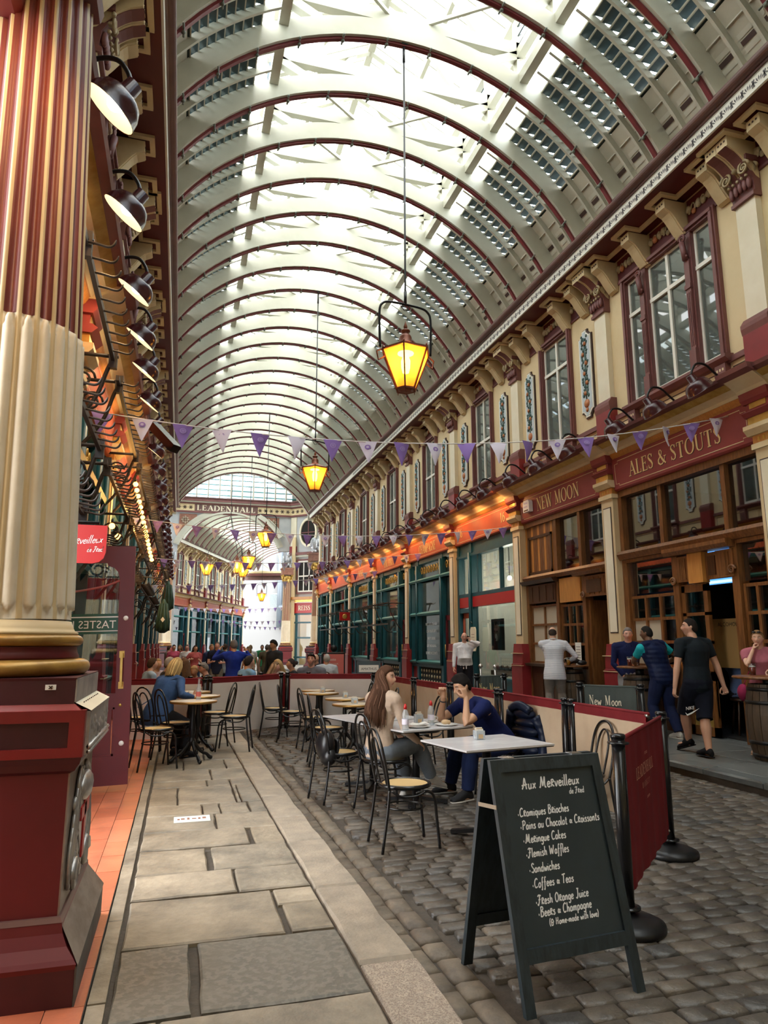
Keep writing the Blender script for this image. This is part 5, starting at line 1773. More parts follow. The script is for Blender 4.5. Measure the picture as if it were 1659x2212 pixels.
m.prism([(-0.15, 0.0), (0.15, 0.0), (0.15, 0.22), (0.11, 0.28), (-0.11, 0.28), (-0.15, 0.22)], lambda x, y, t_: (-t_, x, y), 0.0, 0.10)
m.build('case', 'white_paint', al)
m = MB()
m.box(-0.105, -0.10, -0.1, 0.1, 0.02, 0.05, 0)
sans_text(m, 'Veritas', 0.065, lambda q, z: (-0.103, 0.1 - q, z), 0, 0.19, 1)
sans_text(m, 'Systems', 0.055, lambda q, z: (-0.103, 0.1 - q, z), 0, 0.11, 1)
m.build('case_print', ['line_dark', 'purple'], al)
WB = structure('wall_back')
m = MB()
m.box(8.0, 8.3, -14.6, -0.55, 0, 9.3, 0)
m.box(-1.65, -1.35, -14.6, 3.1, 0, 9.3, 0)
m.box(-1.65, 8.3, -14.9, -14.6, 0, 13.5, 0)
m.box(7.2, 8.3, -14.6, -0.2, 9.05, 9.45, 1)
m.box(-1.65, -0.6, -14.6, -0.2, 9.05, 9.45, 1)
m.build('wall_face', ['wall_cream', 'soffit_red'], WB)
# ---------------------------------------------------------------- columns, crossing and the far avenue
def column_parts(h0=0.0):
 """pedestal, moulded base, two-tone fluted shaft and capital of the market columns; origin on the ground at the axis"""
 P = {}
 m = MB()
 def ring(hw, z0, z1, hw1=None, mt=0):
  h1 = hw1 if hw1 is not None else hw
  vs = [(-hw, -hw, z0), (hw, -hw, z0), (hw, hw, z0), (-hw, hw, z0), (-h1, -h1, z1), (h1, -h1, z1), (h1, h1, z1), (-h1, h1, z1)]
  m.add(vs, [(0, 3, 2, 1), (4, 5, 6, 7), (0, 1, 5, 4), (1, 2, 6, 5), (2, 3, 7, 6), (3, 0, 4, 7)], mt, False)
 ring(0.52, 0.0, 0.225, None, 1)
 ring(0.52, 0.225, 0.245, 0.525)
 zs = [(0.525, 0.245), (0.512, 0.262), (0.478, 0.30), (0.455, 0.345), (0.448, 0.385)]
 for a, b in zip(zs[:-1], zs[1:]):
  ring(a[0], a[1], b[1], b[0])
 ring(0.450, 0.385, 0.405, 0.440, 2)
 ring(0.425, 0.405, 0.985)
 P['die'] = (m.mesh('pedestal_die', ['burgundy', 'wine_black', 'gutter_purple']))
 m = MB()
 for a, b in zip([(0.430, 0.985), (0.452, 0.999), (0.472, 1.03), (0.478, 1.052)], [(0.452, 0.999), (0.472, 1.03), (0.478, 1.052), (0.478, 1.062)]):
  ring(a[0], a[1], b[1], b[0], 1)
 ring(0.462, 1.062, 1.255, None, 1)
 ring(0.462, 1.255, 1.282, 0.43, 0)
 for rot in range(4):
  c, s = [(1, 0), (0, 1), (-1, 0), (0, -1)][rot]
  def fb(u0, u1, d0, d1, z0, z1, mt):
   vs = []
   for z in (z0, z1):
    for u, d in ((u0, d0), (u1, d0), (u1, d1), (u0, d1)):
     vs.append((c * u + s * d, s * u - c * d, z))
   m.add(vs, [(0, 3, 2, 1), (4, 5, 6, 7), (0, 1, 5, 4), (1, 2, 6, 5), (2, 3, 7, 6), (3, 0, 4, 7)], mt, False)
  fb(-0.478, 0.478, 0.462, 0.482, 1.058, 1.098, 0)
  fb(-0.478, 0.478, 0.462, 0.482, 1.208, 1.258, 0)
  fb(-0.480, -0.418, 0.462, 0.4815, 1.06, 1.256, 0)
  fb(0.418, 0.480, 0.462, 0.4815, 1.06, 1.256, 0)
 P['cap'] = m.mesh('pedestal_cornice', ['panel_red', 'wine_black'])
 m = MB()
 ring(0.425, 1.282, 1.385)
 ring(0.425, 1.385, 1.397, 0.43)
 P['block'] = m.mesh('pedestal_cap', ['wine_black'])
 m = MB()
 def torus(r, z0, z1, bul, mt):
  n = 10
  pr = [(r, z0)] + [(r + bul * math.sin(math.pi * i / n), lerp(z0, z1, 0.5 - 0.5 * math.cos(math.pi * i / n))) for i in range(1, n)] + [(r, z1)]
  m.lathe(pr, 56, (0, 0, 0), mt)
 torus(0.385, 1.397, 1.475, 0.045, 0)
 m.lathe([(0.37, 1.475), (0.375, 1.485), (0.365, 1.505), (0.36, 1.53), (0.372, 1.535)], 56, (0, 0, 0), 1)
 torus(0.355, 1.535, 1.592, 0.034, 0)
 m.lathe([(0.36, 1.592), (0.362, 1.604), (0.345, 1.612), (0.338, 1.625), (0.325, 1.66)], 56, (0, 0, 0), 2)
 P['base'] = m.mesh('column_base', ['gilt_brown', 'burgundy', 'pillar_buff'])
 m = MB()
 NF, SEG = 22, 10
 zl = [1.66, 1.70, 1.712, 1.725, 1.74, 1.77, 2.4, 3.08, 3.11, 3.13, 3.15, 3.17, 3.19, 3.195, 4.2, 5.2, 6.0]
 vs, fs, mm = [], [], []
 tot = NF * SEG
 for zi, z in enumerate(zl):
  R0 = 0.325 - 0.075 * ((z - 1.66) / 4.4) ** 1.1
  for k in range(tot):
   q = k % SEG
   a = 2 * math.pi * k / tot
   e = 0.0
   if q in (2, 9):
    e = -0.009 if z > 1.72 else 0
   elif 3 <= q <= 8:
    w = math.sin(math.pi * (q - 2.5) / 6)
    if z < 1.7:
     e = 0
    elif z < 1.76:
     e = (0.014 * w if (z - 1.70) / 0.05 > 1 - w else -0.009)
    elif z < 3.10:
     e = 0.014 * w
    elif z < 3.192:
     e = 0.014 * w if (3.192 - z) / 0.09 > 1 - w else -0.020
    else:
     e = -0.028 * w
   vs.append(((R0 + e) * math.cos(a), (R0 + e) * math.sin(a), z))
 for zi in range(len(zl) - 1):
  zm = (zl[zi] + zl[zi + 1]) / 2
  for k in range(tot):
   k2 = (k + 1) % tot
   q = (k % SEG)
   fs.append((zi * tot + k, zi * tot + k2, (zi + 1) * tot + k2, (zi + 1) * tot + k))
   flute = 2 <= q <= 8
   mm.append((1 if zm > 3.19 else 2) if flute else 0)
 b = len(m.v)
 m.add(vs, fs, 0, True)
 m.m[-len(fs):] = mm
 P['shaft'] = m.mesh('shaft', ['pillar_buff', 'burgundy_flute', 'reed_cream'])
 m = MB()
 m.lathe([(0.285, 6.0), (0.30, 6.02), (0.285, 6.05), (0.27, 6.08), (0.30, 6.25), (0.38, 6.45)], 24, (0, 0, 0), 0)
 for k in range(8):
  a = k * math.pi / 4
  for z, r, s in ((6.16, 0.31, 0.10), (6.34, 0.36, 0.11)):
   aa = a + (0.39 if s > 0.1 else 0)
   m.ball((r * math.cos(aa), r * math.sin(aa), z), s, 7, 5, 0, 0.6, 0.6, 1.3)
 for sx in (-1, 1):
  for sy in (-1, 1):
   pts = []
   for i in range(16):
    a = i / 15 * 9
    q = 0.10 * (1 - i / 18)
    pts.append((sx * (0.33 + q * math.cos(a) * 0.7), sy * (0.33 + q * math.cos(a) * 0.7), 6.46 + q * math.sin(a)))
   m.tube(pts, 0.03, 5, 0)
 m.box(-0.42, 0.42, -0.42, 0.42, 6.54, 6.62, 1)
 P['capital'] = m.mesh('capital', ['gold', 'rosette_brown'])
 return P
mat('wine_black', (0.060, 0.008, 0.014), 0.42, c2=(0.045, 0.006, 0.011), scale=3, bump=0.05)
mat('panel_red', (0.22, 0.012, 0.014), 0.36, c2=(0.17, 0.010, 0.012), scale=2.5, bump=0.06)
mat('burgundy_flute', (0.215, 0.045, 0.036), 0.5, c2=(0.17, 0.034, 0.03), scale=2)
mat('reed_cream', (0.74, 0.66, 0.53), 0.55, c2=(0.64, 0.56, 0.43), scale=2.5, bump=0.15, bscale=30)
CP = column_parts()
def column(label, loc, rz=0.0, statue=False, scale=1.0):
 t = thing('column', label, 'column', loc, rz)
 t.scale = (scale, scale, 1)
 for k in ('die', 'cap', 'block', 'base', 'shaft', 'capital'):
  link(CP[k].name.split('.')[0], CP[k], t)
 if statue:
  m = MB()
  m.box(-0.40, 0.40, -0.40, 0.40, 6.62, 6.95, 0)
  m.box(-0.46, 0.46, -0.46, 0.46, 6.95, 7.05, 0)
  m.build('statue_block', 'rosette_brown', t)
  m = MB()
  m.ball((0, 0, 7.35), 0.30, 10, 7, 0, 0.8, 0.9, 1.15)
  m.tube([(0, -0.1, 7.5), (0, -0.22, 7.75), (0, -0.28, 7.95)], [0.19, 0.13, 0.11], 8)
  m.ball((0, -0.34, 8.0), 0.13, 8, 6, 0, 0.8, 1.3, 0.9)
  for s in (-1, 1):
   m.ball((s * 0.28, 0.10, 7.62), 0.30, 8, 6, 0, 0.3, 0.9, 1.4)
   for i in range(5):
    m.tube([(s * 0.2, 0.0, 7.5), (s * (0.36 + .02 * i), 0.12 + 0.06 * i, 7.95 - 0.12 * i)], [0.06, 0.03], 5)
   m.tube([(s * 0.17, -0.14, 7.4), (s * 0.18, -0.32, 7.2), (s * 0.18, -0.38, 7.06)], [0.1, 0.07, 0.08], 7)
   m.ball((s * 0.24, 0.1, 7.18), 0.17, 8, 5, 0, 0.8, 1.2, 0.8)
  m.build('griffin_statue', 'silver_statue', t)
 return t
NC = column('massive fluted column with maroon flutes over cream reeds on a red pedestal', (-0.868, 3.925, 0.0), 0.0)
for ch in KIDS[NC.name]:
 if ch.name.startswith(('shaft', 'capital')):
  ch.matrix_local = Matrix.Translation((0, 0, 1.6)) @ Matrix.Rotation(R(-1.5), 4, 'Y') @ Matrix.Translation((0, 0, -1.6))
m = MB()
r_ = random.Random(9)
for i in range(64):
 y, z = r_.uniform(-0.36, 0.36), r_.uniform(1.095, 1.205)
 m.ball((0.484, y, z), r_.uniform(0.016, 0.034), 6, 4, 0, 0.7, r_.uniform(.8, 1.6), r_.uniform(.8, 1.5))
m.add([(0.43, -0.425, 1.288), (0.43, 0.425, 1.288), (0.500, 0.425, 1.252), (0.500, -0.425, 1.252)], [(0, 3, 2, 1)], 1, False)
m.add([(0.500, -0.425, 1.252), (0.500, 0.425, 1.252), (0.497, 0.425, 1.222), (0.497, -0.425, 1.222)], [(0, 3, 2, 1)], 0, False)
m.box(0.470, 0.497, -0.425, 0.425, 1.06, 1.25, 0)
m.tube([(0.500, -0.425, 1.095), (0.500, 0.425, 1.095)], 0.012, 6)
m.tube([(0.500, -0.425, 1.072), (0.500, 0.425, 1.072)], 0.010, 6)
for i in range(9):
 m.box(0.45, 0.452, -0.3 + .07 * i, -0.27 + .07 * i, 1.272, 1.283, 2)
m.build('pewter_frieze', ['pewter', 'pilaster_cream', 'line_dark'], NC)
m = MB()
m.box(0.425, 0.432, -0.425, 0.425, 0.40, 1.0, 0)
m.add([(0.432, -0.425, 0.40), (0.432, 0.425, 0.40), (0.532, 0.525, 0.24), (0.532, -0.525, 0.24)], [(0, 3, 2, 1)], 0, False)
m.box(0.426, 0.432, -0.425, 0.425, 1.29, 1.39, 1)
m.box(0.521, 0.528, -0.52, 0.52, 0.0, 0.235, 2)
m.build('worn_face', ['pewter_worn', 'pewter', 'stone_plinth'], NC)
m = MB()
pts = [(0.06 * math.cos(a) - 0.0, a) for a in range(2)]
m.ball((0.45, 0.0, 0.86), 0.10, 10, 6, 0, 0.4, 1.6, 0.7)
for i in range(150):
 a = r_.uniform(0, 6.28)
 q = r_.uniform(0.15, 0.31)
 y, z = q * math.cos(a) * 0.95, 0.70 + q * math.sin(a) * 0.85
 m.ball((0.440, y, z), r_.uniform(0.012, 0.030), 6, 4, 0, 0.6, r_.uniform(.7, 1.6), r_.uniform(.7, 1.7))
for k in range(6):
 for sg in (-1, 1):
  c0 = 0.16 + 0.028 * k
  m.tube(spline([(0.438, sg * 0.10, 0.96 - 0.02 * k), (0.446, sg * (c0 + 0.05), 0.90 - 0.05 * k), (0.444, sg * (c0 + 0.02), 0.74 - 0.05 * k), (0.438, sg * c0 * 0.8, 0.62 - 0.03 * k)], 4), 0.010, 5)
m.prism([(-0.15, 0.86), (0.15, 0.86), (0.15, 0.68), (0.0, 0.50), (-0.15, 0.68)], lambda x, y, t: (t, x, y), 0.43, 0.455, 0)
m.box(0.455, 0.463, -0.035, 0.035, 0.53, 0.855, 1)
m.box(0.455, 0.463, -0.145, 0.145, 0.72, 0.78, 1)
for s in (-1, 1):
 volute(m, s * 0.2, 0.50, -0.45, s, 0.07, 0)
m.build('shield_relief', ['pewter', 'sign_red'], NC)
m = MB()
m.box(0.30, 0.345, -0.4295, -0.425, 1.345, 1.368, 0)
m.beam((0.315, -0.4303, 1.350), (0.330, -0.4303, 1.363), 0.004, 0.003, (0, 1, 0), 1)
m.beam((0.330, -0.4303, 1.350), (0.315, -0.4303, 1.363), 0.004, 0.003, (0, 1, 0), 1)
m.build('number_sticker', ['paper', 'line_dark'], NC)
column('fluted column with a silver griffin on top at the far end of the right shops', (7.95, 42.4, 0.0), R(45), True)
column('fluted column with griffin standing beside the far avenue on its right', (7.42, 51.6, 0.0), 0, True)
column('fluted column with griffin standing beside the far avenue on its left', (-0.95, 51.6, 0.0), 0, True)
column('fluted column with griffin at the far end of the left shops', (-1.30, 42.4, 0.0), R(45), True)
# --- crossing: far wall with its arch, lettered beam, lunette and splayed corners
CW = structure('wall_far')
FY, FC, FR, FZ = 52.2, 3.15, 3.92, 7.20
def far_wall():
 m = MB()
 n = 28
 pts = []
 a0 = math.asin((8.6 - FZ) / FR)
 for i in range(n + 1):
  a = lerp(math.pi - a0, a0, i / n)
  pts.append((FC + FR * math.cos(a), FZ + FR * math.sin(a)))
 for a, b in zip(pts[:-1], pts[1:]):
  vs = []
  for y in (FY, FY + 0.5):
   vs += [(a[0], y, a[1]), (b[0], y, b[1]), (b[0], y, 11.3), (a[0], y, 11.3)]
  m.add(vs, [(0, 1, 2, 3), (7, 6, 5, 4), (0, 4, 5, 1), (3, 2, 6, 7)], 0, False)
 m.box(-2.2, pts[0][0], FY, FY + 0.5, 0, 11.3, 0)
 m.box(pts[-1][0], 7.9, FY, FY + 0.5, 8.4, 11.3, 0)
 m.build('arch_wall', ['parapet_grey'], CW)
 m = MB()
 for r0, r1, y in ((FR - 0.02, FR + 0.36, FY - 0.10), (FR - 0.06, FR + 0.06, FY - 0.2)):
  vs, fs = [], []
  for i in range(n + 1):
   a = lerp(a0, math.pi - a0, i / n)
   for r, yy in ((r0, y), (r1, y), (r1, FY + .3), (r0, FY + .3)):
    vs.append((FC + r * math.cos(a), yy, FZ + r * math.sin(a)))
  for i in range(n):
   for k in range(4):
    fs.append((i * 4 + k, i * 4 + (k + 1) % 4, i * 4 + 4 + (k + 1) % 4, i * 4 + 4 + k))
  m.add(vs, fs, 0, False)
 m.build('arch_band', 'rib_cream', CW)
 for sx in (-1, 1):
  x = FC + sx * 3.02
  f = MB()
  f.prism([(-0.62, -1.2), (-0.62, 0.62), (0.62, 0.62), (0.62, 0.42), (0.1, 0.1), (-0.3, -0.5)], lambda u, v, t: (x - sx * -u * 1.0 if False else x - sx * u, FY - t, 10.28 + v), 0.0, 0.06, 0)
  for k in range(8):
   a = k * math.pi / 4
   f.ball((x + sx * 0.2 + 0.2 * math.cos(a), FY - 0.09, 10.45 + 0.2 * math.sin(a)), 0.10, 7, 5, 1, 1.2 if k % 4 == 0 else 0.8, 0.4, 1.2 if k % 4 == 2 else 0.8)
  f.ball((x + sx * 0.2, FY - 0.12, 10.45), 0.08, 8, 5, 1)
  f.build('rosette_panel', ['rosette_brown', 'strap_tan'], CW)
 B = [(-4.6, 49.4), (-1.6, FY), (7.75, FY), (10.8, 49.2)]
 for a, b in zip(B[:-1], B[1:]):
  d = (Vector((b[0], b[1], 0)) - Vector((a[0], a[1], 0)))
  ln = d.length
  rz = math.atan2(d.y, d.x)
  q = MB()
  q.box(0, ln, -0.16, 0.4, 11.02, 11.14, 0)
  q.box(0, ln, -0.12, 0.4, 11.14, 11.66, 1)
  q.box(0, ln, -0.20, 0.4, 11.66, 11.76, 0)
  q.box(0, ln, -0.42, 0.4, 11.86, 12.06, 0)
  q.box(0, ln, -0.32, 0.4, 11.76, 11.86, 2)
  q.box(0, ln, -0.50, 0.4, 12.06, 12.14, 3)
  x = 0.2
  while x < ln - 0.2:
   wx = a[0] + (b[0] - a[0]) * x / ln
   if not (ln > 8 and 0.55 < wx < 5.15):
    for k in range(6):
     an = k * math.pi / 3
     q.beam((x, -0.125, 11.40), (x + 0.15 * math.cos(an), -0.125, 11.40 + 0.15 * math.sin(an)), 0.05, 0.02, (0, 1, 0), 4)
   x += 0.42
  q.build('star_beam', ['mauve', 'moulding_cream', 'rib_cream', 'gutter_purple', 'line_dark'], CW, (a[0], a[1], 0), rz)
far_wall()
t = thing('market_sign', 'pale market name in bold capitals across the far transverse beam', 'sign', (0, FY, 0))
m = MB()
m.box(0.55, 5.15, -0.14, -0.12, 11.15, 11.65)
m.build('sign_field', 'gutter_purple', t)
m = MB()
wd = text_width('LEADENHALL', SERIF, 0.08) * 0.40
k_ = 4.3 / wd
serif_text(m, 'LEADENHALL', 0.40, lambda q, z: (q + 0.70, -0.144, 11.20 + z), 0, squeeze=k_, weight=1.35, track=0.08)
m.build('lettering', 'pilaster_cream', t)
w = structure('window_%d' % (wall_count['window'] + 1), (0, FY + 0.3, 0))
wall_count['window'] += 1
m, p_ = MB(), MB()
for i in range(13):
 x = FC - 5.0 + i * 10.0 / 12
 m.box(x - 0.05, x + 0.05, -0.06, 0.06, 12.1, 15.4)
 if i < 12:
  for k in range(8):
   p_.beam((x + .05, 0.05, 12.5 + 0.4 * k), (x + 0.78, 0.05, 12.5 + 0.4 * k), 0.02, 0.10, (0, 0.6, 0.8))
m.box(FC - 5, FC + 5, -0.08, 0.08, 15.3, 15.5)
m.build('window_frame', 'rib_cream', w)
p_.build('louvre_slats', 'teal_light', w, kind='stuff')
q = MB()
q.quad((FC - 5, 0.02, 12.1), (FC + 5, 0.02, 12.1), (FC + 5, 0.02, 15.4), (FC - 5, 0.02, 15.4))
q.build('pane', 'roof_glass', w)
CR = structure('ceiling_crossing')
m = MB()
for x0, x1, y0, y1 in ((-7, -0.2, 41.7, 53), (6.6, 13, 41.7, 53), (-0.2, 6.6, 41.7, 43.4), (-0.2, 6.6, 50.6, 53)):
 m.box(x0, x1, y0, y1, 15.5, 15.7)
for k in range(7):
 m.beam((-0.2 + 1.13 * k, 43.4, 15.6), (-0.2 + 1.13 * k, 50.6, 15.6), 0.12, 0.2)
for k in range(7):
 m.beam((-0.2, 43.4 + 1.2 * k, 15.6), (6.6, 43.4 + 1.2 * k, 15.6), 0.08, 0.14)
m.build('crossing_roof', 'rib_cream', CR)
m = MB()
m.quad((-0.2, 43.4, 15.72), (6.6, 43.4, 15.72), (6.6, 50.6, 15.72), (-0.2, 50.6, 15.72))
m.build('roof_glass', 'roof_glass', CR)
CG = structure('wall_gable')
m = MB()
n = 24
for i in range(n):
 a, b = lerp(A0, math.pi - A0, i / n), lerp(A0, math.pi - A0, (i + 1) / n)
 p, q = vp(a, VR + 0.55), vp(b, VR + 0.55)
 m.add([(p[0], 41.8, p[1]), (q[0], 41.8, q[1]), (q[0], 41.8, 15.6), (p[0], 41.8, 15.6)], [(0, 1, 2, 3)], 0, False)
m.box(7.2, 13, 41.7, 41.9, 9.0, 15.6)
m.box(-7, -0.6, 41.7, 41.9, 9.0, 15.6)
m.box(8.6, 13, 41.5, 41.9, 0, 9.0)
m.box(-7, -1.9, 41.5, 41.9, 0, 9.0)
m.box(12.0, 12.3, 41.7, 53, 8.5, 15.6)
m.box(-6.3, -6.0, 41.7, 53, 8.5, 15.6)
m.build('gable_boards', 'rib_cream_dusty', CG)
m = MB()
m.box(-4.6, -4.5, 49.5, 53, 0, 15)
m.box(-6.2, -1.7, FY, FY + .3, 0, 15)
m.box(7.8, 12.2, FY + .4, FY + .7, 0, 15)
m.build('corner_blocks', 'parapet_grey', CG)
m = MB()
arc_band(m, A0 - 0.06, math.pi - A0 + 0.06, VR + 0.02, VR + 0.62, 41.55, 41.95)
m.build('end_arch', 'rib_cream', CE)
CS = structure('wall_splay', (7.75, FY, 0), math.atan2(49.2 - 52.2, 10.8 - 7.75))
m = MB()
m.box(0, 4.3, 0.0, 0.3, 7.95, 11.02, 0)
m.box(0, 4.3, 0.0, 0.3, 4.9, 7.95, 1)
m.box(0, 4.3, -0.30, 0.1, 8.05, 8.25, 2)
m.box(0, 4.3, -0.24, 0.1, 7.9, 8.05, 3)
m.box(0.05, 0.42, -0.12, 0.0, 4.9, 7.9, 2)
m.box(0.0, 0.5, -0.06, 0.0, 8.3, 11.0, 4)
m.box(0.0, 0.55, -0.2, 0.0, 8.25, 8.75, 5)
m.build('wall_face', ['parapet_grey', 'parapet_grey', 'mauve', 'rib_cream', 'pilaster_cream', 'base_red'], CS)
m = MB()
n = 32
vs, fs = [], []
for i in range(n):
 a = 2 * math.pi * i / n
 for r, y in ((1.0, -0.02), (1.0, -0.14), (0.84, -0.14), (0.84, -0.02)):
  vs.append((1.6 + 0.78 * r * math.cos(a), y, 9.75 + 1.1 * r * math.sin(a)))
for i in range(n):
 for k in range(4):
  fs.append((i * 4 + k, i * 4 + (k + 1) % 4, ((i + 1) % n) * 4 + (k + 1) % 4, ((i + 1) % n) * 4 + k))
m.add(vs, fs, 0, False)
m.add([(1.6 + 0.66 * math.cos(2 * math.pi * i / n), -0.04, 9.75 + 0.93 * math.sin(2 * math.pi * i / n)) for i in range(n)], [tuple(range(n))], 1, False)
m.box(1.57, 1.63, -0.07, -0.04, 8.85, 10.65, 2)
m.box(0.98, 2.22, -0.07, -0.04, 9.72, 9.78, 2)
m.build('oval_window', ['pilaster_cream', 'interior_dark', 'mauve'], CS)
m = MB()
m.box(0.62, 2.5, -0.10, 0.0, 5.15, 7.75, 0)
m.box(0.80, 2.32, -0.12, -0.09, 5.3, 7.6, 1)
for x in (0.80, 1.27, 1.76, 2.26):
 m.box(x, x + 0.07, -0.14, -0.1, 5.3, 7.6, 2)
for z in (5.3, 6.42, 7.52):
 m.box(0.80, 2.33, -0.14, -0.1, z, z + 0.09, 2)
m.build('sash_window', ['mauve', 'interior_dark', 'sash_white'], CS)
m = MB()
m.box(0.0, 4.3, -0.45, 0.0, 4.72, 4.92, 0)
m.box(0.0, 4.3, -0.30, 0.0, 4.55, 4.72, 1)
m.build('shop_cornice', ['wood_light', 'gold'], CS)
t = thing('shopfront', 'dark green corner shopfront with a short red name board beyond the far column', 'shopfront', (7.75, FY, 0), math.atan2(49.2 - 52.2, 10.8 - 7.75))
m = MB()
m.box(0.2, 4.2, -0.16, 0.0, 3.75, 4.5)
m.build('fascia', 'sign_red', t)
m = MB()
serif_text(m, 'REISS', 0.34, lambda q, z: (0.9 + q, -0.164, 3.95 + z), 0, weight=1.3, track=0.05)
m.build('lettering', 'pilaster_cream', t)
m = MB()
for x in (0.3, 0.62, 2.3, 4.1):
 m.box(x, x + 0.14, -0.12, 0.02, 0, 3.75)
for z in (3.0, 3.62, 0.5):
 m.box(0.3, 4.2, -0.10, 0.02, z, z + 0.12)
m.box(0.62, 2.4, -0.10, 0.0, 1.9, 2.02)
m.build('frame', 'teal', t)
m = MB()
m.box(0.3, 4.2, -0.04, -0.03, 0.1, 3.7)
m.build('pane', 'clear', t)
m = MB()
m.box(0.3, 4.2, 0.9, 0.95, 0, 3.8, 0)
m.box(1.0, 1.8, 0.8, 0.9, 1.9, 3.0, 1)
m.build('shop_interior', ['wall_cream', 'paper'], t)
# --- the far avenue, turned to the right
TH = R(-18.5)
FA = Matrix.Translation((FC, FY, 0)) @ Matrix.Rotation(TH, 4, 'Z')
def fa(x, y, z=0):
 return tuple(FA @ Vector((x, y, z)))
FV = structure('ceiling_far', (FC, FY, 0), TH)
FLN = 24.0
m = MB()
off = lambda x, y, z: (x - VC, y, z)
y = 0.6
while y < FLN:
 m2 = MB()
 arc_band(m2, A0, math.pi - A0, VR - 0.35, VR - 0.02, y - 0.07, y + 0.07, 28, 0, off)
 arc_band(m2, A0, math.pi - A0, VR - 0.40, VR - 0.35, y - 0.05, y + 0.05, 28, 1, off)
 m2.build('arch_rib', ['rib_cream', 'rib_red'], FV)
 y += 1.27
for s in (-1, 1):
 m = MB()
 arc_band(m, A0, AT - 0.15, VR, VR + 0.05, 0.4, FLN, 14, 0, lambda x, y, z: (s * (x - VC), y, z))
 for k in range(19):
  for i in range(6):
   a = lerp(A0 + .22, AT - .2, i / 6)
   x, z = vp(a, VR - 0.06)
   yb = 0.6 + 1.27 * k
   m.box(*sorted((s * (x - VC), s * (x - VC + 0.16))), yb + .15, yb + 1.1, z, z + 0.02, 1)
 m.build('roof_boards', ['rib_cream', 'louvre_teal'], FV)
m = MB()
arc_band(m, AT - 0.15, math.pi - AT + 0.15, VR + 0.02, VR + 0.04, 0.4, FLN, 14, 0, off)
m.build('roof_glass', 'roof_glass', FV)
BF = [0.5, 5.0, 9.5, 14.0, 18.5, 23.0]
for nm, x, sg in (('wall_far_left', -4.55, -1), ('wall_far_right', 4.55, 1)):
 BF = [0.5, 5.0, 9.5, 14.0, 18.5, 23.0] if sg < 0 else [6.0, 10.25, 14.5, 18.75, 23.0]
 lo = fa(x, 0)
 rz = TH + (math.pi if sg < 0 else 0)
 WF = upper_wall(nm, lo, rz, sg, BF, set(), False)
 shop_cornice(WF, sg, BF, 3)
 for i in range(len(BF) - 1):
  c = (BF[i] + BF[i + 1]) / 2
  fascia(0, rz, sg, BF[i], BF[i + 1], 'brick_red_lamplit', 'pale-lit red fascia in the far avenue, %s on its %s wall' % (ordinal(i), 'left' if sg < 0 else 'right'), loc=lo)
  teal_front(0, rz, sg, BF[i], BF[i + 1], 'green shopfront in the far avenue, %s on its %s wall' % (ordinal(i), 'left' if sg < 0 else 'right'), simple=True, loc=fa(x, c, 0.05))
 for i, y in enumerate(BF):
  t = thing('pilaster', 'buff shop pilaster in the far avenue, %s on its %s wall' % (ordinal(i), 'left' if sg < 0 else 'right'), 'pilaster', fa(x, y, 0.05), rz)
  link('shaft', SPS, t)
  link('capital', SPC, t)
  link('base', SPB, t)
EG0 = structure('wall_return', (FC, FY, 0), TH)
m = MB()
m.box(4.55, 4.8, 0.9, 6.0, 0, 9.4)
m.build('wall_face', 'wall_cream', EG0)
EG = structure('wall_end', fa(0, FLN + 0.1), TH)
m = MB()
m.box(-4.6, 4.6, 0, 0.4, 8.3, 8.75, 0)
m.box(-4.6, 4.6, -0.3, 0.4, 8.75, 9.0, 1)
m.box(-4.6, 4.6, -0.4, 0.4, 9.0, 9.2, 2)
m.build('end_beam', ['gutter_purple', 'mauve', 'moulding_cream'], EG)
m = MB()
for i in range(9):
 a = lerp(A0, math.pi - A0, i / 8)
 x, z = vp(a, VR)
 m.beam((x - VC, 0.1, z), ((x - VC) * 0.5, 0.1, 9.2), 0.08, 0.08)
m.build('end_bars', 'rib_cream', EG)
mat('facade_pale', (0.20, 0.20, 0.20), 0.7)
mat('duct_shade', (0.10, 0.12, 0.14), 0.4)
t = thing('service_building', 'white service building with big grey ducts and a stair beyond the far avenue', 'building', fa(1.0, FLN + 15), TH)
m = MB()
m.box(-12, 12, 0, 3, 0, 22)
m.build('wall_block', 'facade_pale', t)
m = MB()
for x in (-4.5, -3.4, 2.6, 3.4):
 m.tube([(x, -0.6, 3.5), (x, -0.6, 14)], 0.34, 12)
m.tube([(-4.5, -0.6, 6.2), (-3.2, -0.7, 5.6), (0.2, -0.7, 5.6), (0.9, -0.7, 6.2), (0.9, -0.7, 14)], 0.36, 12)
m.box(-3.0, 2.0, -1.2, 0, 0.9, 5.0)
m.box(-2.0, 0.6, -1.0, 0, 6.6, 8.2)
m.build('ducts', 'duct_shade', t)
m = MB()
m.beam((-3.8, -1.6, 1.0), (1.2, -1.6, 4.6), 0.7, 0.16)
m.beam((-3.8, -1.9, 2.0), (1.2, -1.9, 5.6), 0.06, 0.06)
for i in range(8):
 q = i / 7
 m.beam((lerp(-3.8, 1.2, q), -1.9, lerp(1.0, 4.6, q)), (lerp(-3.8, 1.2, q), -1.9, lerp(2.0, 5.6, q)), 0.05, 0.05)
m.box(1.2, 4.2, -2.0, -0.3, 4.5, 4.65)
m.build('stair', 'duct_shade', t)
for i, (x, z) in enumerate([(-1.0, 9.6), (2.0, 9.6), (5.0, 9.6), (5.0, 6.0), (5.0, 2.4), (-6.0, 6.0)]):
 m = MB()
 m.box(x, x + 1.2, -0.06, 0.0, z, z + 1.9, 0)
 m.box(x + 0.1, x + 1.1, -0.08, -0.06, z + 0.1, z + 1.8, 1)
 m.build('window', ['duct_grey', 'pane_upper'], t)
m = MB()
m.box(1.4, 2.8, -0.05, 0.0, 0.0, 2.3, 0)
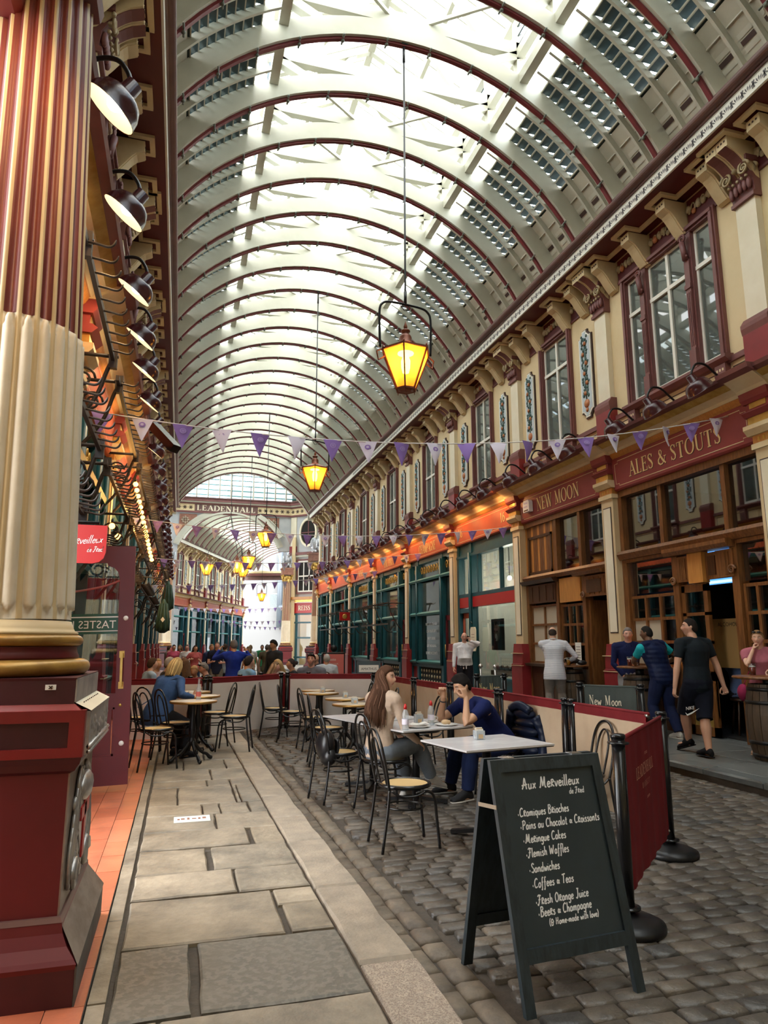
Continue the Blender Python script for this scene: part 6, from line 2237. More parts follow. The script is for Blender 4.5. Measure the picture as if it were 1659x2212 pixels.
m.build('door', 'duct_grey', t)
# ---------------------------------------------------------------- lamps, lanterns, bunting, hook rails
def point(name, loc, power, color, radius=0.05, parent=None, spot=None, blend=0.6, rot=None):
 L = bpy.data.lights.new(name, 'SPOT' if spot else 'POINT')
 L.energy = power
 L.color = color
 L.shadow_soft_size = radius
 if spot:
  L.spot_size = R(spot)
  L.spot_blend = blend
 o = bpy.data.objects.new(name, L)
 COL.objects.link(o)
 if parent is not None:
  o.parent = parent
 o.location = loc
 if rot is not None:
  o.rotation_euler = rot
 return o
def dome_lamp_meshes():
 """swan-neck arm from the cornice and a deep dome shade; local +X is the wall side, lamp at the origin, mouth towards +X and down"""
 ax = Vector((0.62, 0.0, -0.78)).normalized()
 arm = MB()
 pts = spline([(0.52, 0, 0.14), (0.40, 0, 0.16), (0.26, 0, 0.26), (0.12, 0, 0.36), (-0.02, 0, 0.36), (-0.10, 0, 0.26), (-0.115, 0, 0.16)], 5)
 arm.tube(pts, 0.016, 7)
 arm.box(0.49, 0.56, -0.04, 0.04, 0.06, 0.22)
 am = arm.mesh('lamp_arm', 'black_iron')
 sh = MB()
 out = [(0.030, -0.24), (0.052, -0.235), (0.058, -0.15), (0.09, -0.145), (0.135, -0.115), (0.165, -0.06), (0.178, 0.0), (0.184, 0.004)]
 c = (0, 0, 0)
 sh.lathe(out, 24, c, 0, axis=ax, close=False)
 sm = sh.mesh('lamp_shade', 'lamp_maroon')
 ins = MB()
 ins.lathe([(0.0, -0.125), (0.085, -0.13), (0.128, -0.105), (0.158, -0.055), (0.178, 0.002)], 24, c, 0, axis=ax, close=False)
 im = ins.mesh('shade_lining', 'lamp_inside')
 bu = MB()
 q = ax * -0.055
 bu.ball(tuple(q), 0.055, 10, 7)
 return am, sm, im, bu.mesh('bulb', 'bulb_white'), bu.mesh('bulb', 'bulb_warm'), bu.mesh('bulb', 'lamp_inside')
DA, DS, DI, DBW, DBO, DBX = dome_lamp_meshes()
def dome_lamp(label, loc, rz, bulb=None, watts=0, color=(1, 0.75, 0.45), group=None):
 t = thing('dome_spotlight', label, 'lamp', loc, rz, group)
 link('lamp_arm', DA, t)
 s = link('lamp_shade', DS, t)
 link('shade_lining', DI, s)
 link('bulb', bulb or DBX, s)
 if watts:
  point('lamp_glow', (0.06, 0, -0.075), watts, color, 0.05, t, 150, 0.5, (0, -R(38), 0))
 return t
ys = [8.05, 9.07, 10.15, 11.75, 13.0, 14.25, 15.75, 17.1, 18.5, 20.1, 21.6, 23.1, 24.7, 26.2, 27.7, 29.3, 30.8, 32.3, 33.9, 35.4, 36.9, 38.5, 40.0]
for i, y in enumerate(ys):
 lit = y > 15.4
 dome_lamp('maroon dome spotlight on the right cornice, %s counted from the near end' % ordinal(i), (7.18, y, 5.22), 0.0, DBO if lit else DBX, 17 if lit else 0, (1.0, 0.50, 0.18)).scale = (1.14,) * 3
yl = [2.7, 4.42, 5.62, 7.0, 8.15, 9.2, 10.5, 11.8, 13.3, 14.9, 16.4, 18.0, 19.6, 21.2, 22.8, 24.4, 26.0, 27.6, 29.2, 30.8, 32.4, 34.0, 36.0, 38.0, 40.0]
for i, y in enumerate(yl):
 t = dome_lamp(('dark dome spotlight on the left cornice with a glowing mouth, %s from the near column' % ordinal(i - 1)) if i else 'dark dome spotlight above the near column, the closest on the left cornice', (-0.60, y, 5.05), math.pi, DBW, 12 if i else 40, (1.0, 0.62, 0.28))
 t.rotation_euler = (0, 0, math.pi - R(14))
 t.scale = (1.06,) * 3
 t.location = (-0.635, y, 5.07)
# --- hanging lanterns
def lantern_meshes():
 H_ = {}
 m = MB()
 pts = spline([(-0.44, 0, 0.28), (-0.45, 0, 0.55), (-0.45, 0, 0.90), (-0.40, 0, 1.02), (-0.28, 0, 1.07), (0, 0, 1.08), (0.28, 0, 1.07), (0.40, 0, 1.02), (0.45, 0, 0.90), (0.45, 0, 0.55), (0.44, 0, 0.28)], 4)
 m.tube(pts, 0.019, 7)
 m.tube([(0.06, 0, 1.07), (0.04, 0, 0.99), (-0.02, 0, 0.97), (-0.1, 0, 1.06)], 0.007, 5)
 H_['yoke'] = m.mesh('yoke', 'black_iron')
 m = MB()
 m.lathe([(0.0, 0.80), (0.012, 0.76), (0.032, 0.70), (0.028, 0.67), (0.012, 0.655), (0.05, 0.645), (0.072, 0.63), (0.075, 0.61), (0.05, 0.595), (0.055, 0.57), (0.085, 0.54), (0.098, 0.51), (0.098, 0.42), (0.11, 0.41)], 16, (0, 0, 0), close=False)
 m.lathe([(0.11, 0.41), (0.40, 0.27), (0.41, 0.255), (0.39, 0.25)], 6, (0, 0, 0), 0, False, close=False)
 H_['crown'] = m.mesh('crown', 'rust_copper')
 fr, gl = MB(), MB()
 for k in range(6):
  a, b = k * math.pi / 3, (k + 1) * math.pi / 3
  P = lambda r, z, q: Vector((r * math.cos(q), r * math.sin(q), z))
  fr.beam(P(0.40, 0.26, a), P(0.155, -0.36, a), 0.022, 0.022)
  fr.beam(P(0.40, 0.26, a), P(0.40, 0.26, b), 0.03, 0.03)
  fr.beam(P(0.155, -0.36, a), P(0.155, -0.36, b), 0.03, 0.03)
  fr.tube([P(0.39, 0.27, a), P(0.39, 0.32, a)], 0.014, 5)
  fr.tube([P(0.15, -0.37, a), P(0.15, -0.42, a)], [0.010, 0.004], 5)
  gl.add([P(0.395, 0.25, a), P(0.395, 0.25, b), P(0.152, -0.35, b), P(0.152, -0.35, a)], [(0, 1, 2, 3)], 0, False)
 for s in (-1, 1):
  fr.tube([(s * 0.40, 0, 0.26), (s * 0.50, 0, 0.20), (s * 0.47, 0, 0.06), (s * 0.36, 0, 0.14)], 0.014, 5)
 fr.lathe([(0.155, -0.36), (0.10, -0.385), (0.0, -0.39)], 6, (0, 0, 0), 0, False, close=False)
 H_['frame'] = fr.mesh('lantern_frame', 'rust_copper')
 H_['glass'] = gl.mesh('amber_pane', 'amber_glass')
 m = MB()
 m.lathe([(0.0, 0.20), (0.05, 0.19), (0.075, 0.12), (0.07, 0.0), (0.05, -0.08), (0.0, -0.10)], 12)
 m.lathe([(0.03, 0.28), (0.13, 0.25), (0.13, 0.235), (0.03, 0.22)], 12)
 H_['mantle'] = m.mesh('gas_mantle', 'mantle')
 return H_
LM = lantern_meshes()
def lantern(label, loc, rz=0.0, rod=6.4, watts=60, yoke=True, scale=1.0):
 t = thing('hanging_lantern', label, 'lantern', loc, rz)
 t.scale = (scale,) * 3
 link('crown', LM['crown'], t)
 f = link('lantern_frame', LM['frame'], t)
 link('amber_pane', LM['glass'], f)
 link('gas_mantle', LM['mantle'], t)
 if yoke:
  link('yoke', LM['yoke'], t)
  m = MB()
  z = 1.08
  m.tube([(0, 0, z), (0, 0, z + 0.06), (0, 0, rod)], [0.022, 0.016, 0.016], 7)
  m.tube([(0, 0, z), (0, 0, z + 0.22)], 0.024, 7)
  m.tube([(0, 0, rod - 0.35), (0, 0, rod)], 0.024, 7)
  m.build('drop_rod', 'black_iron', t)
  m = MB()
  m.box(-0.055, 0.055, -0.05, 0.05, rod - 0.02, rod + 0.34)
  m.build('rod_bracket', 'louvre_teal', t)
 point('mantle_glow', (0, 0, 0.05), watts, (1.0, 0.55, 0.18), 0.07, t)
 return t
lantern('large amber hexagonal lantern on a yoke and long rod, hanging over the tables', (3.19, 9.8, 5.80), R(8), 5.92, 14)
lantern('amber hexagonal lantern on a long rod, second along the hall', (3.39, 18.69, 6.09), R(20), 5.62, 24)
lantern('amber hexagonal lantern on a long rod, third along the hall', (3.36, 30.12, 6.02), R(5), 5.7, 24)
lantern('amber hexagonal lantern on a long rod, fourth along the hall', (3.33, 37.74, 5.86), R(30), 5.86, 24)
t = thing('lantern_cluster', 'cluster of three small amber lanterns on curved cables under the crossing', 'lantern', (2.85, 46.5, 6.35))
m = MB()
m.tube([(0, 0, 3.6), (0, 0, 9.2)], 0.02, 6)
for k in range(3):
 a = k * 2.1 + 2.9
 m.tube(spline([(0, 0, 3.6), (0.35 * math.cos(a), 0.35 * math.sin(a), 2.6), (0.75 * math.cos(a), 0.75 * math.sin(a), 2.0), (1.3 * math.cos(a), 1.3 * math.sin(a), 1.3), (1.45 * math.cos(a), 1.45 * math.sin(a), 0.75)], 4), 0.018, 5)
m.tube([(0.8 * math.cos(a), 0.8 * math.sin(a), 2.1) for a in [i * math.pi / 8 for i in range(17)]], 0.016, 5)
m.build('cluster_cables', 'black_iron', t)
for k in range(3):
 a = k * 2.1 + 2.9
 for nm in ('crown', 'frame', 'glass', 'mantle'):
  o = link({'crown': 'crown', 'frame': 'lantern_frame', 'glass': 'amber_pane', 'mantle': 'gas_mantle'}[nm], LM[nm], t, (1.45 * math.cos(a), 1.45 * math.sin(a), 0))
  o.scale = (1.15, 1.15, 1.1)
 point('cluster_glow', (1.45 * math.cos(a), 1.45 * math.sin(a), 0.05), 60, (1, 0.55, 0.18), 0.07, t)
lantern('small amber lantern far down the second avenue, over its left side', fa(0.2, 10.76, 5.6), 0.2, 5.75, 30)
lantern('small amber lantern far down the second avenue, over its right side', fa(2.2, 13.3, 4.9), 0.5, 5.8, 30)
# --- bunting strings
def bunting(label, ends, sag, n, size, flip=0, skip=()):
 A, B = Vector(ends[0]), Vector(ends[1])
 t = thing('bunting', label, 'bunting', tuple(A))
 d = B - A
 P = lambda q: d * q + Vector((0, 0, -4 * sag * q * (1 - q)))
 m = MB()
 m.tube([P(i / 24) for i in range(25)], 0.008, 5)
 m.build('bunting_cord', 'cord_white', t)
 h = Vector((d.x, d.y, 0)).normalized()
 r = random.Random(int(size * 1000) + n)
 for i in range(n):
  if i in skip:
   continue
  q = (i + 0.5) / n
  c = P(q)
  tw = r.uniform(-0.5, 0.5)
  hh = h * math.cos(tw) + h.cross(Vector((0, 0, 1))) * math.sin(tw)
  nrm = hh.cross(Vector((0, 0, 1)))
  w, l = size * 0.5, size * r.uniform(1.12, 1.25)
  tip = Vector((0, 0, -l)) + nrm * r.uniform(-0.16, 0.16) * l + hh * r.uniform(-0.12, 0.12) * l
  curl = nrm * r.uniform(-0.03, 0.03)
  m = MB()
  rows = 4
  vs, fs = [], []
  for k in range(rows + 1):
   u = k / rows
   ce = c + tip * u + curl * math.sin(u * 3)
   ww = w * (1 - u) + 0.004
   for sgn in (-1, 0, 1):
    vs.append(ce + hh * ww * sgn + nrm * (0.018 * (1 - abs(sgn))))
  for k in range(rows):
   for j in (0, 1):
    b = k * 3 + j
    fs.append((b, b + 1, b + 4, b + 3))
  m.add(vs, fs, 0, True)
  white = (i + flip) % 2 == 0
  for sd in (-1, 1):
   pc = c + tip * 0.27 + nrm * 0.02 + nrm * sd * 0.006
   dn = tip.normalized()
   ring = [pc + hh * (size * 0.16 * math.cos(a)) + dn * (size * 0.13 * math.sin(a)) for a in [j * math.pi / 7 for j in range(14)]]
   m.add(ring, [tuple(range(14))], 1, False)
   r2 = [pc + nrm * sd * 0.002 + hh * (size * 0.12 * math.cos(a)) + dn * (size * 0.10 * math.sin(a)) for a in [j * math.pi / 7 for j in range(14)]]
   m.add(r2, [tuple(range(14))], 2, False)
   for q_ in (-0.04, 0.0, 0.04):
    o = pc + nrm * sd * 0.003 + dn * size * q_
    e = hh * size * (0.08 if q_ == 0 else 0.06)
    f_ = dn * size * 0.012
    m.add([o - e - f_, o + e - f_, o + e + f_, o - e + f_], [(0, 1, 2, 3)], 3, False)
  m.build('pennant', ['purple_white', 'purple', 'purple', 'purple_white'] if white else ['purple', 'lilac', 'purple', 'lilac'], t)
 return t
mat('lilac', (0.42, 0.33, 0.66), 0.7)
bunting('bunting of lilac and white pennants crossing the hall nearest, above the tables', ((-1.22, 8.2, 4.17), (7.78, 8.2, 4.92)), 0.42, 20, 0.235, 1)
bunting('second string of purple and white pennants, level with the lamp-lit fascias', ((-1.2, 15.6, 4.22), (7.8, 15.6, 4.42)), 0.32, 22, 0.22)
bunting('third string of purple pennants, over the middle of the hall', ((-1.2, 22.0, 4.1), (7.75, 22.0, 4.55)), 0.25, 22, 0.23)
bunting('fourth string of purple pennants, below the third', ((-1.2, 27.5, 3.7), (7.75, 27.5, 4.5)), 0.2, 22, 0.23)
bunting('string of purple pennants low across the mouth of the far avenue', (fa(-4.4, 2, 4.3), fa(4.4, 2, 4.3)), 0.2, 18, 0.26)
bunting('faint string of pennants halfway down the far avenue', (fa(-4.4, 9, 3.7), fa(4.4, 9, 3.7)), 0.3, 18, 0.26)
bunting('faint string of pennants at the bright end of the far avenue', (fa(-4.4, 17, 3.5), fa(4.4, 17, 3.5)), 0.4, 18, 0.26)
# --- wrought-iron meat-hook rails projecting from the left shops
def hook_mesh():
 m = MB()
 pts = spline([(0, 0, 0), (0.08, 0, -0.01), (0.155, 0, -0.022), (0.19, 0, 0.0), (0.205, 0, 0.042)], 4)
 m.tube(pts, [0.010] * (len(pts) - 3) + [0.009, 0.006, 0.003], 6)
 return m.mesh('meat_hook', 'hook_iron')
HK = hook_mesh()
def scroll_arm_mesh(reach, drop):
 m = MB()
 m.tube(spline([(-reach, 0, -drop), (-reach * 0.75, 0, -drop * 0.95), (-reach * 0.3, 0, -drop * 0.55), (-0.05, 0, -0.12), (0, 0, 0)], 6), 0.022, 7)
 m.tube([(-reach, 0, 0.03), (0.05, 0, 0.03)], 0.020, 6)
 pts = [(-reach * 0.55 + 0.12 * math.cos(a) * (1 - a / 14), 0, -0.22 + 0.12 * math.sin(a) * (1 - a / 14)) for a in [i * 0.45 for i in range(22)]]
 m.tube(pts, 0.014, 5)
 m.box(-0.04, 0.04, -0.03, 0.03, -0.1, 0.10)
 return m.mesh('bracket_arm', 'hook_iron')
ARM = {}
def hook_rail(label, x, z, y0, y1, step=0.145, wall=XL, drop=0.7):
 n = int((y1 - y0) / step)
 t = thing('hook_rail', label, 'hook rail', (x, y0, z))
 m = MB()
 m.box(-0.018, 0.018, -0.1, y1 - y0 + 0.1, -0.03, 0.03)
 m.build('rail', 'hook_iron', t)
 for i in range(n):
  link('meat_hook', HK, t, (0.0, 0.07 + i * step, 0.0))
 reach = x - wall - 0.05
 k = (round(reach, 2), drop)
 if k not in ARM:
  ARM[k] = scroll_arm_mesh(*k)
 for y in (0.12, y1 - y0 - 0.12):
  link('bracket_arm', ARM[k], t, (0, y, 0))
 return t
ri = 0
for nm, x, z, drop, segs in (
  ('upper', -0.80, 4.40, 0.8, [(4.9, 7.3), (7.8, 11.2), (11.8, 15.0)]),
  ('middle', -0.86, 3.45, 0.7, [(5.2, 7.3), (7.8, 11.2), (11.8, 15.0), (15.6, 19.3)]),
  ('lower', -0.95, 2.78, 0.6, [(5.4, 7.2), (8.3, 11.2), (11.8, 15.0)])):
 for i, (a, b) in enumerate(segs):
  hook_rail('%s wrought-iron rail of meat hooks on the left shops, %s from the column' % (nm, ordinal(i)), x, z, a, b, 0.22, XL, drop)
mats_far = [(15.6, 19.4), (19.9, 23.8), (24.4, 28.2), (28.8, 32.6), (33.4, 37.2)]
def far_rail(label, x, z, y0, y1):
 t = thing('hook_rail', label, 'hook rail', (x, y0, z))
 m = MB()
 m.box(-0.02, 0.02, 0, y1 - y0, -0.03, 0.03)
 m.build('rail', 'hook_iron', t)
 m = MB()
 y = 0.1
 while y < y1 - y0:
  m.tube([(0, y, 0), (0.12, y, -0.02), (0.19, y, 0.0), (0.205, y, 0.045)], 0.011, 4)
  y += 0.23
 m.build('meat_hooks', 'hook_iron', t, kind='stuff')
 reach = x - XL - 0.05
 k = (round(reach, 2), 0.7)
 if k not in ARM:
  ARM[k] = scroll_arm_mesh(*k)
 for y in (0.12, y1 - y0 - 0.12):
  link('bracket_arm', ARM[k], t, (0, y, 0))
for i, (a, b) in enumerate(mats_far):
 for nm, x, z in (('upper', -0.80, 4.40), ('lower', -0.90, 2.80)):
  far_rail('%s rail of small dark hooks far along the left shops, %s of its row' % (nm, ordinal(i)), x, z, a, b)
for i, (a, b) in enumerate([(24.3, 28.2), (28.8, 32.8), (33.3, 37.3)]):
 t = thing('hook_rail', 'wrought-iron hook rail across the far right shopfronts, %s of three' % ordinal(i), 'hook rail', (7.2, a, 3.0))
 m = MB()
 for z in (0, -0.75):
  m.box(-0.02, 0.02, 0, b - a, z - 0.03, z + 0.03)
 m.build('rail', 'hook_iron', t)
 m = MB()
 y = 0.1
 while y < b - a:
  m.tube([(0, y, 0), (-0.12, y, -0.02), (-0.2, y, 0.04)], 0.011, 4)
  y += 0.25
 m.build('meat_hooks', 'hook_iron', t, kind='stuff')
 for y in (0.1, (b - a) / 2, b - a - 0.1):
  m = MB()
  m.tube(spline([(0.75, y, -1.0), (0.5, y, -0.95), (0.2, y, -0.5), (0, y, 0)], 5), 0.022, 6)
  m.tube([(0.75, y, 0.0), (0, y, 0.0)], 0.02, 6)
  m.build('bracket_arm', 'hook_iron', t)
t = thing('festoon_lights', 'festoon of glowing orange bulbs along the iron rails on the left', 'string lights', (-0.78, 11.0, 4.05))
m = MB()
B0, B1 = Vector((0.0, 0, 0)), Vector((0.16, 3.8, -0.80))
m.tube([B0 + (B1 - B0) * (i / 20) + Vector((0, 0, -0.05 * (i % 2))) for i in range(21)], 0.008, 5)
m.build('flex', 'black_iron', t)
for i in range(17):
 p = B0 + (B1 - B0) * ((i + 0.3) / 17)
 m = MB()
 m.ball((0, 0, -0.08), 0.038, 8, 6, 0)
 m.tube([(0, 0, -0.05), (0, 0, 0)], 0.018, 6, 1)
 m.build('bulb', ['bulb_warm', 'black_iron'], t, tuple(p))
for i in range(0, 17, 4):
 p = B0 + (B1 - B0) * ((i + 0.3) / 17)
 point('festoon_glow', (p.x + 0.08, p.y, p.z - 0.1), 12, (1, 0.5, 0.12), 0.05, t)
t = thing('festoon_lights', 'pair of glowing orange bulbs over the maroon door', 'string lights', (-0.93, 9.6, 3.1))
for i in range(2):
 m = MB()
 m.ball((0, 0, -0.04), 0.04, 8, 6, 0)
 m.tube([(0, 0, 0), (0, 0, 0.05)], 0.015, 6, 1)
 m.build('bulb', ['bulb_warm', 'black_iron'], t, (0.06 * i, 0.25 * i, -0.1 * i))
for i, (x, y, z) in enumerate([(-0.36, 15.3, 2.12), (-0.33, 17.2, 2.66)]):
 t = thing('furled_parasol', ['dark green furled cloth with a white badge hanging on the left rails', 'dark green furled cloth hung higher behind the badged one'][i], 'parasol', (x, y, z))
 m = MB()
 m.lathe([(0.03, 0.55), (0.10, 0.40), (0.17, 0.0), (0.22, -0.35), (0.20, -0.5), (0.08, -0.58)], 9)
 for k in range(9):
  a = k * 0.7
  m.tube([(0.10 * math.cos(a), 0.10 * math.sin(a), 0.4), (0.20 * math.cos(a), 0.20 * math.sin(a), -0.2), (0.2 * math.cos(a), 0.2 * math.sin(a), -0.5)], 0.04, 5)
 t.scale = (0.62,) * 3
 m.build('cloth', 'green_cloth', t)
 m = MB()
 m.tube(spline([(0, 0, 0.5), (0, 0, 1.0), (-0.3, 0, 1.25), (-1.8, 0, 1.3)], 4), 0.02, 6)
 m.build('hanger', 'hook_iron', t)
 if i == 0:
  m = MB()
  m.add([(0.0, -0.252, -0.05), (0.07, -0.252, -0.14), (0.0, -0.252, -0.23), (-0.07, -0.252, -0.14)], [(0, 1, 2, 3)])
  m.build('badge', 'white_paint', t)
t = thing('spot_projector', 'black box projector lamp clamped high on the left rails', 'lamp', (-0.42, 10.3, 4.55))
m = MB()
m.beam((-0.1, 0, 0.12), (0.22, -0.3, -0.28), 0.16, 0.12)
m.build('housing', 'black_gloss', t)
m = MB()
m.tube([(-0.5, 0, 0.2), (-0.1, 0, 0.15)], 0.02, 6)
m.build('clamp', 'black_iron', t)
# --- the patisserie sign and its open door
t = thing('hanging_sign', 'glossy red hanging sign with white script beside the near column', 'sign', (-0.93, 5.6, 2.14))
m = MB()
out = [(-0.40, 0.0), (0.27, 0.0), (0.315, 0.012), (0.345, 0.04), (0.358, 0.085), (0.358, 0.29), (-0.40, 0.29)]
m.prism(out, lambda x, y, q: (x, q, y), -0.012, 0.012)
m.build('sign_plate', 'sign_red', t)
m = MB()
hand_text(m, 'Merveilleux', 0.062, lambda x, y: (x, -0.0135, y), 0.070, 0.135, 0.07, 0, 0.10, 0.86, 0.3)
hand_text(m, 'de Fred', 0.040, lambda x, y: (x, -0.0135, y), 0.225, 0.085, 0.08, 0, 0.06, 0.82, 0.3)
m.build('lettering', 'white_paint', t)
m = MB()
m.tube([(-0.42, 0, 0.31), (0.30, 0, 0.31)], 0.012, 6)
m.build('sign_arm', 'black_iron', t)
d = thing('door', 'open maroon shop door with arched glass and a brass pull handle', 'door', (-1.34, 7.92, 0.10))
d.rotation_euler = (0, -R(1.7), 0)
m = MB()
DW, DH = 0.905, 2.455
m.box(DW - 0.15, DW, -0.025, 0.025, 0.015, DH)
m.box(0, 0.13, -0.025, 0.025, 0.015, DH)
m.box(0.13, DW - 0.15, -0.025, 0.025, 0.015, 0.30)
m.box(0.13, DW - 0.15, -0.025, 0.025, 0.78, 0.92)
m.prism([(0.13, DH), (DW - 0.15, DH), (DW - 0.15, 2.10), (DW - 0.165, 2.17), (DW - 0.21, 2.225), (DW - 0.27, 2.245), (DW - 0.28, 2.275), (0.26, 2.275), (0.25, 2.245), (0.19, 2.225), (0.145, 2.17), (0.13, 2.10)], lambda x, y, q: (x, q, y), -0.025, 0.025)
m.box(0.16, DW - 0.18, -0.010, 0.010, 0.30, 0.78)
for x0, x1, z0, z1 in ((0.13, 0.15, 0.3, 0.78), (DW - .17, DW - .15, 0.3, 0.78), (0.13, DW - .15, 0.3, 0.32), (0.13, DW - .15, 0.76, 0.78)):
 m.box(x0, x1, -0.018, 0.018, z0, z1)
m.build('door_leaf', 'burgundy', d)
m = MB()
m.box(0.13, DW - 0.15, -0.004, 0.004, 0.92, 2.275)
m.build('glass_pane', 'pane_door', d)
m = MB()
m.box(0.13, DW - 0.15, -0.0065, -0.0045, 1.53, 1.74, 0)  # reflection of a green sign, painted as a band on the glass
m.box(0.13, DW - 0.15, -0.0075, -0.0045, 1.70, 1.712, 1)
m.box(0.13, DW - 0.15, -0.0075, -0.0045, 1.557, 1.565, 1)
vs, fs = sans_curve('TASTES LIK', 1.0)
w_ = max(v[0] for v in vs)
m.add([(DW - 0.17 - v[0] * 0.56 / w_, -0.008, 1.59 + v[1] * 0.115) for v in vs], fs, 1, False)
m.build('sign_reflection', ['reflection_green', 'white_paint'], d)
m = MB()
m.tube(spline([(0.13, 0.011, 1.96), (0.35, 0.011, 1.98), (0.6, 0.011, 2.03), (DW - .15, 0.011, 2.09)], 5), 0.012, 5, 0)
m.build('window_stripe', 'sign_pink', d)
m = MB()
m.box(DW - 0.112, DW - 0.088, -0.062, -0.05, 0.985, 1.33)
for z in (0.985, 1.30):
 m.box(DW - 0.112, DW - 0.088, -0.06, -0.02, z, z + 0.03)
 m.box(DW - 0.125, DW - 0.075, -0.03, -0.024, z - 0.02, z + 0.05)
m.lathe([(0.0, 0), (0.014, 0), (0.016, 0.006), (0.0, 0.008)], 10, (DW - 0.10, -0.026, 0.80), axis=(0, -1, 0))
m.build('pull_handle', 'gold', d)
m = MB()
for z in (1.69, 0.42):
 m.lathe([(0.0, 0), (0.026, 0), (0.024, 0.008), (0.0, 0.010)], 12, (DW - 0.075, -0.026, z), axis=(0, -1, 0))
m.build('door_stud', 'porcelain', d)
t = thing('door_surround', 'yellow-buff painted door surround between the column and the open door', 'door frame', (XL, 7.3, 0.085))
m = MB()
m.box(0.0, 0.20, -0.9, 0.55, 0, 4.3)
m.build('surround_panel', 'pillar_buff', t)
# ---------------------------------------------------------------- cafe furniture
def cane_mat():
 m = bpy.data.materials.new('cane_weave')
 m.use_nodes = True
 n, l = m.node_tree.nodes, m.node_tree.links
 b = n['Principled BSDF']
 b.inputs['Roughness'].default_value = 0.6
 tc = n.new('ShaderNodeTexCoord')
 mp = n.new('ShaderNodeMapping')
 mp.inputs['Rotation'].default_value = (0, 0, R(45))
 l.new(tc.outputs['Object'], mp.inputs['Vector'])
 ck = n.new('ShaderNodeTexChecker')
 ck.inputs['Scale'].default_value = 95
 ck.inputs['Color1'].default_value = (0.66, 0.46, 0.21, 1)
 ck.inputs['Color2'].default_value = (0.48, 0.31, 0.12, 1)
 l.new(mp.outputs['Vector'], ck.inputs['Vector'])
 l.new(ck.outputs['Color'], b.inputs['Base Color'])
 MATS['cane_weave'] = m
cane_mat()
def chair_meshes():
 """bentwood-style tube chair, seat centre over the origin, facing local +X"""
 H_ = {}
 m = MB()
 m.lathe([(0.0, 0.455), (0.165, 0.458), (0.18, 0.462)], 28, close=False)
 m.lathe([(0.0, 0.445), (0.175, 0.445)], 28, close=False)
 H_['seat'] = m.mesh('seat', 'cane_weave')
 m = MB()
 n = 28
 m.tube([(0.195 * math.cos(2 * math.pi * i / n), 0.195 * math.sin(2 * math.pi * i / n), 0.455) for i in range(n)], 0.017, 7, closed=True)
 H_['seat_frame'] = m.mesh('seat_frame', 'black_gloss')
 m = MB()
 m.tube([(0.155 * math.cos(2 * math.pi * i / n), 0.155 * math.sin(2 * math.pi * i / n), 0.29) for i in range(n)], 0.008, 5, closed=True)
 m.tube(spline([(-0.17, -0.18, 0.44), (-0.10, -0.20, 0.40), (0.02, -0.21, 0.40), (0.10, -0.20, 0.43)], 4), 0.009, 5)
 m.tube(spline([(-0.17, 0.18, 0.44), (-0.10, 0.20, 0.40), (0.02, 0.21, 0.40), (0.10, 0.20, 0.43)], 4), 0.009, 5)
 H_['stretcher'] = m.mesh('stretcher', 'black_gloss')
 pts = spline([(-0.185, -0.17, 0.44), (-0.215, -0.185, 0.60), (-0.245, -0.165, 0.76), (-0.262, -0.10, 0.855), (-0.268, 0.0, 0.885), (-0.262, 0.10, 0.855), (-0.245, 0.165, 0.76), (-0.215, 0.185, 0.60), (-0.185, 0.17, 0.44)], 6)
 m = MB()
 m.tube(pts, 0.0115, 8)
 H_['back_frame'] = m.mesh('back_frame', 'black_gloss')
 pts = spline([(-0.175, -0.085, 0.46), (-0.215, -0.095, 0.62), (-0.245, -0.082, 0.74), (-0.257, -0.045, 0.80), (-0.259, 0.0, 0.815), (-0.257, 0.045, 0.80), (-0.245, 0.082, 0.74), (-0.215, 0.095, 0.62), (-0.175, 0.085, 0.46)], 6)
 m = MB()
 m.tube(pts, 0.0095, 7)
 H_['back_loop'] = m.mesh('back_loop', 'black_gloss')
 legs = []
 for s in (-1, 1):
  m = MB()
  m.tube(spline([(-0.185, s * 0.17, 0.45), (-0.20, s * 0.18, 0.30), (-0.245, s * 0.185, 0.0)], 4), 0.0118, 8)
  legs.append(m.mesh('leg', 'black_gloss'))
  m = MB()
  m.tube(spline([(0.02, s * 0.205, 0.42), (0.12, s * 0.19, 0.425), (0.185, s * 0.165, 0.37), (0.205, s * 0.165, 0.2), (0.225, s * 0.17, 0.0)], 4), 0.0118, 8)
  legs.append(m.mesh('leg', 'black_gloss'))
 H_['legs'] = legs
 return H_
CM = chair_meshes()
def chair(label, x, y, deg, z=0.002):
 t = thing('cafe_chair', label, 'chair', (x, y, z), R(deg))
 for k in ('seat', 'seat_frame', 'stretcher', 'back_frame', 'back_loop'):
  link(k, CM[k], t)
 for l in CM['legs']:
  link('leg', l, t)
 return t
PZ2 = PZ + 0.004
chair('black tube chair with a round cane seat standing alone nearest the chalkboard', 1.775, 5.545, 2)
chair('black chair under the seated long-haired woman', 1.96, 6.72, 12)
chair('black chair with a black bag hung on its back, behind the long-haired woman', 1.62, 7.28, 14)
chair('black chair draped with a navy puffer jacket under the man in navy', 3.30, 6.98, 190)
chair('black chair by the beige screen, its hoop showing above the chalkboard', 3.33, 5.52, 175)
chair('black chair at the far side of the white tables, against the beige screen', 3.06, 8.75, 185)
chair('black cane chair at the edge of the terracotta tiles, nearest of the left group', -0.22, 9.14, 18, PZ2)
chair('black cane chair just right of the tiles, in front of the woman in blue', 0.02, 9.72, 25, PZ2)
chair('black chair under the woman in the blue coat', -0.24, 10.28, 40, PZ2)
chair('black cane chair half hidden at the far left beside the blue coat', -0.46, 10.55, 20, PZ2)
chair('black cane chair on the kerb with its back to the street, nearer of the pair', 0.80, 10.36, 168, PZ2)
chair('black cane chair with its back to the street, farther of the pair on the kerb', 0.58, 11.0, 160, PZ2)
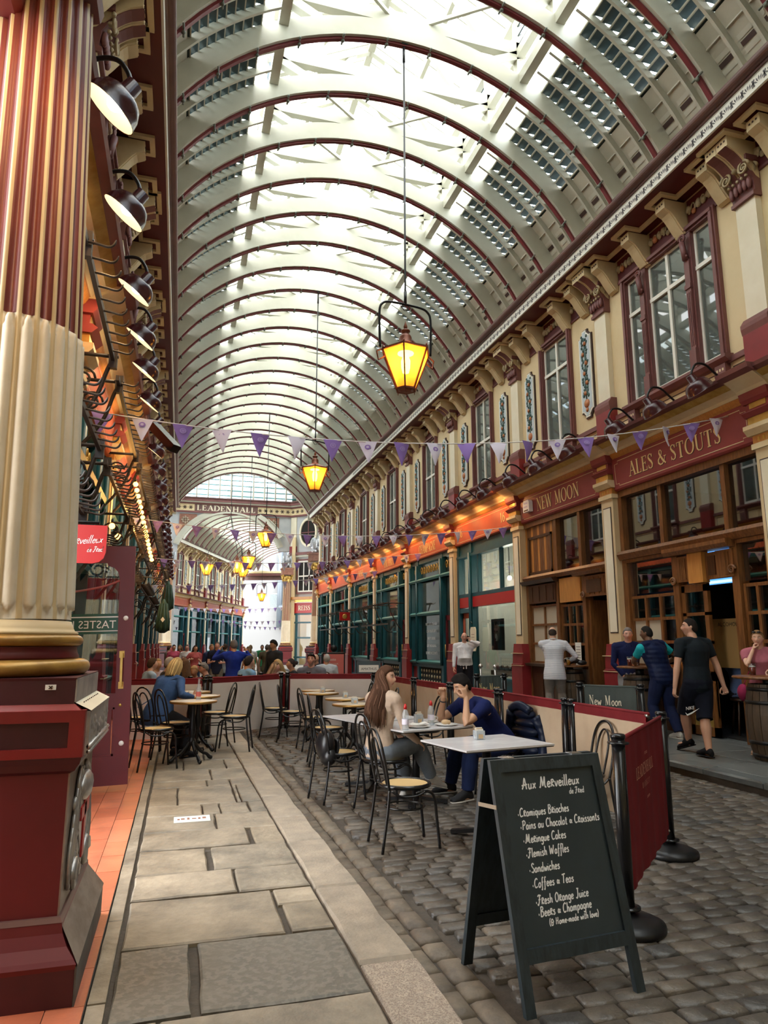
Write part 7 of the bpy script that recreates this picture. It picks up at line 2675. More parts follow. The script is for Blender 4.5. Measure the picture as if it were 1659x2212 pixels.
chair('black cane chair facing right, at the farthest small table by the white screens', 1.62, 12.35, -8)
chair('black cane chair facing right, second from the white screens', 1.84, 11.68, -12)
chair('black cane chair facing right, third from the white screens', 2.02, 10.68, 4)
chair('black cane chair facing right, fourth from the white screens, in front of the bag', 1.93, 9.36, -6)
chair('black chair beyond the small round tables, its hoop against the white screen', 3.02, 12.1, 178)
chair('black cane chair tucked right of the nearer small round tables', 2.95, 10.4, 172)
def claw_foot_mesh():
 m = MB()
 for k in range(4):
  a = k * math.pi / 2 + 0.4
  c, s = math.cos(a), math.sin(a)
  pts = spline([(0.03, 0.24), (0.08, 0.17), (0.15, 0.10), (0.21, 0.075), (0.25, 0.035), (0.275, 0.02)], 4)
  m.tube([(p[0] * c, p[0] * s, p[1]) for p in pts], [0.026, 0.026, 0.026, 0.024, 0.022, 0.022, 0.022, 0.021, 0.02, 0.02, 0.02, 0.02, 0.02, 0.021, 0.022, 0.024, 0.026, 0.026, 0.026, 0.024, 0.018], 6)
  m.ball((0.27 * c, 0.27 * s, 0.026), 0.026, 7, 5)
  m.tube([(0.10 * c + .0 * s, 0.10 * s, 0.15), (0.16 * c, 0.16 * s, 0.15), (0.17 * c, 0.17 * s, 0.115)], 0.010, 5)
 return m.mesh('claw_foot', 'black_iron')
def round_table_meshes():
 H_ = {}
 m = MB()
 m.lathe([(0.0, 0.722), (0.285, 0.722), (0.285, 0.742), (0.0, 0.744)], 40, smooth=False, close=False)
 H_['tabletop'] = m.mesh('tabletop', 'marble_cream')
 m = MB()
 m.lathe([(0.284, 0.716), (0.296, 0.718), (0.298, 0.732), (0.294, 0.746), (0.284, 0.746)], 40, close=False)
 H_['table_edge'] = m.mesh('table_edge', 'brass_edge')
 m = MB()
 m.lathe([(0.05, 0.2), (0.045, 0.26), (0.034, 0.28), (0.03, 0.30), (0.042, 0.34), (0.045, 0.42), (0.032, 0.50), (0.03, 0.60), (0.036, 0.68), (0.05, 0.70), (0.12, 0.716)], 14)
 H_['column'] = m.mesh('column', 'black_iron')
 H_['claw_foot'] = claw_foot_mesh()
 return H_
RT = round_table_meshes()
def round_table(label, x, y, z=0.002, rz=0.0):
 t = thing('round_table', label, 'table', (x, y, z), rz)
 for k in RT:
  link(k, RT[k], t)
 return t
round_table('small round cream-topped table with claw feet, nearest on the left pavement', 0.21, 9.54, PZ2)
round_table('small round cream-topped table in the middle of the left pavement row', 0.30, 10.45, PZ2, 0.5)
round_table('small round cream-topped table at the far end of the left pavement row', 0.20, 11.35, PZ2, 0.2)
round_table('small round table nearest the long-haired woman, on the cobbles', 2.32, 9.50, 0.002, 0.3)
round_table('small round table second on the cobbles beyond the long-haired woman', 2.42, 10.48, 0.002, 0.9)
round_table('small round table third on the cobbles, before the white screens', 2.30, 11.72, 0.002, 0.1)
round_table('small round table farthest on the cobbles, close to the white screens', 2.38, 12.42, 0.002, 0.6)
def square_table(label, x, y, deg, w, d, foot=True):
 t = thing('square_table', label, 'table', (x, y, 0.002), R(deg))
 m = MB()
 m.box(-w / 2, w / 2, -d / 2, d / 2, 0.728, 0.742, 0)
 m.build('tabletop', ['marble'], t)
 m = MB()
 m.box(-w / 2 + .004, w / 2 - .004, -d / 2 + .004, d / 2 - .004, 0.720, 0.728)
 m.build('top_underside', 'black_gloss', t)
 m = MB()
 m.tube([(0, 0, 0.05), (0, 0, 0.70)], 0.036, 12)
 m.lathe([(0.036, 0.68), (0.055, 0.69), (0.055, 0.70), (0.11, 0.705), (0.11, 0.72)], 12)
 m.build('column', 'black_iron', t)
 m = MB()
 for k in range(4):
  a = k * math.pi / 2 + math.pi / 4
  m.beam((0.03 * math.cos(a), 0.03 * math.sin(a), 0.055), (0.31 * math.cos(a), 0.31 * math.sin(a), 0.022), 0.055, 0.03)
  m.lathe([(0.02, 0.0), (0.022, 0.01), (0.018, 0.016)], 8, (0.29 * math.cos(a), 0.29 * math.sin(a), 0))
 m.build('cross_foot', 'black_iron', t)
 return t
square_table('empty square white marble table nearest the chalkboard', 2.50, 5.575, 11, 0.86, 0.70)
square_table('square white marble table where the couple sit, with plates and bottles', 2.34, 6.93, 16, 0.84, 0.80)
square_table('second white table pushed against the couple\'s table on its far side', 2.12, 7.78, 16, 0.84, 0.80)
# --- things on the tables
TZ = 0.745
def water_bottle(label, x, y, cap='red_cap', h=0.22):
 t = thing('water_bottle', label, 'bottle', (x, y, TZ))
 m = MB()
 m.lathe([(0.0, 0.0), (0.030, 0.0), (0.033, 0.008), (0.031, 0.05), (0.033, 0.09), (0.033, h * 0.62), (0.026, h * 0.75), (0.013, h * 0.86), (0.013, h * 0.9)], 14)
 m.build('bottle_body', 'bottle_clear', t)
 m = MB()
 m.lathe([(0.016, h * 0.86), (0.017, h * 0.97), (0.012, h * 1.02), (0.007, h * 1.08), (0.0, h * 1.09)], 12)
 m.build('cap', cap, t)
 m = MB()
 m.lathe([(0.0335, 0.05), (0.0338, 0.052), (0.0338, 0.098), (0.0335, 0.10)], 14, close=False)
 m.build('bottle_label', 'purple_white', t)
 return t
water_bottle('clear water bottle with a red cap, nearer the woman', 2.10, 6.53)
water_bottle('clear water bottle with a red cap, nearer the man', 2.47, 6.84)
def plate(label, x, y, r=0.12):
 t = thing('plate', label, 'plate', (x, y, TZ))
 m = MB()
 m.lathe([(0.0, 0.004), (r * 0.6, 0.004), (r, 0.018), (r + 0.003, 0.016), (r * 0.62, 0.0), (0.0, 0.0)], 26)
 m.build('dish', 'porcelain', t)
 return t
plate('white plate with a crumpled paper napkin near the woman', 2.28, 6.70, 0.125)
m = MB()
r_ = random.Random(4)
vs, fs = [], []
for i in range(5):
 for j in range(5):
  vs.append((-0.09 + 0.045 * i, -0.08 + 0.04 * j, 0.025 + r_.uniform(0, 0.022)))
for i in range(4):
 for j in range(4):
  b = i * 5 + j
  fs.append((b, b + 1, b + 6, b + 5))
m.add(vs, fs)
tag(m.build('paper_napkin', 'paper', None, (2.29, 6.70, TZ)), 'crumpled white paper napkin lying on the plate near the woman', 'napkin')
plate('white plate with a piece of pastry near the man', 2.60, 6.76, 0.11)
m = MB()
m.ball((0, 0, 0.035), 0.035, 9, 6, 0, 1.3, 0.8, 0.7)
m.ball((0.04, 0.01, 0.03), 0.022, 7, 5)
tag(m.build('pastry', 'sugar_box', None, (2.59, 6.75, TZ)), 'half-eaten brown pastry on the plate near the man', 'pastry')
def cup(label, x, y, z=TZ):
 t = thing('coffee_cup', label, 'cup', (x, y, z))
 m = MB()
 m.lathe([(0.0, 0.010), (0.024, 0.010), (0.036, 0.035), (0.040, 0.066), (0.037, 0.066), (0.030, 0.03), (0.0, 0.018)], 18)
 m.tube(spline([(0.036, 0, 0.055), (0.058, 0, 0.052), (0.056, 0, 0.03), (0.032, 0, 0.026)], 4), 0.0045, 6)
 m.build('cup_body', 'porcelain', t)
 m = MB()
 m.lathe([(0.0, 0.0), (0.05, 0.0), (0.07, 0.010), (0.07, 0.012), (0.045, 0.006), (0.0, 0.006)], 20)
 m.build('saucer', 'porcelain', t)
 return t
cup('white coffee cup on its saucer on the couple\'s table', 2.56, 7.05)
cup('white coffee cup on the middle small round table at left', 0.19, 10.50, TZ + PZ)
def caddy(label, x, y, z=TZ, h=0.075):
 t = thing('sugar_caddy', label, 'caddy', (x, y, z))
 m = MB()
 s = 0.036
 for a, b in ((-s, -s), (s, -s), (s, s), (-s, s)):
  m.box(a - .003, a + .003, b - .003, b + .003, 0, h)
 m.box(-s, s, -s, s, 0, 0.005)
 for q in (-s, s):
  m.box(-s, s, q - .002, q + .002, 0.005, h)
  m.box(q - .002, q + .002, -s, s, 0.005, h)
 m.build('clear_box', 'bottle_clear', t)
 m = MB()
 for i in range(5):
  m.box(-0.028, 0.028, -0.026 + 0.012 * i, -0.019 + 0.012 * i, 0.006, h + 0.012 + 0.006 * (i % 3), i % 2)
 m.build('sachets', ['paper', 'sugar_box'], t)
 m = MB()
 m.box(-0.02, 0.02, -s - 0.0035, -s - 0.002, 0.012, 0.045)
 m.build('caddy_label', 'sugar_box', t)
 return t
caddy('clear sugar caddy alone on the empty marble table', 2.50, 5.72)
caddy('sugar caddy full of sachets between the couple', 2.40, 7.02, TZ, 0.09)
caddy('sugar caddy on the small round table nearest the long-haired woman', 2.33, 9.50)
caddy('sugar caddy on the second small round table on the cobbles', 2.44, 10.55)
caddy('sugar caddy on the third small round table on the cobbles', 2.33, 11.75)
def tumbler(label, x, y, z, fill=None, h=0.12, r=0.032, cat='glass'):
 t = thing('drinking_glass', label, cat, (x, y, z))
 m = MB()
 m.lathe([(0.0, 0.0), (r * 0.8, 0.0), (r, h), (r - 0.003, h), (r * 0.8 - 0.003, 0.006), (0.0, 0.006)], 18)
 m.build('glass_wall', 'clear', t)
 if fill:
  m = MB()
  m.lathe([(0.0, 0.007), (r * 0.8 - 0.004, 0.007), (r * 0.93 - 0.004, h * 0.72), (0.0, h * 0.72)], 16)
  m.build('drink', fill, t)
  m = MB()
  m.lathe([(0.0, h * 0.72), (r * 0.93 - 0.004, h * 0.72), (r * 0.95 - 0.004, h * 0.80), (0.0, h * 0.80)], 16)
  m.build('foam', 'paper', t)
 return t
tumbler('empty tumbler beside the cup on the middle small round table at left', 0.32, 10.52, TZ + PZ)
t = thing('juice_bottle', 'small glass bottle with a red label on the nearest small round table at left', 'bottle', (0.27, 9.60, TZ + PZ))
m = MB()
m.lathe([(0.0, 0.0), (0.030, 0.0), (0.032, 0.01), (0.032, 0.12), (0.026, 0.16), (0.014, 0.20), (0.013, 0.26), (0.016, 0.262), (0.016, 0.275), (0.0, 0.276)], 14)
m.build('bottle_body', 'bottle_clear', t)
m = MB()
m.lathe([(0.0328, 0.05), (0.033, 0.052), (0.033, 0.108), (0.0328, 0.11)], 14, close=False)
m.build('bottle_label', 'sign_pink', t)
t = thing('shoulder_bag', 'glossy black bag hanging from the chair behind the long-haired woman', 'bag', (1.47, 7.22, 0.52))
m = MB()
m.ball((0, 0, 0.02), 0.15, 14, 9, 0, 0.65, 1.0, 1.05)
m.ball((0.02, -0.05, -0.08), 0.12, 10, 7, 0, 0.7, 1.1, 0.8)
for i in range(5):
 m.tube(spline([(0.10, -0.12 + .06 * i, 0.08), (0.115, -0.1 + .05 * i, 0.0), (0.08, -0.08 + .045 * i, -0.12)], 4), 0.012, 5)
m.build('bag_body', 'bag_black', t)
m = MB()
m.tube(spline([(0, -0.08, 0.15), (-0.07, -0.10, 0.30), (-0.08, 0.0, 0.37), (-0.07, 0.1, 0.30), (0, 0.08, 0.15)], 5), 0.010, 6)
m.build('bag_strap', 'bag_black', t)
# --- screens round the terrace
def post(t, x, y, h=1.03, base=True, r=0.038):
 m = MB()
 m.tube([(x, y, 0.05), (x, y, h)], r, 14)
 m.build('post', 'black_gloss', t)
 m = MB()
 m.lathe([(r + 0.002, h - 0.055), (0.06, h - 0.05), (0.062, h - 0.042), (r + 0.002, h - 0.038)], 18, (x, y, 0))
 m.lathe([(r + 0.004, h - 0.02), (r + 0.006, h - 0.005), (r, h + 0.004), (0, h + 0.006)], 16, (x, y, 0))
 m.build('post_cap', 'black_gloss', t)
 m = MB()
 m.lathe([(r + 0.002, 0.10), (0.07, 0.105), (0.07, 0.115), (r + 0.002, 0.12)], 16, (x, y, 0))
 m.build('post_collar', 'black_gloss', t)
 if base:
  m = MB()
  m.lathe([(0.0, 0.0), (0.195, 0.0), (0.20, 0.015), (0.195, 0.035), (0.15, 0.055), (0.07, 0.075), (0.045, 0.085)], 32, (x, y, 0.002))
  m.build('base_disc', 'black_iron', t)
def screen(label, a, b, face='screen_beige', back='screen_red', z0=0.16, h=1.0, band=0.085, text=None, post_a=True, post_b=True, base=(True, True), ripple=0.006):
 """fabric screen between two posts; 'face' is the side to the left of a->b"""
 A, B = Vector((a[0], a[1], 0)), Vector((b[0], b[1], 0))
 t = thing('screen_barrier', label, 'barrier', (0, 0, 0))
 d = (B - A).normalized()
 nrm = Vector((-d.y, d.x, 0))
 L = (B - A).length
 if post_a:
  post(t, a[0], a[1], h + 0.03, base[0])
 if post_b:
  post(t, b[0], b[1], h + 0.03, base[1])
 def cloth(off, mats, zt, zb, rip, seed, bandm):
  m = MB()
  nx, nz = 26, 5
  vs, fs, mi = [], [], []
  zs = [zt, zt - band] + [lerp(zt - band, zb, k / (nz - 1)) for k in range(1, nz)]
  for i in range(nx + 1):
   u = i / nx
   s = lerp(0.055, L - 0.055, u)
   for k, z in enumerate(zs):
    w = (rip * math.sin(u * 40 + seed) + rip * 0.7 * math.sin(u * 17 + seed * 2)) * min(1, k / 2)
    vs.append(A + d * s + nrm * (off + w) + Vector((0, 0, z)))
  q = len(zs)
  for i in range(nx):
   for k in range(q - 1):
    f = (i * q + k, (i + 1) * q + k, (i + 1) * q + k + 1, i * q + k + 1)
    fs.append(f if off < 0 else f[::-1])
    mi.append(1 if k == 0 and bandm else 0)
  m.add(vs, fs, 0, True)
  m.m = mi
  return m
 cloth(0.009, None, h, z0, ripple, 1.3, True).build('fabric', [face, 'screen_red'], t)
 cloth(-0.009, None, h, z0, ripple, 1.3, False).build('fabric', [back, back], t)
 m = MB()
 m.tube([A + d * 0.03 + Vector((0, 0, h - 0.005)), B - d * 0.03 + Vector((0, 0, h - 0.005))], 0.013, 8)
 m.build('top_bar', 'screen_red' if back == 'screen_red' else 'banner_grey', t)
 m = MB()
 for p, sgn in ((A, 1), (B, -1)):
  for z in (h - 0.02, z0 + 0.02):
   m.tube([p + d * sgn * 0.035 + Vector((0, 0, z)), p + d * sgn * 0.065 + Vector((0, 0, z))], 0.016, 8)
 m.build('clip', 'steel', t)
 if text:
  m = MB()
  text(m, lambda s, z, o=0.022: tuple(A + d * s - nrm * o + Vector((0, 0, z))), L)
  m.build('lettering', 'copper_print', t)
 return t
def market_text(m, fn, L):
 serif_text(m, 'LEADENHALL', 0.072, lambda q, z: fn(0.36 + q, z + 0.70 + 0.02), 0, squeeze=0.98, weight=0.75, track=0.14)
 x = 0.50
 serif_text(m, 'MARKET', 0.034, lambda q, z: fn(0.54 + q, z + 0.645), 0, squeeze=0.9, weight=0.6, track=0.75)
 sans_text(m, 'EST 1321', 0.024, lambda q, z: fn(0.72 + q, z + 0.835), 0, 0, None, 1, 'c')
 sans_text(m, 'LONDON', 0.022, lambda q, z: fn(0.72 + q, z + 0.565), 0, 0, None, 1, 'c')
ps = [(2.47, 3.66), (3.60, 4.75)]
screen('burgundy end screen printed with the market name, behind the chalkboard', ps[0], ps[1], 'screen_beige', 'screen_red', 0.16, 1.0, text=market_text)
pts = [(3.64, 4.86), (3.61, 6.12), (3.60, 7.62), (3.56, 9.05), (3.53, 10.5), (3.50, 12.0)]
for i, (a, b) in enumerate(zip(pts[:-1], pts[1:])):
 a2 = (a[0], a[1] + 0.06)
 b2 = (b[0], b[1] - 0.06)
 screen('beige screen with burgundy top right of the terrace, %s from the printed screen' % ordinal(i), a2, b2, 'screen_beige', 'screen_red', 0.14, 1.0, base=(False, False), post_a=(i > 0))
wp = [((0.42, 11.75), (-0.75, 11.75), 'left'), ((1.80, 12.95), (0.50, 11.85), 'middle'), ((3.44, 12.55), (1.92, 12.98), 'right')]
for i, (a, b, nm) in enumerate(wp):
 t = screen('pale screen with burgundy top across the back of the terrace, %s panel' % nm, a, b, 'screen_white', 'screen_red', 0.10, 1.0, base=(False, False))
screen('burgundy screen of the next terrace, behind the left gap of the pale screens', (1.05, 12.75), (0.2, 12.3), 'screen_red', 'screen_red', 0.10, 0.98, base=(False, False))
screen('burgundy screen of the next terrace, behind the right gap of the pale screens', (2.4, 13.5), (1.5, 13.5), 'screen_red', 'screen_red', 0.10, 0.98, base=(False, False))
t = screen('grey-green pub banner with the pub name in pale script, behind the beige screens', (4.66, 7.62), (5.10, 7.05), 'banner_grey', 'banner_grey', 0.35, 1.06, 0.09, None, base=(True, True))
def moon_small(m, fn, L):
 k = L / 0.72 * 0.55
 x = L * 0.16
 for ch in ('N',):
  serif_text(m, ch, 0.11, lambda q, z: fn(x + q, 0.84 + z), 0, squeeze=0.6, weight=0.9)
 xx = hand_text(m, 'ew', 0.11, lambda q, z: fn(q, 0.84 + z), x + 0.062, 0, 0.09, None, 0, 0.75)
 serif_text(m, 'M', 0.11, lambda q, z: fn(xx + 0.04 + q, 0.84 + z), 0, squeeze=0.6, weight=0.9)
 hand_text(m, 'oon', 0.11, lambda q, z: fn(q, 0.84 + z), xx + 0.115, 0, 0.09, None, 0, 0.75)
m = MB()
A, B = Vector((4.66, 7.62, 0)), Vector((5.10, 7.05, 0))
dd = (B - A).normalized()
nn = Vector((-dd.y, dd.x, 0))
moon_small(m, lambda s, z, o=-0.02: tuple(A + dd * s - nn * 0.022 + Vector((0, 0, z))), (B - A).length)
m.build('lettering', 'pilaster_cream', t)
t = screen('grey-green pub banner partly hidden behind the man in navy', (4.40, 10.1), (4.86, 10.1), 'banner_grey', 'banner_grey', 0.35, 1.06, 0.09, None, base=(True, True))
m = MB()
moon_small(m, lambda s, z, o=0: (4.36 + s * 0.9, 10.1 - 0.022, z), 0.46)
m.build('lettering', 'gilt_letter', t)
# --- chalkboard A-frame
def chalkboard():
 t = thing('chalkboard_sign', 'tall black A-frame chalkboard with a handwritten cafe menu, nearest on the cobbles', 'chalkboard', (1.79, 3.015, 0.0), R(6.2))
 Wd, Hh = 0.318, 1.0
 ln = 0.245                               # how far the top leans back
 th = math.atan2(ln, Hh)
 Y = lambda z: ln * z / Hh
 def P(x, z, o=0.0):                      # x across, z up the board, o out of its face
  return (x, Y(z) * 1.0 - o * math.cos(th), z - o * math.sin(th) * 0 + 0)
 def bar(m, x0, x1, z0, z1, t0=0.0, t1=0.028, f=P):
  vs = [f(x0, z0, t0), f(x1, z0, t0), f(x1, z1, t0), f(x0, z1, t0), f(x0, z0, t1), f(x1, z0, t1), f(x1, z1, t1), f(x0, z1, t1)]
  m.add(vs, [(0, 1, 2, 3), (7, 6, 5, 4), (0, 4, 5, 1), (1, 5, 6, 2), (2, 6, 7, 3), (3, 7, 4, 0)], 0, False)
 fm = MB()
 bar(fm, -Wd, -Wd + 0.05, 0, Hh)
 bar(fm, Wd - 0.05, Wd, 0, Hh)
 bar(fm, -Wd + 0.05, Wd - 0.05, Hh - 0.055, Hh)
 bar(fm, -Wd + 0.05, Wd - 0.05, 0.185, 0.24)
 fm.build('front_frame', 'board_frame', t)
 bm = MB()
 bar(bm, -Wd + 0.045, Wd - 0.045, 0.235, Hh - 0.05, 0.004, 0.014)
 bd = bm.build('board', 'chalkboard', t)
 Q = lambda x, z, o=0.0: (x, ln * 2 + 0.03 - ln * z / Hh + o, z)
 rm = MB()
 bar(rm, -Wd, -Wd + 0.05, 0, Hh, 0, 0.028, Q)
 bar(rm, Wd - 0.05, Wd, 0, Hh, 0, 0.028, Q)
 bar(rm, -Wd + 0.05, Wd - 0.05, Hh - 0.055, Hh, 0, 0.028, Q)
 bar(rm, -Wd + 0.05, Wd - 0.05, 0.185, 0.24, 0, 0.028, Q)
 bar(rm, -Wd + 0.045, Wd - 0.045, 0.235, Hh - 0.05, 0.008, 0.016, Q)
 rm.build('rear_frame', 'board_frame', t)
 hm = MB()
 for s in (-1, 1):
  x = s * (Wd + 0.003)
  hm.beam((x, Y(0.80) - 0.03, 0.80), (x, Y(0.80) + 0.135, 0.785), 0.004, 0.018, (0, 0, 1))
 hm.build('side_strap', 'strap_tan', t)
 hm = MB()
 for x in (-0.2, 0.2):
  hm.box(x - 0.03, x + 0.03, Y(Hh) - 0.01, Y(Hh) + 0.045, Hh, Hh + 0.004)
 hm.build('hinge', 'steel', t)
 f = lambda x, z: P(x, z, 0.0155)
 def line(s, x0, z, h, sq=1.0, w=0.14, slant=0.12):
  cm = MB()
  hand_text(cm, s, h, lambda a, b: f(a, b), x0, z, w, 0, 0.012, sq, slant)
  cm.build('chalk_line', 'chalk', bd)
 line('Aux Merveilleux', -0.160, 0.862, 0.048, 1.02)
 line('de Fred', 0.108, 0.826, 0.027, 1.0, 0.16)
 rows = [('*Cramiques Brioches', 0.748), ('*Pains au Chocolat + Croissants', 0.694), ('*Meringue Cakes', 0.638), ('*Flemish Waffles', 0.580), ('*Sandwiches', 0.518), ('*Coffees + Teas', 0.458), ('*Fresh Orange Juice', 0.392), ('*Beers + Champagne', 0.346)]
 for i, (s, z) in enumerate(rows):
  line(s, -0.205 + 0.004 * i, z, 0.0365, 0.92, 0.15)
 line('(^ Home-made with love)', -0.125, 0.308, 0.026, 1.0, 0.17)
chalkboard()
# ---------------------------------------------------------------- people
def skin_mat():
 m = bpy.data.materials.new('skin')
 m.use_nodes = True
 n, l = m.node_tree.nodes, m.node_tree.links
 b = n['Principled BSDF']
 b.inputs['Roughness'].default_value = 0.5
 b.inputs['Subsurface Weight'].default_value = 0.08
 b.inputs['Subsurface Radius'].default_value = (0.02, 0.008, 0.005)
 a = n.new('ShaderNodeAttribute')
 a.attribute_name = 'tone'
 l.new(a.outputs['Color'], b.inputs['Base Color'])
 MATS['skin'] = m
skin_mat()
mat('eye_white', (0.58, 0.54, 0.50), 0.3)
mat('eye_dark', (0.02, 0.012, 0.008), 0.2)
_CL = {}
def cloth(c, kind='plain', rough=0.85):
 k = (tuple(c), kind)
 if k in _CL:
  return _CL[k]
 nm = 'cloth_%d' % len(_CL)
 d = tuple(x * 0.72 for x in c)
 mat(nm, c, rough, 0, d, 5.0, 0.25, 40, 0.2)
 if kind in ('stripe', 'denim', 'quilt'):
  m = MATS[nm]
  n, l = m.node_tree.nodes, m.node_tree.links
  b = n['Principled BSDF']
  tc = n.new('ShaderNodeTexCoord')
  w = n.new('ShaderNodeTexWave')
  w.bands_direction = 'Z'
  if kind == 'stripe':
   w.inputs['Scale'].default_value = 19.0
   w.inputs['Distortion'].default_value = 0.6
   r = n.new('ShaderNodeValToRGB')
   r.color_ramp.elements[0].position = 0.32
   r.color_ramp.elements[0].color = (0.34, 0.37, 0.47, 1)
   r.color_ramp.elements[1].position = 0.45
   r.color_ramp.elements[1].color = (*c, 1)
   l.new(tc.outputs['Object'], w.inputs['Vector'])
   l.new(w.outputs['Fac'], r.inputs['Fac'])
   l.new(r.outputs['Color'], b.inputs['Base Color'])
  elif kind == 'quilt':
   w.inputs['Scale'].default_value = 4.5
   bp = n.new('ShaderNodeBump')
   bp.inputs['Strength'].default_value = 0.35
   bp.inputs['Distance'].default_value = 0.012
   l.new(tc.outputs['Object'], w.inputs['Vector'])
   l.new(w.outputs['Fac'], bp.inputs['Height'])
   l.new(bp.outputs['Normal'], b.inputs['Normal'])
 _CL[k] = nm
 return nm
def remesh(mb, voxel, smooth=2, target=None):
 """one continuous surface from overlapping closed shells; returns vertex and face arrays"""
 me = bpy.data.meshes.new('tmp')
 me.from_pydata([tuple(p) for p in mb.v], [], mb.f)
 o = bpy.data.objects.new('tmp', me)
 TMP.collection.objects.link(o)
 r = o.modifiers.new('r', 'REMESH')
 r.mode = 'VOXEL'
 r.voxel_size = voxel
 if smooth:
  q = o.modifiers.new('s', 'SMOOTH')
  q.iterations = smooth
  q.factor = 0.5
 vl = TMP.view_layers[0]
 if target:
  d = o.modifiers.new('d', 'DECIMATE')
  d.ratio = target
 vl.update()
 out = bpy.data.meshes.new_from_object(o.evaluated_get(vl.depsgraph))
 bpy.data.objects.remove(o)
 bpy.data.meshes.remove(me)
 out.polygons.foreach_set('use_smooth', [True] * len(out.polygons))
 return out
def loft(mb, secs, seg=14):
 """closed shell through elliptical sections (centre, u, v, ru, rv)"""
 vs, fs = [], []
 for c, u, v, ru, rv in secs:
  for k in range(seg):
   a = 2 * math.pi * k / seg
   vs.append(c + u * (ru * math.cos(a)) + v * (rv * math.sin(a)))
 n = len(secs)
 for i in range(n - 1):
  for k in range(seg):
   k2 = (k + 1) % seg
   fs.append((i * seg + k, i * seg + k2, (i + 1) * seg + k2, (i + 1) * seg + k))
 fs.append(tuple(range(seg - 1, -1, -1)))
 fs.append(tuple(range((n - 1) * seg, n * seg)))
 mb.add(vs, fs, 0, True)
def ik(A, Tg, l1, l2, pole):
 v = Tg - A
 d = min(v.length, (l1 + l2) * 0.998)
 d = max(d, abs(l1 - l2) + 0.01)
 e = v.normalized()
 a = (l1 * l1 - l2 * l2 + d * d) / (2 * d)
 h = math.sqrt(max(l1 * l1 - a * a, 0))
 p = pole - e * pole.dot(e)
 p = p.normalized() if p.length > 1e-5 else Vector((0, 0, 1))
 return A + e * a + p * h, A + e * d
def head_points(nu=30, nv=22):
 out = []
 for j in range(nv + 1):
  ph = -math.pi / 2 + math.pi * j / nv
  for i in range(nu):
   t = 2 * math.pi * i / nu
   x, y, z = math.cos(ph) * math.sin(t), math.cos(ph) * math.cos(t), math.sin(ph)
   e = 1 / math.sqrt((x / 0.074) ** 2 + (y / 0.094) ** 2 + (z / 0.118) ** 2)
   p = [x * e, y * e, z * e]
   lo = min(max((-p[2] - 0.015) / 0.09, 0), 1)
   p[0] *= 1 - 0.34 * lo ** 1.3
   if p[1] < 0:
    p[1] *= 1 - 0.5 * min(max((-p[2] - 0.035) / 0.07, 0), 1)
   else:
    p[1] *= 1 + 0.07 * lo
   if p[1] > 0.03:
    ax, z_ = abs(p[0]), p[2]
    g = lambda q, s: math.exp(-(q / s) ** 2)
    p[1] -= 0.008 * g(ax - 0.031, 0.017) * g(z_ - 0.014, 0.014)
    p[1] += 0.004 * g(z_ - 0.036, 0.010) * g(ax - 0.028, 0.03)
    p[1] += g(p[0], 0.0125) * (0.024 * g(z_ + 0.020, 0.016) + 0.014 * g(z_ - 0.002, 0.017))
    p[1] += 0.006 * g(ax - 0.012, 0.009) * g(z_ + 0.026, 0.009)
    p[1] += 0.006 * g(p[0], 0.022) * (g(z_ + 0.048, 0.006) + 1.1 * g(z_ + 0.060, 0.006))
    p[1] += 0.009 * g(p[0], 0.024) * g(z_ + 0.094, 0.015)
    p[1] += 0.003 * g(ax - 0.042, 0.016) * g(z_ + 0.012, 0.016)
   out.append(p)
 return out, nu, nv
HEADP = head_points()
def head_grid(mb, pts, nu, nv, fn):
 vs = [fn(p) for p in pts]
 fs = []
 for j in range(nv):
  for i in range(nu):
   i2 = (i + 1) % nu
   fs.append((j * nu + i2, j * nu + i, (j + 1) * nu + i, (j + 1) * nu + i2))
 mb.add(vs, fs, 0, True)
def hairline(x, y):
 ks = [(-0.2, -0.082), (-0.055, -0.078), (-0.03, -0.052), (-0.005, -0.012), (0.02, 0.012), (0.035, 0.045), (0.06, 0.064), (0.2, 0.070)]
 for (a, b), (c, d) in zip(ks[:-1], ks[1:]):
  if a <= y <= c:
   return lerp(b, d, (y - a) / (c - a))
 return 0.07
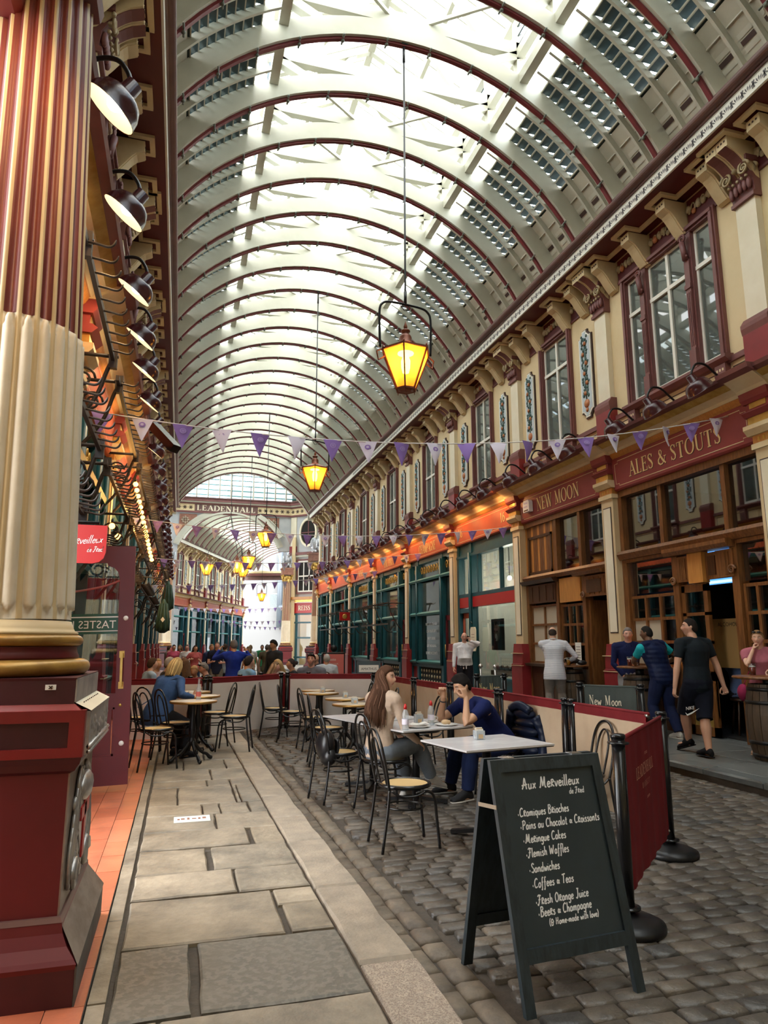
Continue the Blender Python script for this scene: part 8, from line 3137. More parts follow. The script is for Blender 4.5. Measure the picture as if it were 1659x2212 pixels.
def hand(mb, W, d, nrm, s, side, curl=0.5, grip=False):
 """palm and five separate fingers; d: wrist->knuckles, nrm: out of the back of the hand, side: toward the thumb"""
 d = d.normalized()
 nrm = (nrm - d * nrm.dot(d)).normalized()
 sd = d.cross(nrm).normalized()
 if sd.dot(side) < 0:
  sd = -sd
 k = s
 loft(mb, [(W - d * 0.012 * k, sd, nrm, 0.026 * k, 0.021 * k), (W + d * 0.02 * k, sd, nrm, 0.033 * k, 0.019 * k), (W + d * 0.06 * k, sd, nrm, 0.041 * k, 0.016 * k), (W + d * 0.092 * k, sd, nrm, 0.041 * k, 0.013 * k)], 10)
 for i, (o, ln) in enumerate(((0.031, 0.072), (0.0105, 0.080), (-0.0105, 0.074), (-0.031, 0.058))):
  p = W + d * 0.085 * k + sd * o * k
  a = 0.25 + curl * (0.9 + 0.08 * i)
  pts = [p]
  ang = 0
  for seg in (0.45, 0.32, 0.26):
   ang += a * (0.75 if seg == 0.45 else 0.8)
   dr = d * math.cos(ang) - nrm * math.sin(ang) + sd * (o * 1.2)
   p = p + dr * (ln * seg * k)
   pts.append(p)
  mb.tube(pts, [0.0098 * k, 0.0092 * k, 0.0085 * k, 0.007 * k], 7)
 p = W + d * 0.022 * k + sd * 0.024 * k
 q1 = p + (d * 0.6 + sd * 0.75 - nrm * 0.35 * (0.6 + curl)).normalized() * 0.040 * k
 q2 = q1 + (d * 0.9 + sd * 0.15 - nrm * 0.5 * (0.4 + curl)).normalized() * 0.034 * k
 q3 = q2 + (d * 0.9 - sd * 0.1 - nrm * 0.5 * (0.4 + curl)).normalized() * 0.022 * k
 mb.tube([p - sd * 0.01 * k, p, q1, q2, q3], [0.014 * k, 0.0145 * k, 0.0125 * k, 0.0105 * k, 0.008 * k], 7)
def person(label, loc, yaw, H=1.72, seat=None, lean=0.0, side=0.0, head_yaw=0.0, head_pitch=0.0, head_roll=0.0, female=False,
           hands=(None, None), elbows=(None, None), feet=(None, None), knees=(None, None), build=1.0, belly=0.0,
           skin=(0.58, 0.33, 0.22), hair='short', hair_c=(0.03, 0.018, 0.012), stubble=0.0,
           top=(0.05, 0.05, 0.06), top_kind='plain', sleeve=1.0, neck='crew', bottom=(0.04, 0.05, 0.09), bottom_kind='plain', leg_len=1.0,
           shoe=(0.05, 0.05, 0.05), sole=None, near=True, curl=(0.5, 0.5), upper_only=False, group=None, vest=None, untuck=0.0, palm=(None, None), lens=None, hand_dir=(None, None)):
 s = H / 1.75
 g = Vector(loc)
 a = R(yaw)
 f = Vector((math.cos(a), math.sin(a), 0))
 r = Vector((math.sin(a), -math.cos(a), 0))
 u = Vector((0, 0, 1))
 P = g + u * ((seat + 0.085 * s) if seat is not None else 0.525 * H)
 sp = (u * math.cos(R(lean)) + f * math.sin(R(lean)) + r * math.sin(R(side))).normalized()
 sf = (f - sp * f.dot(sp)).normalized()
 sr = sf.cross(sp).normalized()
 bend = lambda t: P + sp * (t * H) + f * (math.sin(R(lean)) * 0.06 * H * (t / 0.3) ** 2)
 N = bend(0.315)
 nd = (sp + u * 0.5).normalized()
 Hc = N + nd * (0.088 * H) + f * (0.018 * H)
 hy = a + R(head_yaw)
 hf = Vector((math.cos(hy), math.sin(hy), 0)) * math.cos(R(head_pitch)) + u * math.sin(R(head_pitch))
 hr = Vector((math.sin(hy), -math.cos(hy), 0))
 hr = (hr * math.cos(R(head_roll)) + u * math.sin(R(head_roll))).normalized()
 hf = (hf - hr * hf.dot(hr)).normalized()
 hu = hr.cross(hf).normalized()
 wsh = (0.108 if female else 0.122) * H * (0.6 + 0.4 * build)
 whp = 0.052 * H
 S = [N - sp * 0.035 * H - sr * wsh, N - sp * 0.035 * H + sr * wsh]
 HP = [P - r * whp - u * 0.01 * H, P + r * whp - u * 0.01 * H]
 E, Wr, K, A = [], [], [], []
 for i, sg in enumerate((-1, 1)):
  tg = Vector(hands[i]) if hands[i] is not None else S[i] + r * sg * 0.05 * H - u * 0.315 * H + f * 0.04 * H
  pole = Vector(elbows[i]) if elbows[i] is not None else (-f * 0.8 + r * sg * 0.5 - u * 0.3)
  e, w = ik(S[i], tg, 0.172 * H, 0.152 * H, pole)
  E.append(e)
  Wr.append(w)
  if seat is not None:
   tf = Vector(feet[i]) if feet[i] is not None else HP[i] + f * 0.25 * H + r * sg * 0.02 * H
   tf = Vector((tf.x, tf.y, tf.z if feet[i] is not None and len(feet[i]) > 2 else g.z)) + u * 0.045 * H
   pole = Vector(knees[i]) if knees[i] is not None else f + u * 0.6
  else:
   tf = (Vector(feet[i]) if feet[i] is not None else g + r * sg * 0.06 * H) + u * 0.045 * H
   pole = Vector(knees[i]) if knees[i] is not None else f + r * sg * 0.1
  k_, an = ik(HP[i], tf, 0.245 * H, 0.242 * H, pole)
  K.append(k_)
  A.append(an)
 b = build
 tor = [(-0.075, 0.050, 0.050), (-0.045, 0.088, 0.070), (0.0, 0.100 if female else 0.094, 0.072), (0.05, 0.092, 0.068), (0.11, 0.074 if female else 0.086, 0.058 + belly * 0.05), (0.17, 0.084 if female else 0.094, 0.064 + belly * 0.02), (0.225, 0.092 if female else 0.103, 0.072 if female else 0.069), (0.265, 0.094 if female else 0.108, 0.058), (0.292, 0.075, 0.046), (0.312, 0.045, 0.036)]
 def torso(mb, inf=0.0, t0=-1, t1=9, keep=1.0):
  secs = []
  for t, ru, rv in tor:
   if t0 <= t <= t1:
    bu = b if t > -0.06 else b
    fw = sf * (belly * 0.03 * H * math.exp(-((t - 0.10) / 0.06) ** 2)) + (sf * (0.012 * H) * math.exp(-((t - 0.225) / 0.03) ** 2) if female else Vector())
    secs.append((bend(t) + fw, sr if t > 0.03 else r.lerp(sr, 0.5).normalized(), sf, ru * H * bu + inf, rv * H * bu + inf))
  loft(mb, secs, 18)
  if t1 > 0.29:
   for q in S:
    mb.tube([N - sp * 0.02 * H, N.lerp(q, 0.55) - sp * 0.006 * H, q], [0.040 * H + inf * 0.7, 0.038 * H + inf, 0.034 * H + inf], 10)
   mb.tube([S[0] - sp * 0.03 * H, bend(0.25), S[1] - sp * 0.03 * H], [0.036 * H + inf, 0.055 * H + inf, 0.036 * H + inf], 10)
 def arm_pts(i, t0, t1, inf=0.0):
  """points along shoulder -> elbow -> wrist between fractions t0..t1 (elbow at 0.53)"""
  prof = [(0.0, 0.033), (0.1, 0.032), (0.27, 0.028), (0.45, 0.0235), (0.53, 0.0225), (0.62, 0.0235), (0.8, 0.0185), (1.0, 0.0150)]
  pts, rr = [], []
  for t in sorted(set([q[0] for q in prof if t0 < q[0] < t1] + [t0, t1])):
   p = S[i].lerp(E[i], t / 0.53) if t <= 0.53 else E[i].lerp(Wr[i], (t - 0.53) / 0.47)
   for (qa, ra), (qb, rb) in zip(prof[:-1], prof[1:]):
    if qa <= t <= qb:
     rd = lerp(ra, rb, (t - qa) / (qb - qa))
   pts.append(p)
   rr.append(rd * H * (0.55 + 0.45 * b) * (0.86 if female else 1.0) + inf)
  return pts, rr
 def leg_pts(i, t1, inf=0.0, flare=0.0):
  prof = [(0.0, 0.056), (0.12, 0.054), (0.3, 0.046), (0.45, 0.035), (0.5, 0.033), (0.58, 0.034), (0.68, 0.036), (0.85, 0.026), (1.0, 0.021)]
  pts, rr = [], []
  for t in sorted(set([q[0] for q in prof if q[0] < t1] + [t1])):
   p = HP[i].lerp(K[i], t / 0.5) if t <= 0.5 else K[i].lerp(A[i], (t - 0.5) / 0.5)
   for (qa, ra), (qb, rb) in zip(prof[:-1], prof[1:]):
    if qa <= t <= qb:
     rd = lerp(ra, rb, (t - qa) / (qb - qa))
   pts.append(p)
   rr.append(rd * H * (0.5 + 0.5 * b) + inf + flare * t)
  return pts, rr
 def balls(mb, pts, rr):
  mb.tube(pts, rr, 12)
  for p, q in ((pts[0], rr[0]), (pts[-1], rr[-1])):
   mb.ball(p, q * 0.985, 10, 6)
 # ---- the body
 m = MB()
 torso(m, -0.010)
 loft(m, [(bend(0.285), sr, sf, 0.060 * H, 0.042 * H), (N, sr, sf, 0.040 * H, 0.036 * H), (N.lerp(Hc, 0.4), sr, sf, 0.0335 * H * (0.9 if female else 1.03), 0.034 * H), (Hc - hu * 0.02 * H, hr, hf, 0.033 * H, 0.034 * H)], 12)
 hp, nu, nv = HEADP
 hs = s * (0.965 if female else 1.0)
 HF = lambda p: Hc + hr * (p[0] * hs) + hf * (p[1] * hs) + hu * (p[2] * hs)
 head_grid(m, hp, nu, nv, HF)
 for sg in (-1, 1):
  e0 = HF((sg * 0.073, -0.008, -0.004))
  loft(m, [(HF((sg * 0.066, -0.004, -0.034)), hf, hu, 0.008 * s, 0.004 * s), (HF((sg * 0.075, -0.008, -0.018)), hf, hr, 0.012 * s, 0.007 * s), (HF((sg * 0.079, -0.012, 0.004)), hf, hr, 0.016 * s, 0.008 * s), (HF((sg * 0.078, -0.012, 0.022)), hf, hr, 0.012 * s, 0.006 * s)], 8)
 for i, sg in enumerate((-1, 1)):
  balls(m, *arm_pts(i, 0.0, 1.0))
  if not upper_only:
   balls(m, *leg_pts(i, 1.0, -0.008 if leg_len >= 1 else 0.0))
  hd = Vector(hand_dir[i]) if hand_dir[i] is not None else (Wr[i] - E[i])
  nr = Vector(palm[i]) if palm[i] is not None else (r * sg * 1.0 + f * 0.25 + u * 0.02)
  hand(m, Wr[i], hd, nr, s * (0.90 if female else 1.0), f * 0.7 + u * 0.7 - r * sg * 0.2, curl[i])
  if not upper_only:
   tf = f * 0.96 + r * sg * 0.16
   if feet[i] is not None and knees[i] is not None:
    pass
   c = A[i] - u * 0.022 * H
   loft(m, [(c - tf * 0.02 * H, r, u, 0.016 * H, 0.018 * H), (c + tf * 0.03 * H, r, u, 0.020 * H, 0.018 * H), (c + tf * 0.07 * H - u * 0.008 * H, r, u, 0.020 * H, 0.009 * H), (c + tf * 0.092 * H - u * 0.01 * H, r, u, 0.013 * H, 0.007 * H)], 10)
 me = remesh(m, 0.0062 if near else 0.015, 1, 0.28 if near else 0.4)
 n = len(me.vertices)
 co = np.empty(n * 3, np.float32)
 me.vertices.foreach_get('co', co)
 co = co.reshape(-1, 3)
 q = (co - np.array(Hc)) / hs
 x, y, z = q @ np.array(hr), q @ np.array(hf), q @ np.array(hu)
 col = np.tile(np.array([*skin, 1.0], np.float32), (n, 1))
 col[:, :3] *= (1 + 0.06 * np.sin(co[:, :1] * 31) * np.sin(co[:, 2:3] * 27))
 def paint(mask, c, k):
  col[mask, :3] = col[mask, :3] * (1 - k) + np.array(c) * k
 hd = (np.abs(x) < 0.1) & (np.abs(z) < 0.13) & (y > 0.02)
 paint(hd & ((np.abs(np.abs(x) - 0.045) < 0.02) & (np.abs(z + 0.015) < 0.02)), (skin[0] * 1.05, skin[1] * 0.82, skin[2] * 0.78), 0.5)
 paint(hd & (np.abs(x) < 0.026) & (np.abs(z + 0.054) < 0.0105) & (y > 0.075), (skin[0] * 0.72, skin[1] * 0.42, skin[2] * 0.42), 0.8)
 if hair != 'none' or stubble:
  paint(hd & (np.abs(np.abs(x) - 0.032) < 0.018) & (np.abs(z - 0.037) < 0.0052) & (y > 0.06), np.array(hair_c) * 1.2, 0.35 if near else 0.8)
 if stubble:
  paint(hd & (z < -0.032 + 0.02 * (np.abs(x) > 0.045)) & (y > 0.0) & ~((np.abs(x) < 0.024) & (np.abs(z + 0.054) < 0.009)), hair_c, stubble)
 paint(hd & (np.abs(np.abs(x) - 0.031) < 0.015) & (np.abs(z - 0.013) < 0.0085) & (y > 0.055), (0.16, 0.08, 0.06), 0.35)
 at = me.attributes.new('tone', 'FLOAT_COLOR', 'POINT')
 at.data.foreach_set('color', col.ravel())
 me.vertices.foreach_set('co', (co - np.array(g, np.float32)).ravel())
 me.materials.append(MATS['skin'])
 me.update()
 me.name = 'person'
 body = bpy.data.objects.new('person', me)
 COL.objects.link(body)
 body.location = g
 tag(body, label, 'person', group)
 def part(name, mesh, mats):
  mesh.name = name
  k = len(mesh.vertices)
  c = np.empty(k * 3, np.float32)
  mesh.vertices.foreach_get('co', c)
  mesh.vertices.foreach_set('co', (c.reshape(-1, 3) - np.array(g, np.float32)).ravel())
  mesh.materials.clear()
  for mt in mats if isinstance(mats, (list, tuple)) else [mats]:
   mesh.materials.append(MATS[mt])
  mesh.update()
  return link(name, mesh, body)
 def crease(mesh, amp, fq=7.0):
  for v in mesh.vertices:
   p = Vector((v.co.x * fq, v.co.y * fq, v.co.z * fq * 0.6))
   v.co += v.normal * (amp * (mnoise.noise(p) + 0.5 * mnoise.noise(p * 2.3)))
 # ---- eyes
 if near:
  em = MB()
  def oval(c, rx, ry, rz, m_):
   t_ = MB()
   t_.ball((0, 0, 0), 1.0, 12, 8)
   em.add([HF((c[0] + v[0] * rx, c[1] + v[1] * ry, c[2] + v[2] * rz)) for v in t_.v], t_.f, m_, True)
  bm_ = MB()
  for sg in (-1, 1):
   oval((sg * 0.031, 0.0738, 0.0130), 0.0125, 0.0062, 0.0052, 0)
   oval((sg * 0.031, 0.0742, 0.0130), 0.0058, 0.0068, 0.0052, 1)
   em.tube([HF((sg * 0.031 + 0.0135 * q, 0.0806 - 0.004 * q * q - 0.002 * q * sg, 0.0130 + 0.0062 * (1 - q * q))) for q in (-1, -0.5, 0, 0.5, 1)], 0.0016 * s, 5, 1)
   bm_.tube([HF((sg * x_, y_, z_)) for x_, y_, z_ in ((0.013, 0.0865, 0.0335), (0.024, 0.0862, 0.0375), (0.036, 0.081, 0.0375), (0.047, 0.072, 0.033))], [0.0026 * s, 0.0034 * s, 0.003 * s, 0.0018 * s], 6)
  part('eyebrows', bm_.mesh('eyebrows', 'skin'), cloth(hair_c) if hair != 'none' else cloth((0.25, 0.15, 0.1)))
  part('eyes', em.mesh('eyes', ['eye_white', 'eye_dark']), ['eye_white', 'eye_dark'])
 # ---- top
 vx = 0.0105 if near else 0.017
 inf = 0.013 * s
 hem = -0.055 - untuck
 m = MB()
 secs_lo = max(hem, -0.076)
 torso(m, inf, secs_lo - 0.001, 0.32)
 if untuck > 0.02:
  loft(m, [(P - u * (0.05 + untuck) * H, r, f, 0.105 * H * b + inf + 0.006, 0.080 * H * b + inf + 0.006), (P - u * 0.03 * H, r, f, 0.104 * H * b + inf + 0.004, 0.079 * H * b + inf + 0.004), (P + sp * 0.03 * H, r, f, 0.096 * H * b + inf, 0.072 * H * b + inf)], 18)
 cut = 0.32 if sleeve < 0.6 else (0.985 if sleeve > 0.9 else sleeve)
 if sleeve > 0:
  for i in (0, 1):
   pts, rr = arm_pts(i, 0.0, cut, 0.009 * s + (0.004 * s if sleeve < 0.6 else 0))
   m.tube(pts, rr, 14)
   m.ball(pts[0], rr[0] + 0.006, 10, 7)
 tm = remesh(m, vx, 2, 0.5 if near else 0.4)
 crease(tm, 0.006 if near else 0.004)
 topo = part('shirt' if vest is None else 'shirt', tm, cloth(top, top_kind))
 if neck == 'collar':
  m = MB()
  pts = [N + sp * 0.012 * H + sr * (0.043 * H * math.sin(t)) + sf * (0.040 * H * math.cos(t) + 0.004) - sp * (0.012 * H * math.cos(t)) for t in [lerp(0.35, 2 * math.pi - 0.35, k / 14) for k in range(15)]]
  m.tube(pts, 0.011 * s, 6)
  m.tube([pts[0], pts[0] - sp * 0.03 * H + sf * 0.02 * H + sr * 0.012 * H], [0.011 * s, 0.005 * s], 6)
  m.tube([pts[-1], pts[-1] - sp * 0.03 * H + sf * 0.02 * H - sr * 0.012 * H], [0.011 * s, 0.005 * s], 6)
  cm = m.mesh('collar', cloth(top, top_kind))
  for v in cm.vertices:
   v.co -= g
  link('collar', cm, body)
 if vest is not None:
  m = MB()
  torso(m, inf + 0.017, -0.077, 0.32)
  m.ball(S[0], 0.036 * H, 10, 7)
  m.ball(S[1], 0.036 * H, 10, 7)
  vm = remesh(m, vx, 2, 0.5)
  crease(vm, 0.006)
  part('gilet', vm, cloth(vest, 'quilt', 0.5))
 # ---- trousers, shoes
 if not upper_only:
  m = MB()
  loft(m, [(P - u * 0.078 * H, r, f, 0.055 * H, 0.055 * H), (P - u * 0.045 * H, r, f, 0.090 * H * b + 0.009, 0.072 * H * b + 0.009), (P, r, f, 0.102 * H * b + 0.010, 0.076 * H * b + 0.010), (P + sp * 0.045 * H, r, f, 0.093 * H * b + 0.006, 0.069 * H * b + 0.006)], 16)
  for i in (0, 1):
   pts, rr = leg_pts(i, 0.97 if leg_len >= 1 else leg_len, 0.015 * s, 0.012 * s if leg_len >= 1 else 0.045 * s)
   m.tube(pts, rr, 14)
   m.ball(pts[0], rr[0] * 0.98, 10, 6)
   if leg_len > 0.55:
    m.ball(K[i], 0.033 * H * (0.5 + 0.5 * b) + 0.014 * s, 10, 6)
  bm = remesh(m, vx, 2, 0.45 if near else 0.4)
  crease(bm, 0.0035)
  part('trousers' if leg_len >= 1 else 'shorts', bm, cloth(bottom, bottom_kind))
  for i, sg in enumerate((-1, 1)):
   tf = (f * 0.97 + r * sg * 0.14).normalized()
   up = u
   lift = 0.0
   if feet[i] is not None and len(feet[i]) > 2 and feet[i][2] > g.z + 0.03:
    sh = (A[i] - K[i]).normalized()
    tf = (tf + sh * 0.35).normalized()
    up = (u - tf * u.dot(tf)).normalized()
   sd = tf.cross(up).normalized()
   c = A[i] - up * 0.045 * H
   m = MB()
   secs = [(-0.036, 0.016, 0.020, 0.024), (-0.020, 0.022, 0.030, 0.034), (0.015, 0.023, 0.036, 0.040), (0.045, 0.025, 0.030, 0.030), (0.080, 0.028, 0.022, 0.022), (0.110, 0.025, 0.017, 0.017), (0.125, 0.012, 0.011, 0.012)]
   loft(m, [(c + tf * t * H + up * zc * H, sd, up, w_ * H, max(hh * H - 0.004, 0.01)) for t, w_, hh, zc in secs], 12)
   m.lathe([(0.019 * H, 0), (0.020 * H, 0.03 * H)], 10, c + up * 0.045 * H, axis=up) if False else None
   sm = remesh(m, 0.007 if near else 0.016, 2, 0.5)
   for v in sm.vertices:
    dz = (v.co - c).dot(up)
    if dz < 0.004:
     v.co += up * (0.004 - dz)
   so = part('shoe', sm, cloth(shoe))
   m = MB()
   loft(m, [(c + tf * t * H + up * 0.006, sd, up, (w_ + 0.0035) * H, 0.008) for t, w_ in ((-0.040, 0.012), (-0.024, 0.023), (0.03, 0.024), (0.08, 0.0285), (0.11, 0.026), (0.129, 0.012))], 10)
   qm = m.mesh('sole', cloth(sole or shoe))
   for v in qm.vertices:
    v.co -= g
   link('sole', qm, so)
 # ---- hair
 rr_ = random.Random(hash(label) % 1000 if False else len(label))
 if hair not in ('none',):
  m = MB()
  seed = Vector((rr_.uniform(0, 9), rr_.uniform(0, 9), 3))
  def hf_(p):
   x, y, z = p
   hl = hairline(x, y)
   sdist = z - hl
   if hair == 'fringe':
    sdist = min(sdist, 0.050 - z + 0.35 * max(0, -y - 0.03))
   k = min(max(sdist / 0.012, 0), 1)
   th = {'short': 0.013, 'crop': 0.006, 'fringe': 0.005, 'long': 0.017, 'bob': 0.022, 'tied': 0.010, 'quiff': 0.014}[hair]
   if hair == 'quiff':
    th += 0.026 * max(0, min((z - 0.05) / 0.06, 1)) * (0.6 + 0.8 * max(0, y / 0.09))
    th *= 0.55 if z < 0.03 else 1
   nz = mnoise.noise(Vector((x * 55, y * 25, z * 25)) + seed)
   d = -0.008 + k * (th + 0.008) + k * 0.35 * th * nz
   e = Vector(p).normalized()
   return HF(Vector(p) + e * d)
  dn, nu2, nv2 = (HEADP if not near else HEADF)
  head_grid(m, dn, nu2, nv2, hf_)
  if hair in ('long', 'bob'):
   ln = 0.40 if hair == 'long' else 0.15
   cnt = 96 if near else 20
   for k in range(cnt):
    t0 = 1.30 if hair == 'long' else 0.75
    t = lerp(t0, 2 * math.pi - t0, k / (cnt - 1))
    p0 = HF((0.060 * math.sin(t), 0.072 * math.cos(t) - 0.012, 0.075))
    p1 = HF((0.092 * math.sin(t), 0.100 * math.cos(t) - 0.012, 0.015))
    l = ln * rr_.uniform(0.75, 1.08) * (0.72 if math.cos(t) > 0.3 else 1.0)
    back = -f * 0.03 if hair == 'long' else Vector()
    out = (sr * math.sin(t) * 0.085 + sf * (math.cos(t) * 0.085 - 0.03))
    p2 = N + out * 1.05 + sp * 0.03
    p3 = p2 + out * 0.30 - sp * (l * 0.45) + back
    p4 = p3 - sp * (l * 0.45) + sr * rr_.uniform(-.02, .02)
    if hair == 'bob':
     p2 = HF((0.102 * math.sin(t), 0.108 * math.cos(t) - 0.02, -0.055))
     p3 = HF((0.098 * math.sin(t), 0.104 * math.cos(t) - 0.02, -0.055 - l * 0.6))
     p4 = HF((0.082 * math.sin(t), 0.09 * math.cos(t) - 0.02, -0.06 - l))
    sps = spline([p0, p1, p2, p3, p4], 4)
    m.tube([Vector(q) for q in sps], [(0.0125 if near else 0.017) * s * (1 - 0.75 * (i / (len(sps) - 1)) ** 2) for i in range(len(sps))], 5, rr_.choice([0, 0, 0, 1]))
  if hair == 'tied':
   m.ball(HF((0, -0.115, 0.03)), 0.042 * s, 10, 7)
  hm = m.mesh('hair', [cloth(hair_c), cloth(tuple(min(1, c_ * 2.2 + 0.02) for c_ in hair_c))])
  for v in hm.vertices:
   v.co -= g
  link('hair', hm, body)
 if lens:
  m = MB()
  if lens == 'glasses':
   for sg in (-1, 1):
    pts = [HF((sg * 0.032 + 0.024 * math.cos(t), 0.098, 0.012 + 0.016 * math.sin(t))) for t in [k * math.pi / 6 for k in range(12)]]
    m.tube(pts, 0.0030 * s, 5, closed=True)
    m.tube([HF((sg * 0.056, 0.096, 0.016)), HF((sg * 0.076, 0.0, 0.014))], 0.0026 * s, 5)
   m.tube([HF((-0.008, 0.1, 0.014)), HF((0.008, 0.1, 0.014))], 0.003 * s, 5)
  else:
   for sg in (-1, 1):
    m.ball(HF((sg * 0.034, 0.072, 0.098)), 0.028 * s, 9, 6, 0, 1.1, 0.9, 0.6)
    m.tube([HF((sg * 0.06, 0.06, 0.094)), HF((sg * 0.082, -0.01, 0.06))], 0.004 * s, 5)
   m.tube([HF((-0.01, 0.082, 0.1)), HF((0.01, 0.082, 0.1))], 0.004 * s, 5)
  lm = m.mesh('glasses', 'black_gloss')
  for v in lm.vertices:
   v.co -= g
  link('glasses', lm, body)
 body['joints'] = ''
 del body['joints']
 return body, dict(W=Wr, E=E, S=S, Hc=Hc, hf=hf, hr=hr, hu=hu, K=K, A=A, N=N, P=P, HF=HF)
HEADF = head_points(44, 32)
FAIR, TAN, PINKISH, DARK = (0.62, 0.37, 0.26), (0.50, 0.28, 0.17), (0.66, 0.36, 0.27), (0.16, 0.075, 0.042)
# --- the couple at the marble table
person('long-haired woman in a beige top and grey jeans seated at the marble table', (1.90, 6.74, 0.0), 28, 1.68, seat=0.46, lean=5, head_yaw=-66, head_pitch=-3, female=True, build=0.94,
       hands=((2.22, 7.12, 0.62), (2.30, 6.74, 0.60)), elbows=((-0.2, 0.6, -1), (-0.5, -0.7, -0.8)), feet=((2.26, 7.06, 0.0), (2.50, 6.92, 0.15)), knees=((1, 0.5, 0.9), (1, 0.35, 1)),
       skin=(0.60, 0.36, 0.25), hair='long', hair_c=(0.075, 0.034, 0.018), top=(0.56, 0.43, 0.33), sleeve=1.0, bottom=(0.17, 0.20, 0.24), bottom_kind='denim', shoe=(0.60, 0.58, 0.55), sole=(0.7, 0.68, 0.64), curl=(0.5, 0.45), palm=((0, 0.3, 1), (0, -0.3, 1)))
bj, J = person('man in a navy t-shirt, elbows on the marble table, hands raised to his face', (3.30, 6.95, 0.0), 190, 1.72, seat=0.45, lean=36, head_yaw=-4, head_pitch=-22,
       hands=((2.80, 6.70, 1.01), (2.66, 6.98, 1.0)), elbows=((0.35, -0.4, -1), (0.1, 0.5, -1)), feet=((2.86, 6.86, 0.0), (2.84, 7.28, 0.0)), knees=((-1, -0.1, 1), (-1, 0.2, 1)), build=1.04,
       skin=TAN, hair='quiff', hair_c=(0.012, 0.009, 0.008), stubble=0.35, top=(0.006, 0.012, 0.075), sleeve=0.5, bottom=(0.012, 0.022, 0.075), shoe=(0.03, 0.03, 0.033), sole=(0.7, 0.66, 0.62), curl=(1.0, 1.1), hand_dir=((-0.25, 0.2, 1), (-0.1, 0.05, 1)), palm=((0.4, -1, 0.2), (0.3, 1, 0.2)))
m = MB()
w_ = J['W'][1].lerp(J['E'][1], 0.14)
d_ = (J['W'][1] - J['E'][1]).normalized()
u_, v_ = _frame(d_)
m.tube([w_ + (u_ * math.cos(k * math.pi / 8) + v_ * math.sin(k * math.pi / 8)) * 0.034 for k in range(16)], 0.007, 6, closed=True)
o = m.build('bracelet', 'bag_black', None)
tag(o, 'black band on the raised wrist of the man in navy', 'bracelet')
t = thing('puffer_jacket', 'navy quilted puffer jacket hung over the chair back behind the man in navy', 'jacket', (3.46, 6.86, 0.0), R(12))
m = MB()
for k in range(7):
 z = 0.30 + 0.088 * k
 w = 0.215 - 0.05 * max(0, (k - 4)) / 2
 m.ball((0.055 + 0.012 * (k % 2), -0.02, z), 0.10, 16, 7, 0, 0.72, w / 0.10, 0.58)
m.tube(spline([(0.07, -0.17, 0.80), (0.11, -0.24, 0.66), (0.09, -0.27, 0.48), (0.06, -0.25, 0.32)], 4), 0.06, 10)
m.tube(spline([(0.02, 0.15, 0.84), (0.05, 0.22, 0.66), (0.04, 0.24, 0.48)], 4), 0.058, 10)
m.tube(spline([(0.02, -0.16, 0.86), (0.0, 0.0, 0.915), (0.02, 0.15, 0.87)], 4), 0.045, 9)
m.build('jacket_body', cloth((0.008, 0.013, 0.034), 'quilt', 0.4), t)
m = MB()
for y, z in ((-0.20, 0.62), (-0.16, 0.50)):
 m.ball((0.135, y, z), 0.012, 6, 4)
m.build('snap_button', 'steel', t)
# --- the woman in blue at the left tables
bw, J = person('blonde woman in a bulky blue coat seated with her back turned at the left tables', (-0.24, 10.27, PZ), 42, 1.66, seat=0.44, lean=20, head_yaw=14, head_pitch=-30, female=True, build=1.36,
       hands=((0.20, 10.50, 0.84), (0.22, 10.20, 0.82)), feet=((0.0, 10.10, PZ), (0.13, 9.86, PZ)), skin=FAIR, hair='bob', hair_c=(0.50, 0.33, 0.14), top=(0.055, 0.115, 0.27), sleeve=1.0, untuck=0.03, bottom=(0.012, 0.012, 0.016), shoe=(0.02, 0.02, 0.025), neck='high')
t_ = MB()
t_.tube(spline([J['S'][1] + Vector((0.02, -0.03, 0.06)), J['N'] + Vector((-0.12, -0.14, -0.08)), J['S'][0] + Vector((-0.06, -0.10, -0.20)), J['P'] + Vector((-0.26, 0.0, 0.10))], 6), 0.007, 5)
tag(t_.build('bag_strap', cloth((0.10, 0.14, 0.24)), None), 'thin bag strap running across the back of the blue coat', 'strap')
# --- people outside the pub
bj, J = person('bald man with glasses in a white shirt talking on his phone by the shopfronts', (6.75, 16.2, 0.12), -112, 1.70, head_yaw=6, build=1.14, belly=0.9, skin=PINKISH, hair='none', stubble=0.0, lens='glasses',
       hands=((6.845, 16.05, 1.60), (6.42, 16.12, 0.90)), elbows=((0.9, -0.5, -0.6), None), hand_dir=((-0.15, 0.0, 1), None), palm=((0.9, -0.5, 0.1), None), top=(0.80, 0.81, 0.86), sleeve=1.0, neck='collar', bottom=(0.012, 0.012, 0.018), shoe=(0.02, 0.02, 0.02), curl=(0.9, 0.6))
hp_ = J['HF']((-0.088, 0.012, -0.02))
m = MB()
m.beam(hp_ + Vector((0, 0, 0.055)), hp_ + Vector((-0.03, -0.02, -0.075)), 0.009, 0.06, (1, 0, 0))
tag(m.build('mobile_phone', 'black_gloss', None), 'black mobile phone held to the ear of the bald man', 'phone')
person('balding man in a striped white shirt and grey chinos standing with his back turned', (7.02, 12.35, 0.12), 66, 1.76, lean=5, head_yaw=-8, head_pitch=-14, hands=((7.30, 12.75, 1.20), (7.40, 12.45, 1.19)), elbows=((-0.4, 0.3, -0.8), (0.6, -0.8, -0.5)),
       skin=FAIR, hair='fringe', hair_c=(0.05, 0.035, 0.028), build=1.08, top=(0.82, 0.83, 0.86), top_kind='stripe', sleeve=0.86, untuck=0.05, neck='collar', bottom=(0.24, 0.22, 0.20), shoe=(0.06, 0.04, 0.03), feet=((6.93, 12.38, 0.12), (7.12, 12.25, 0.12)))
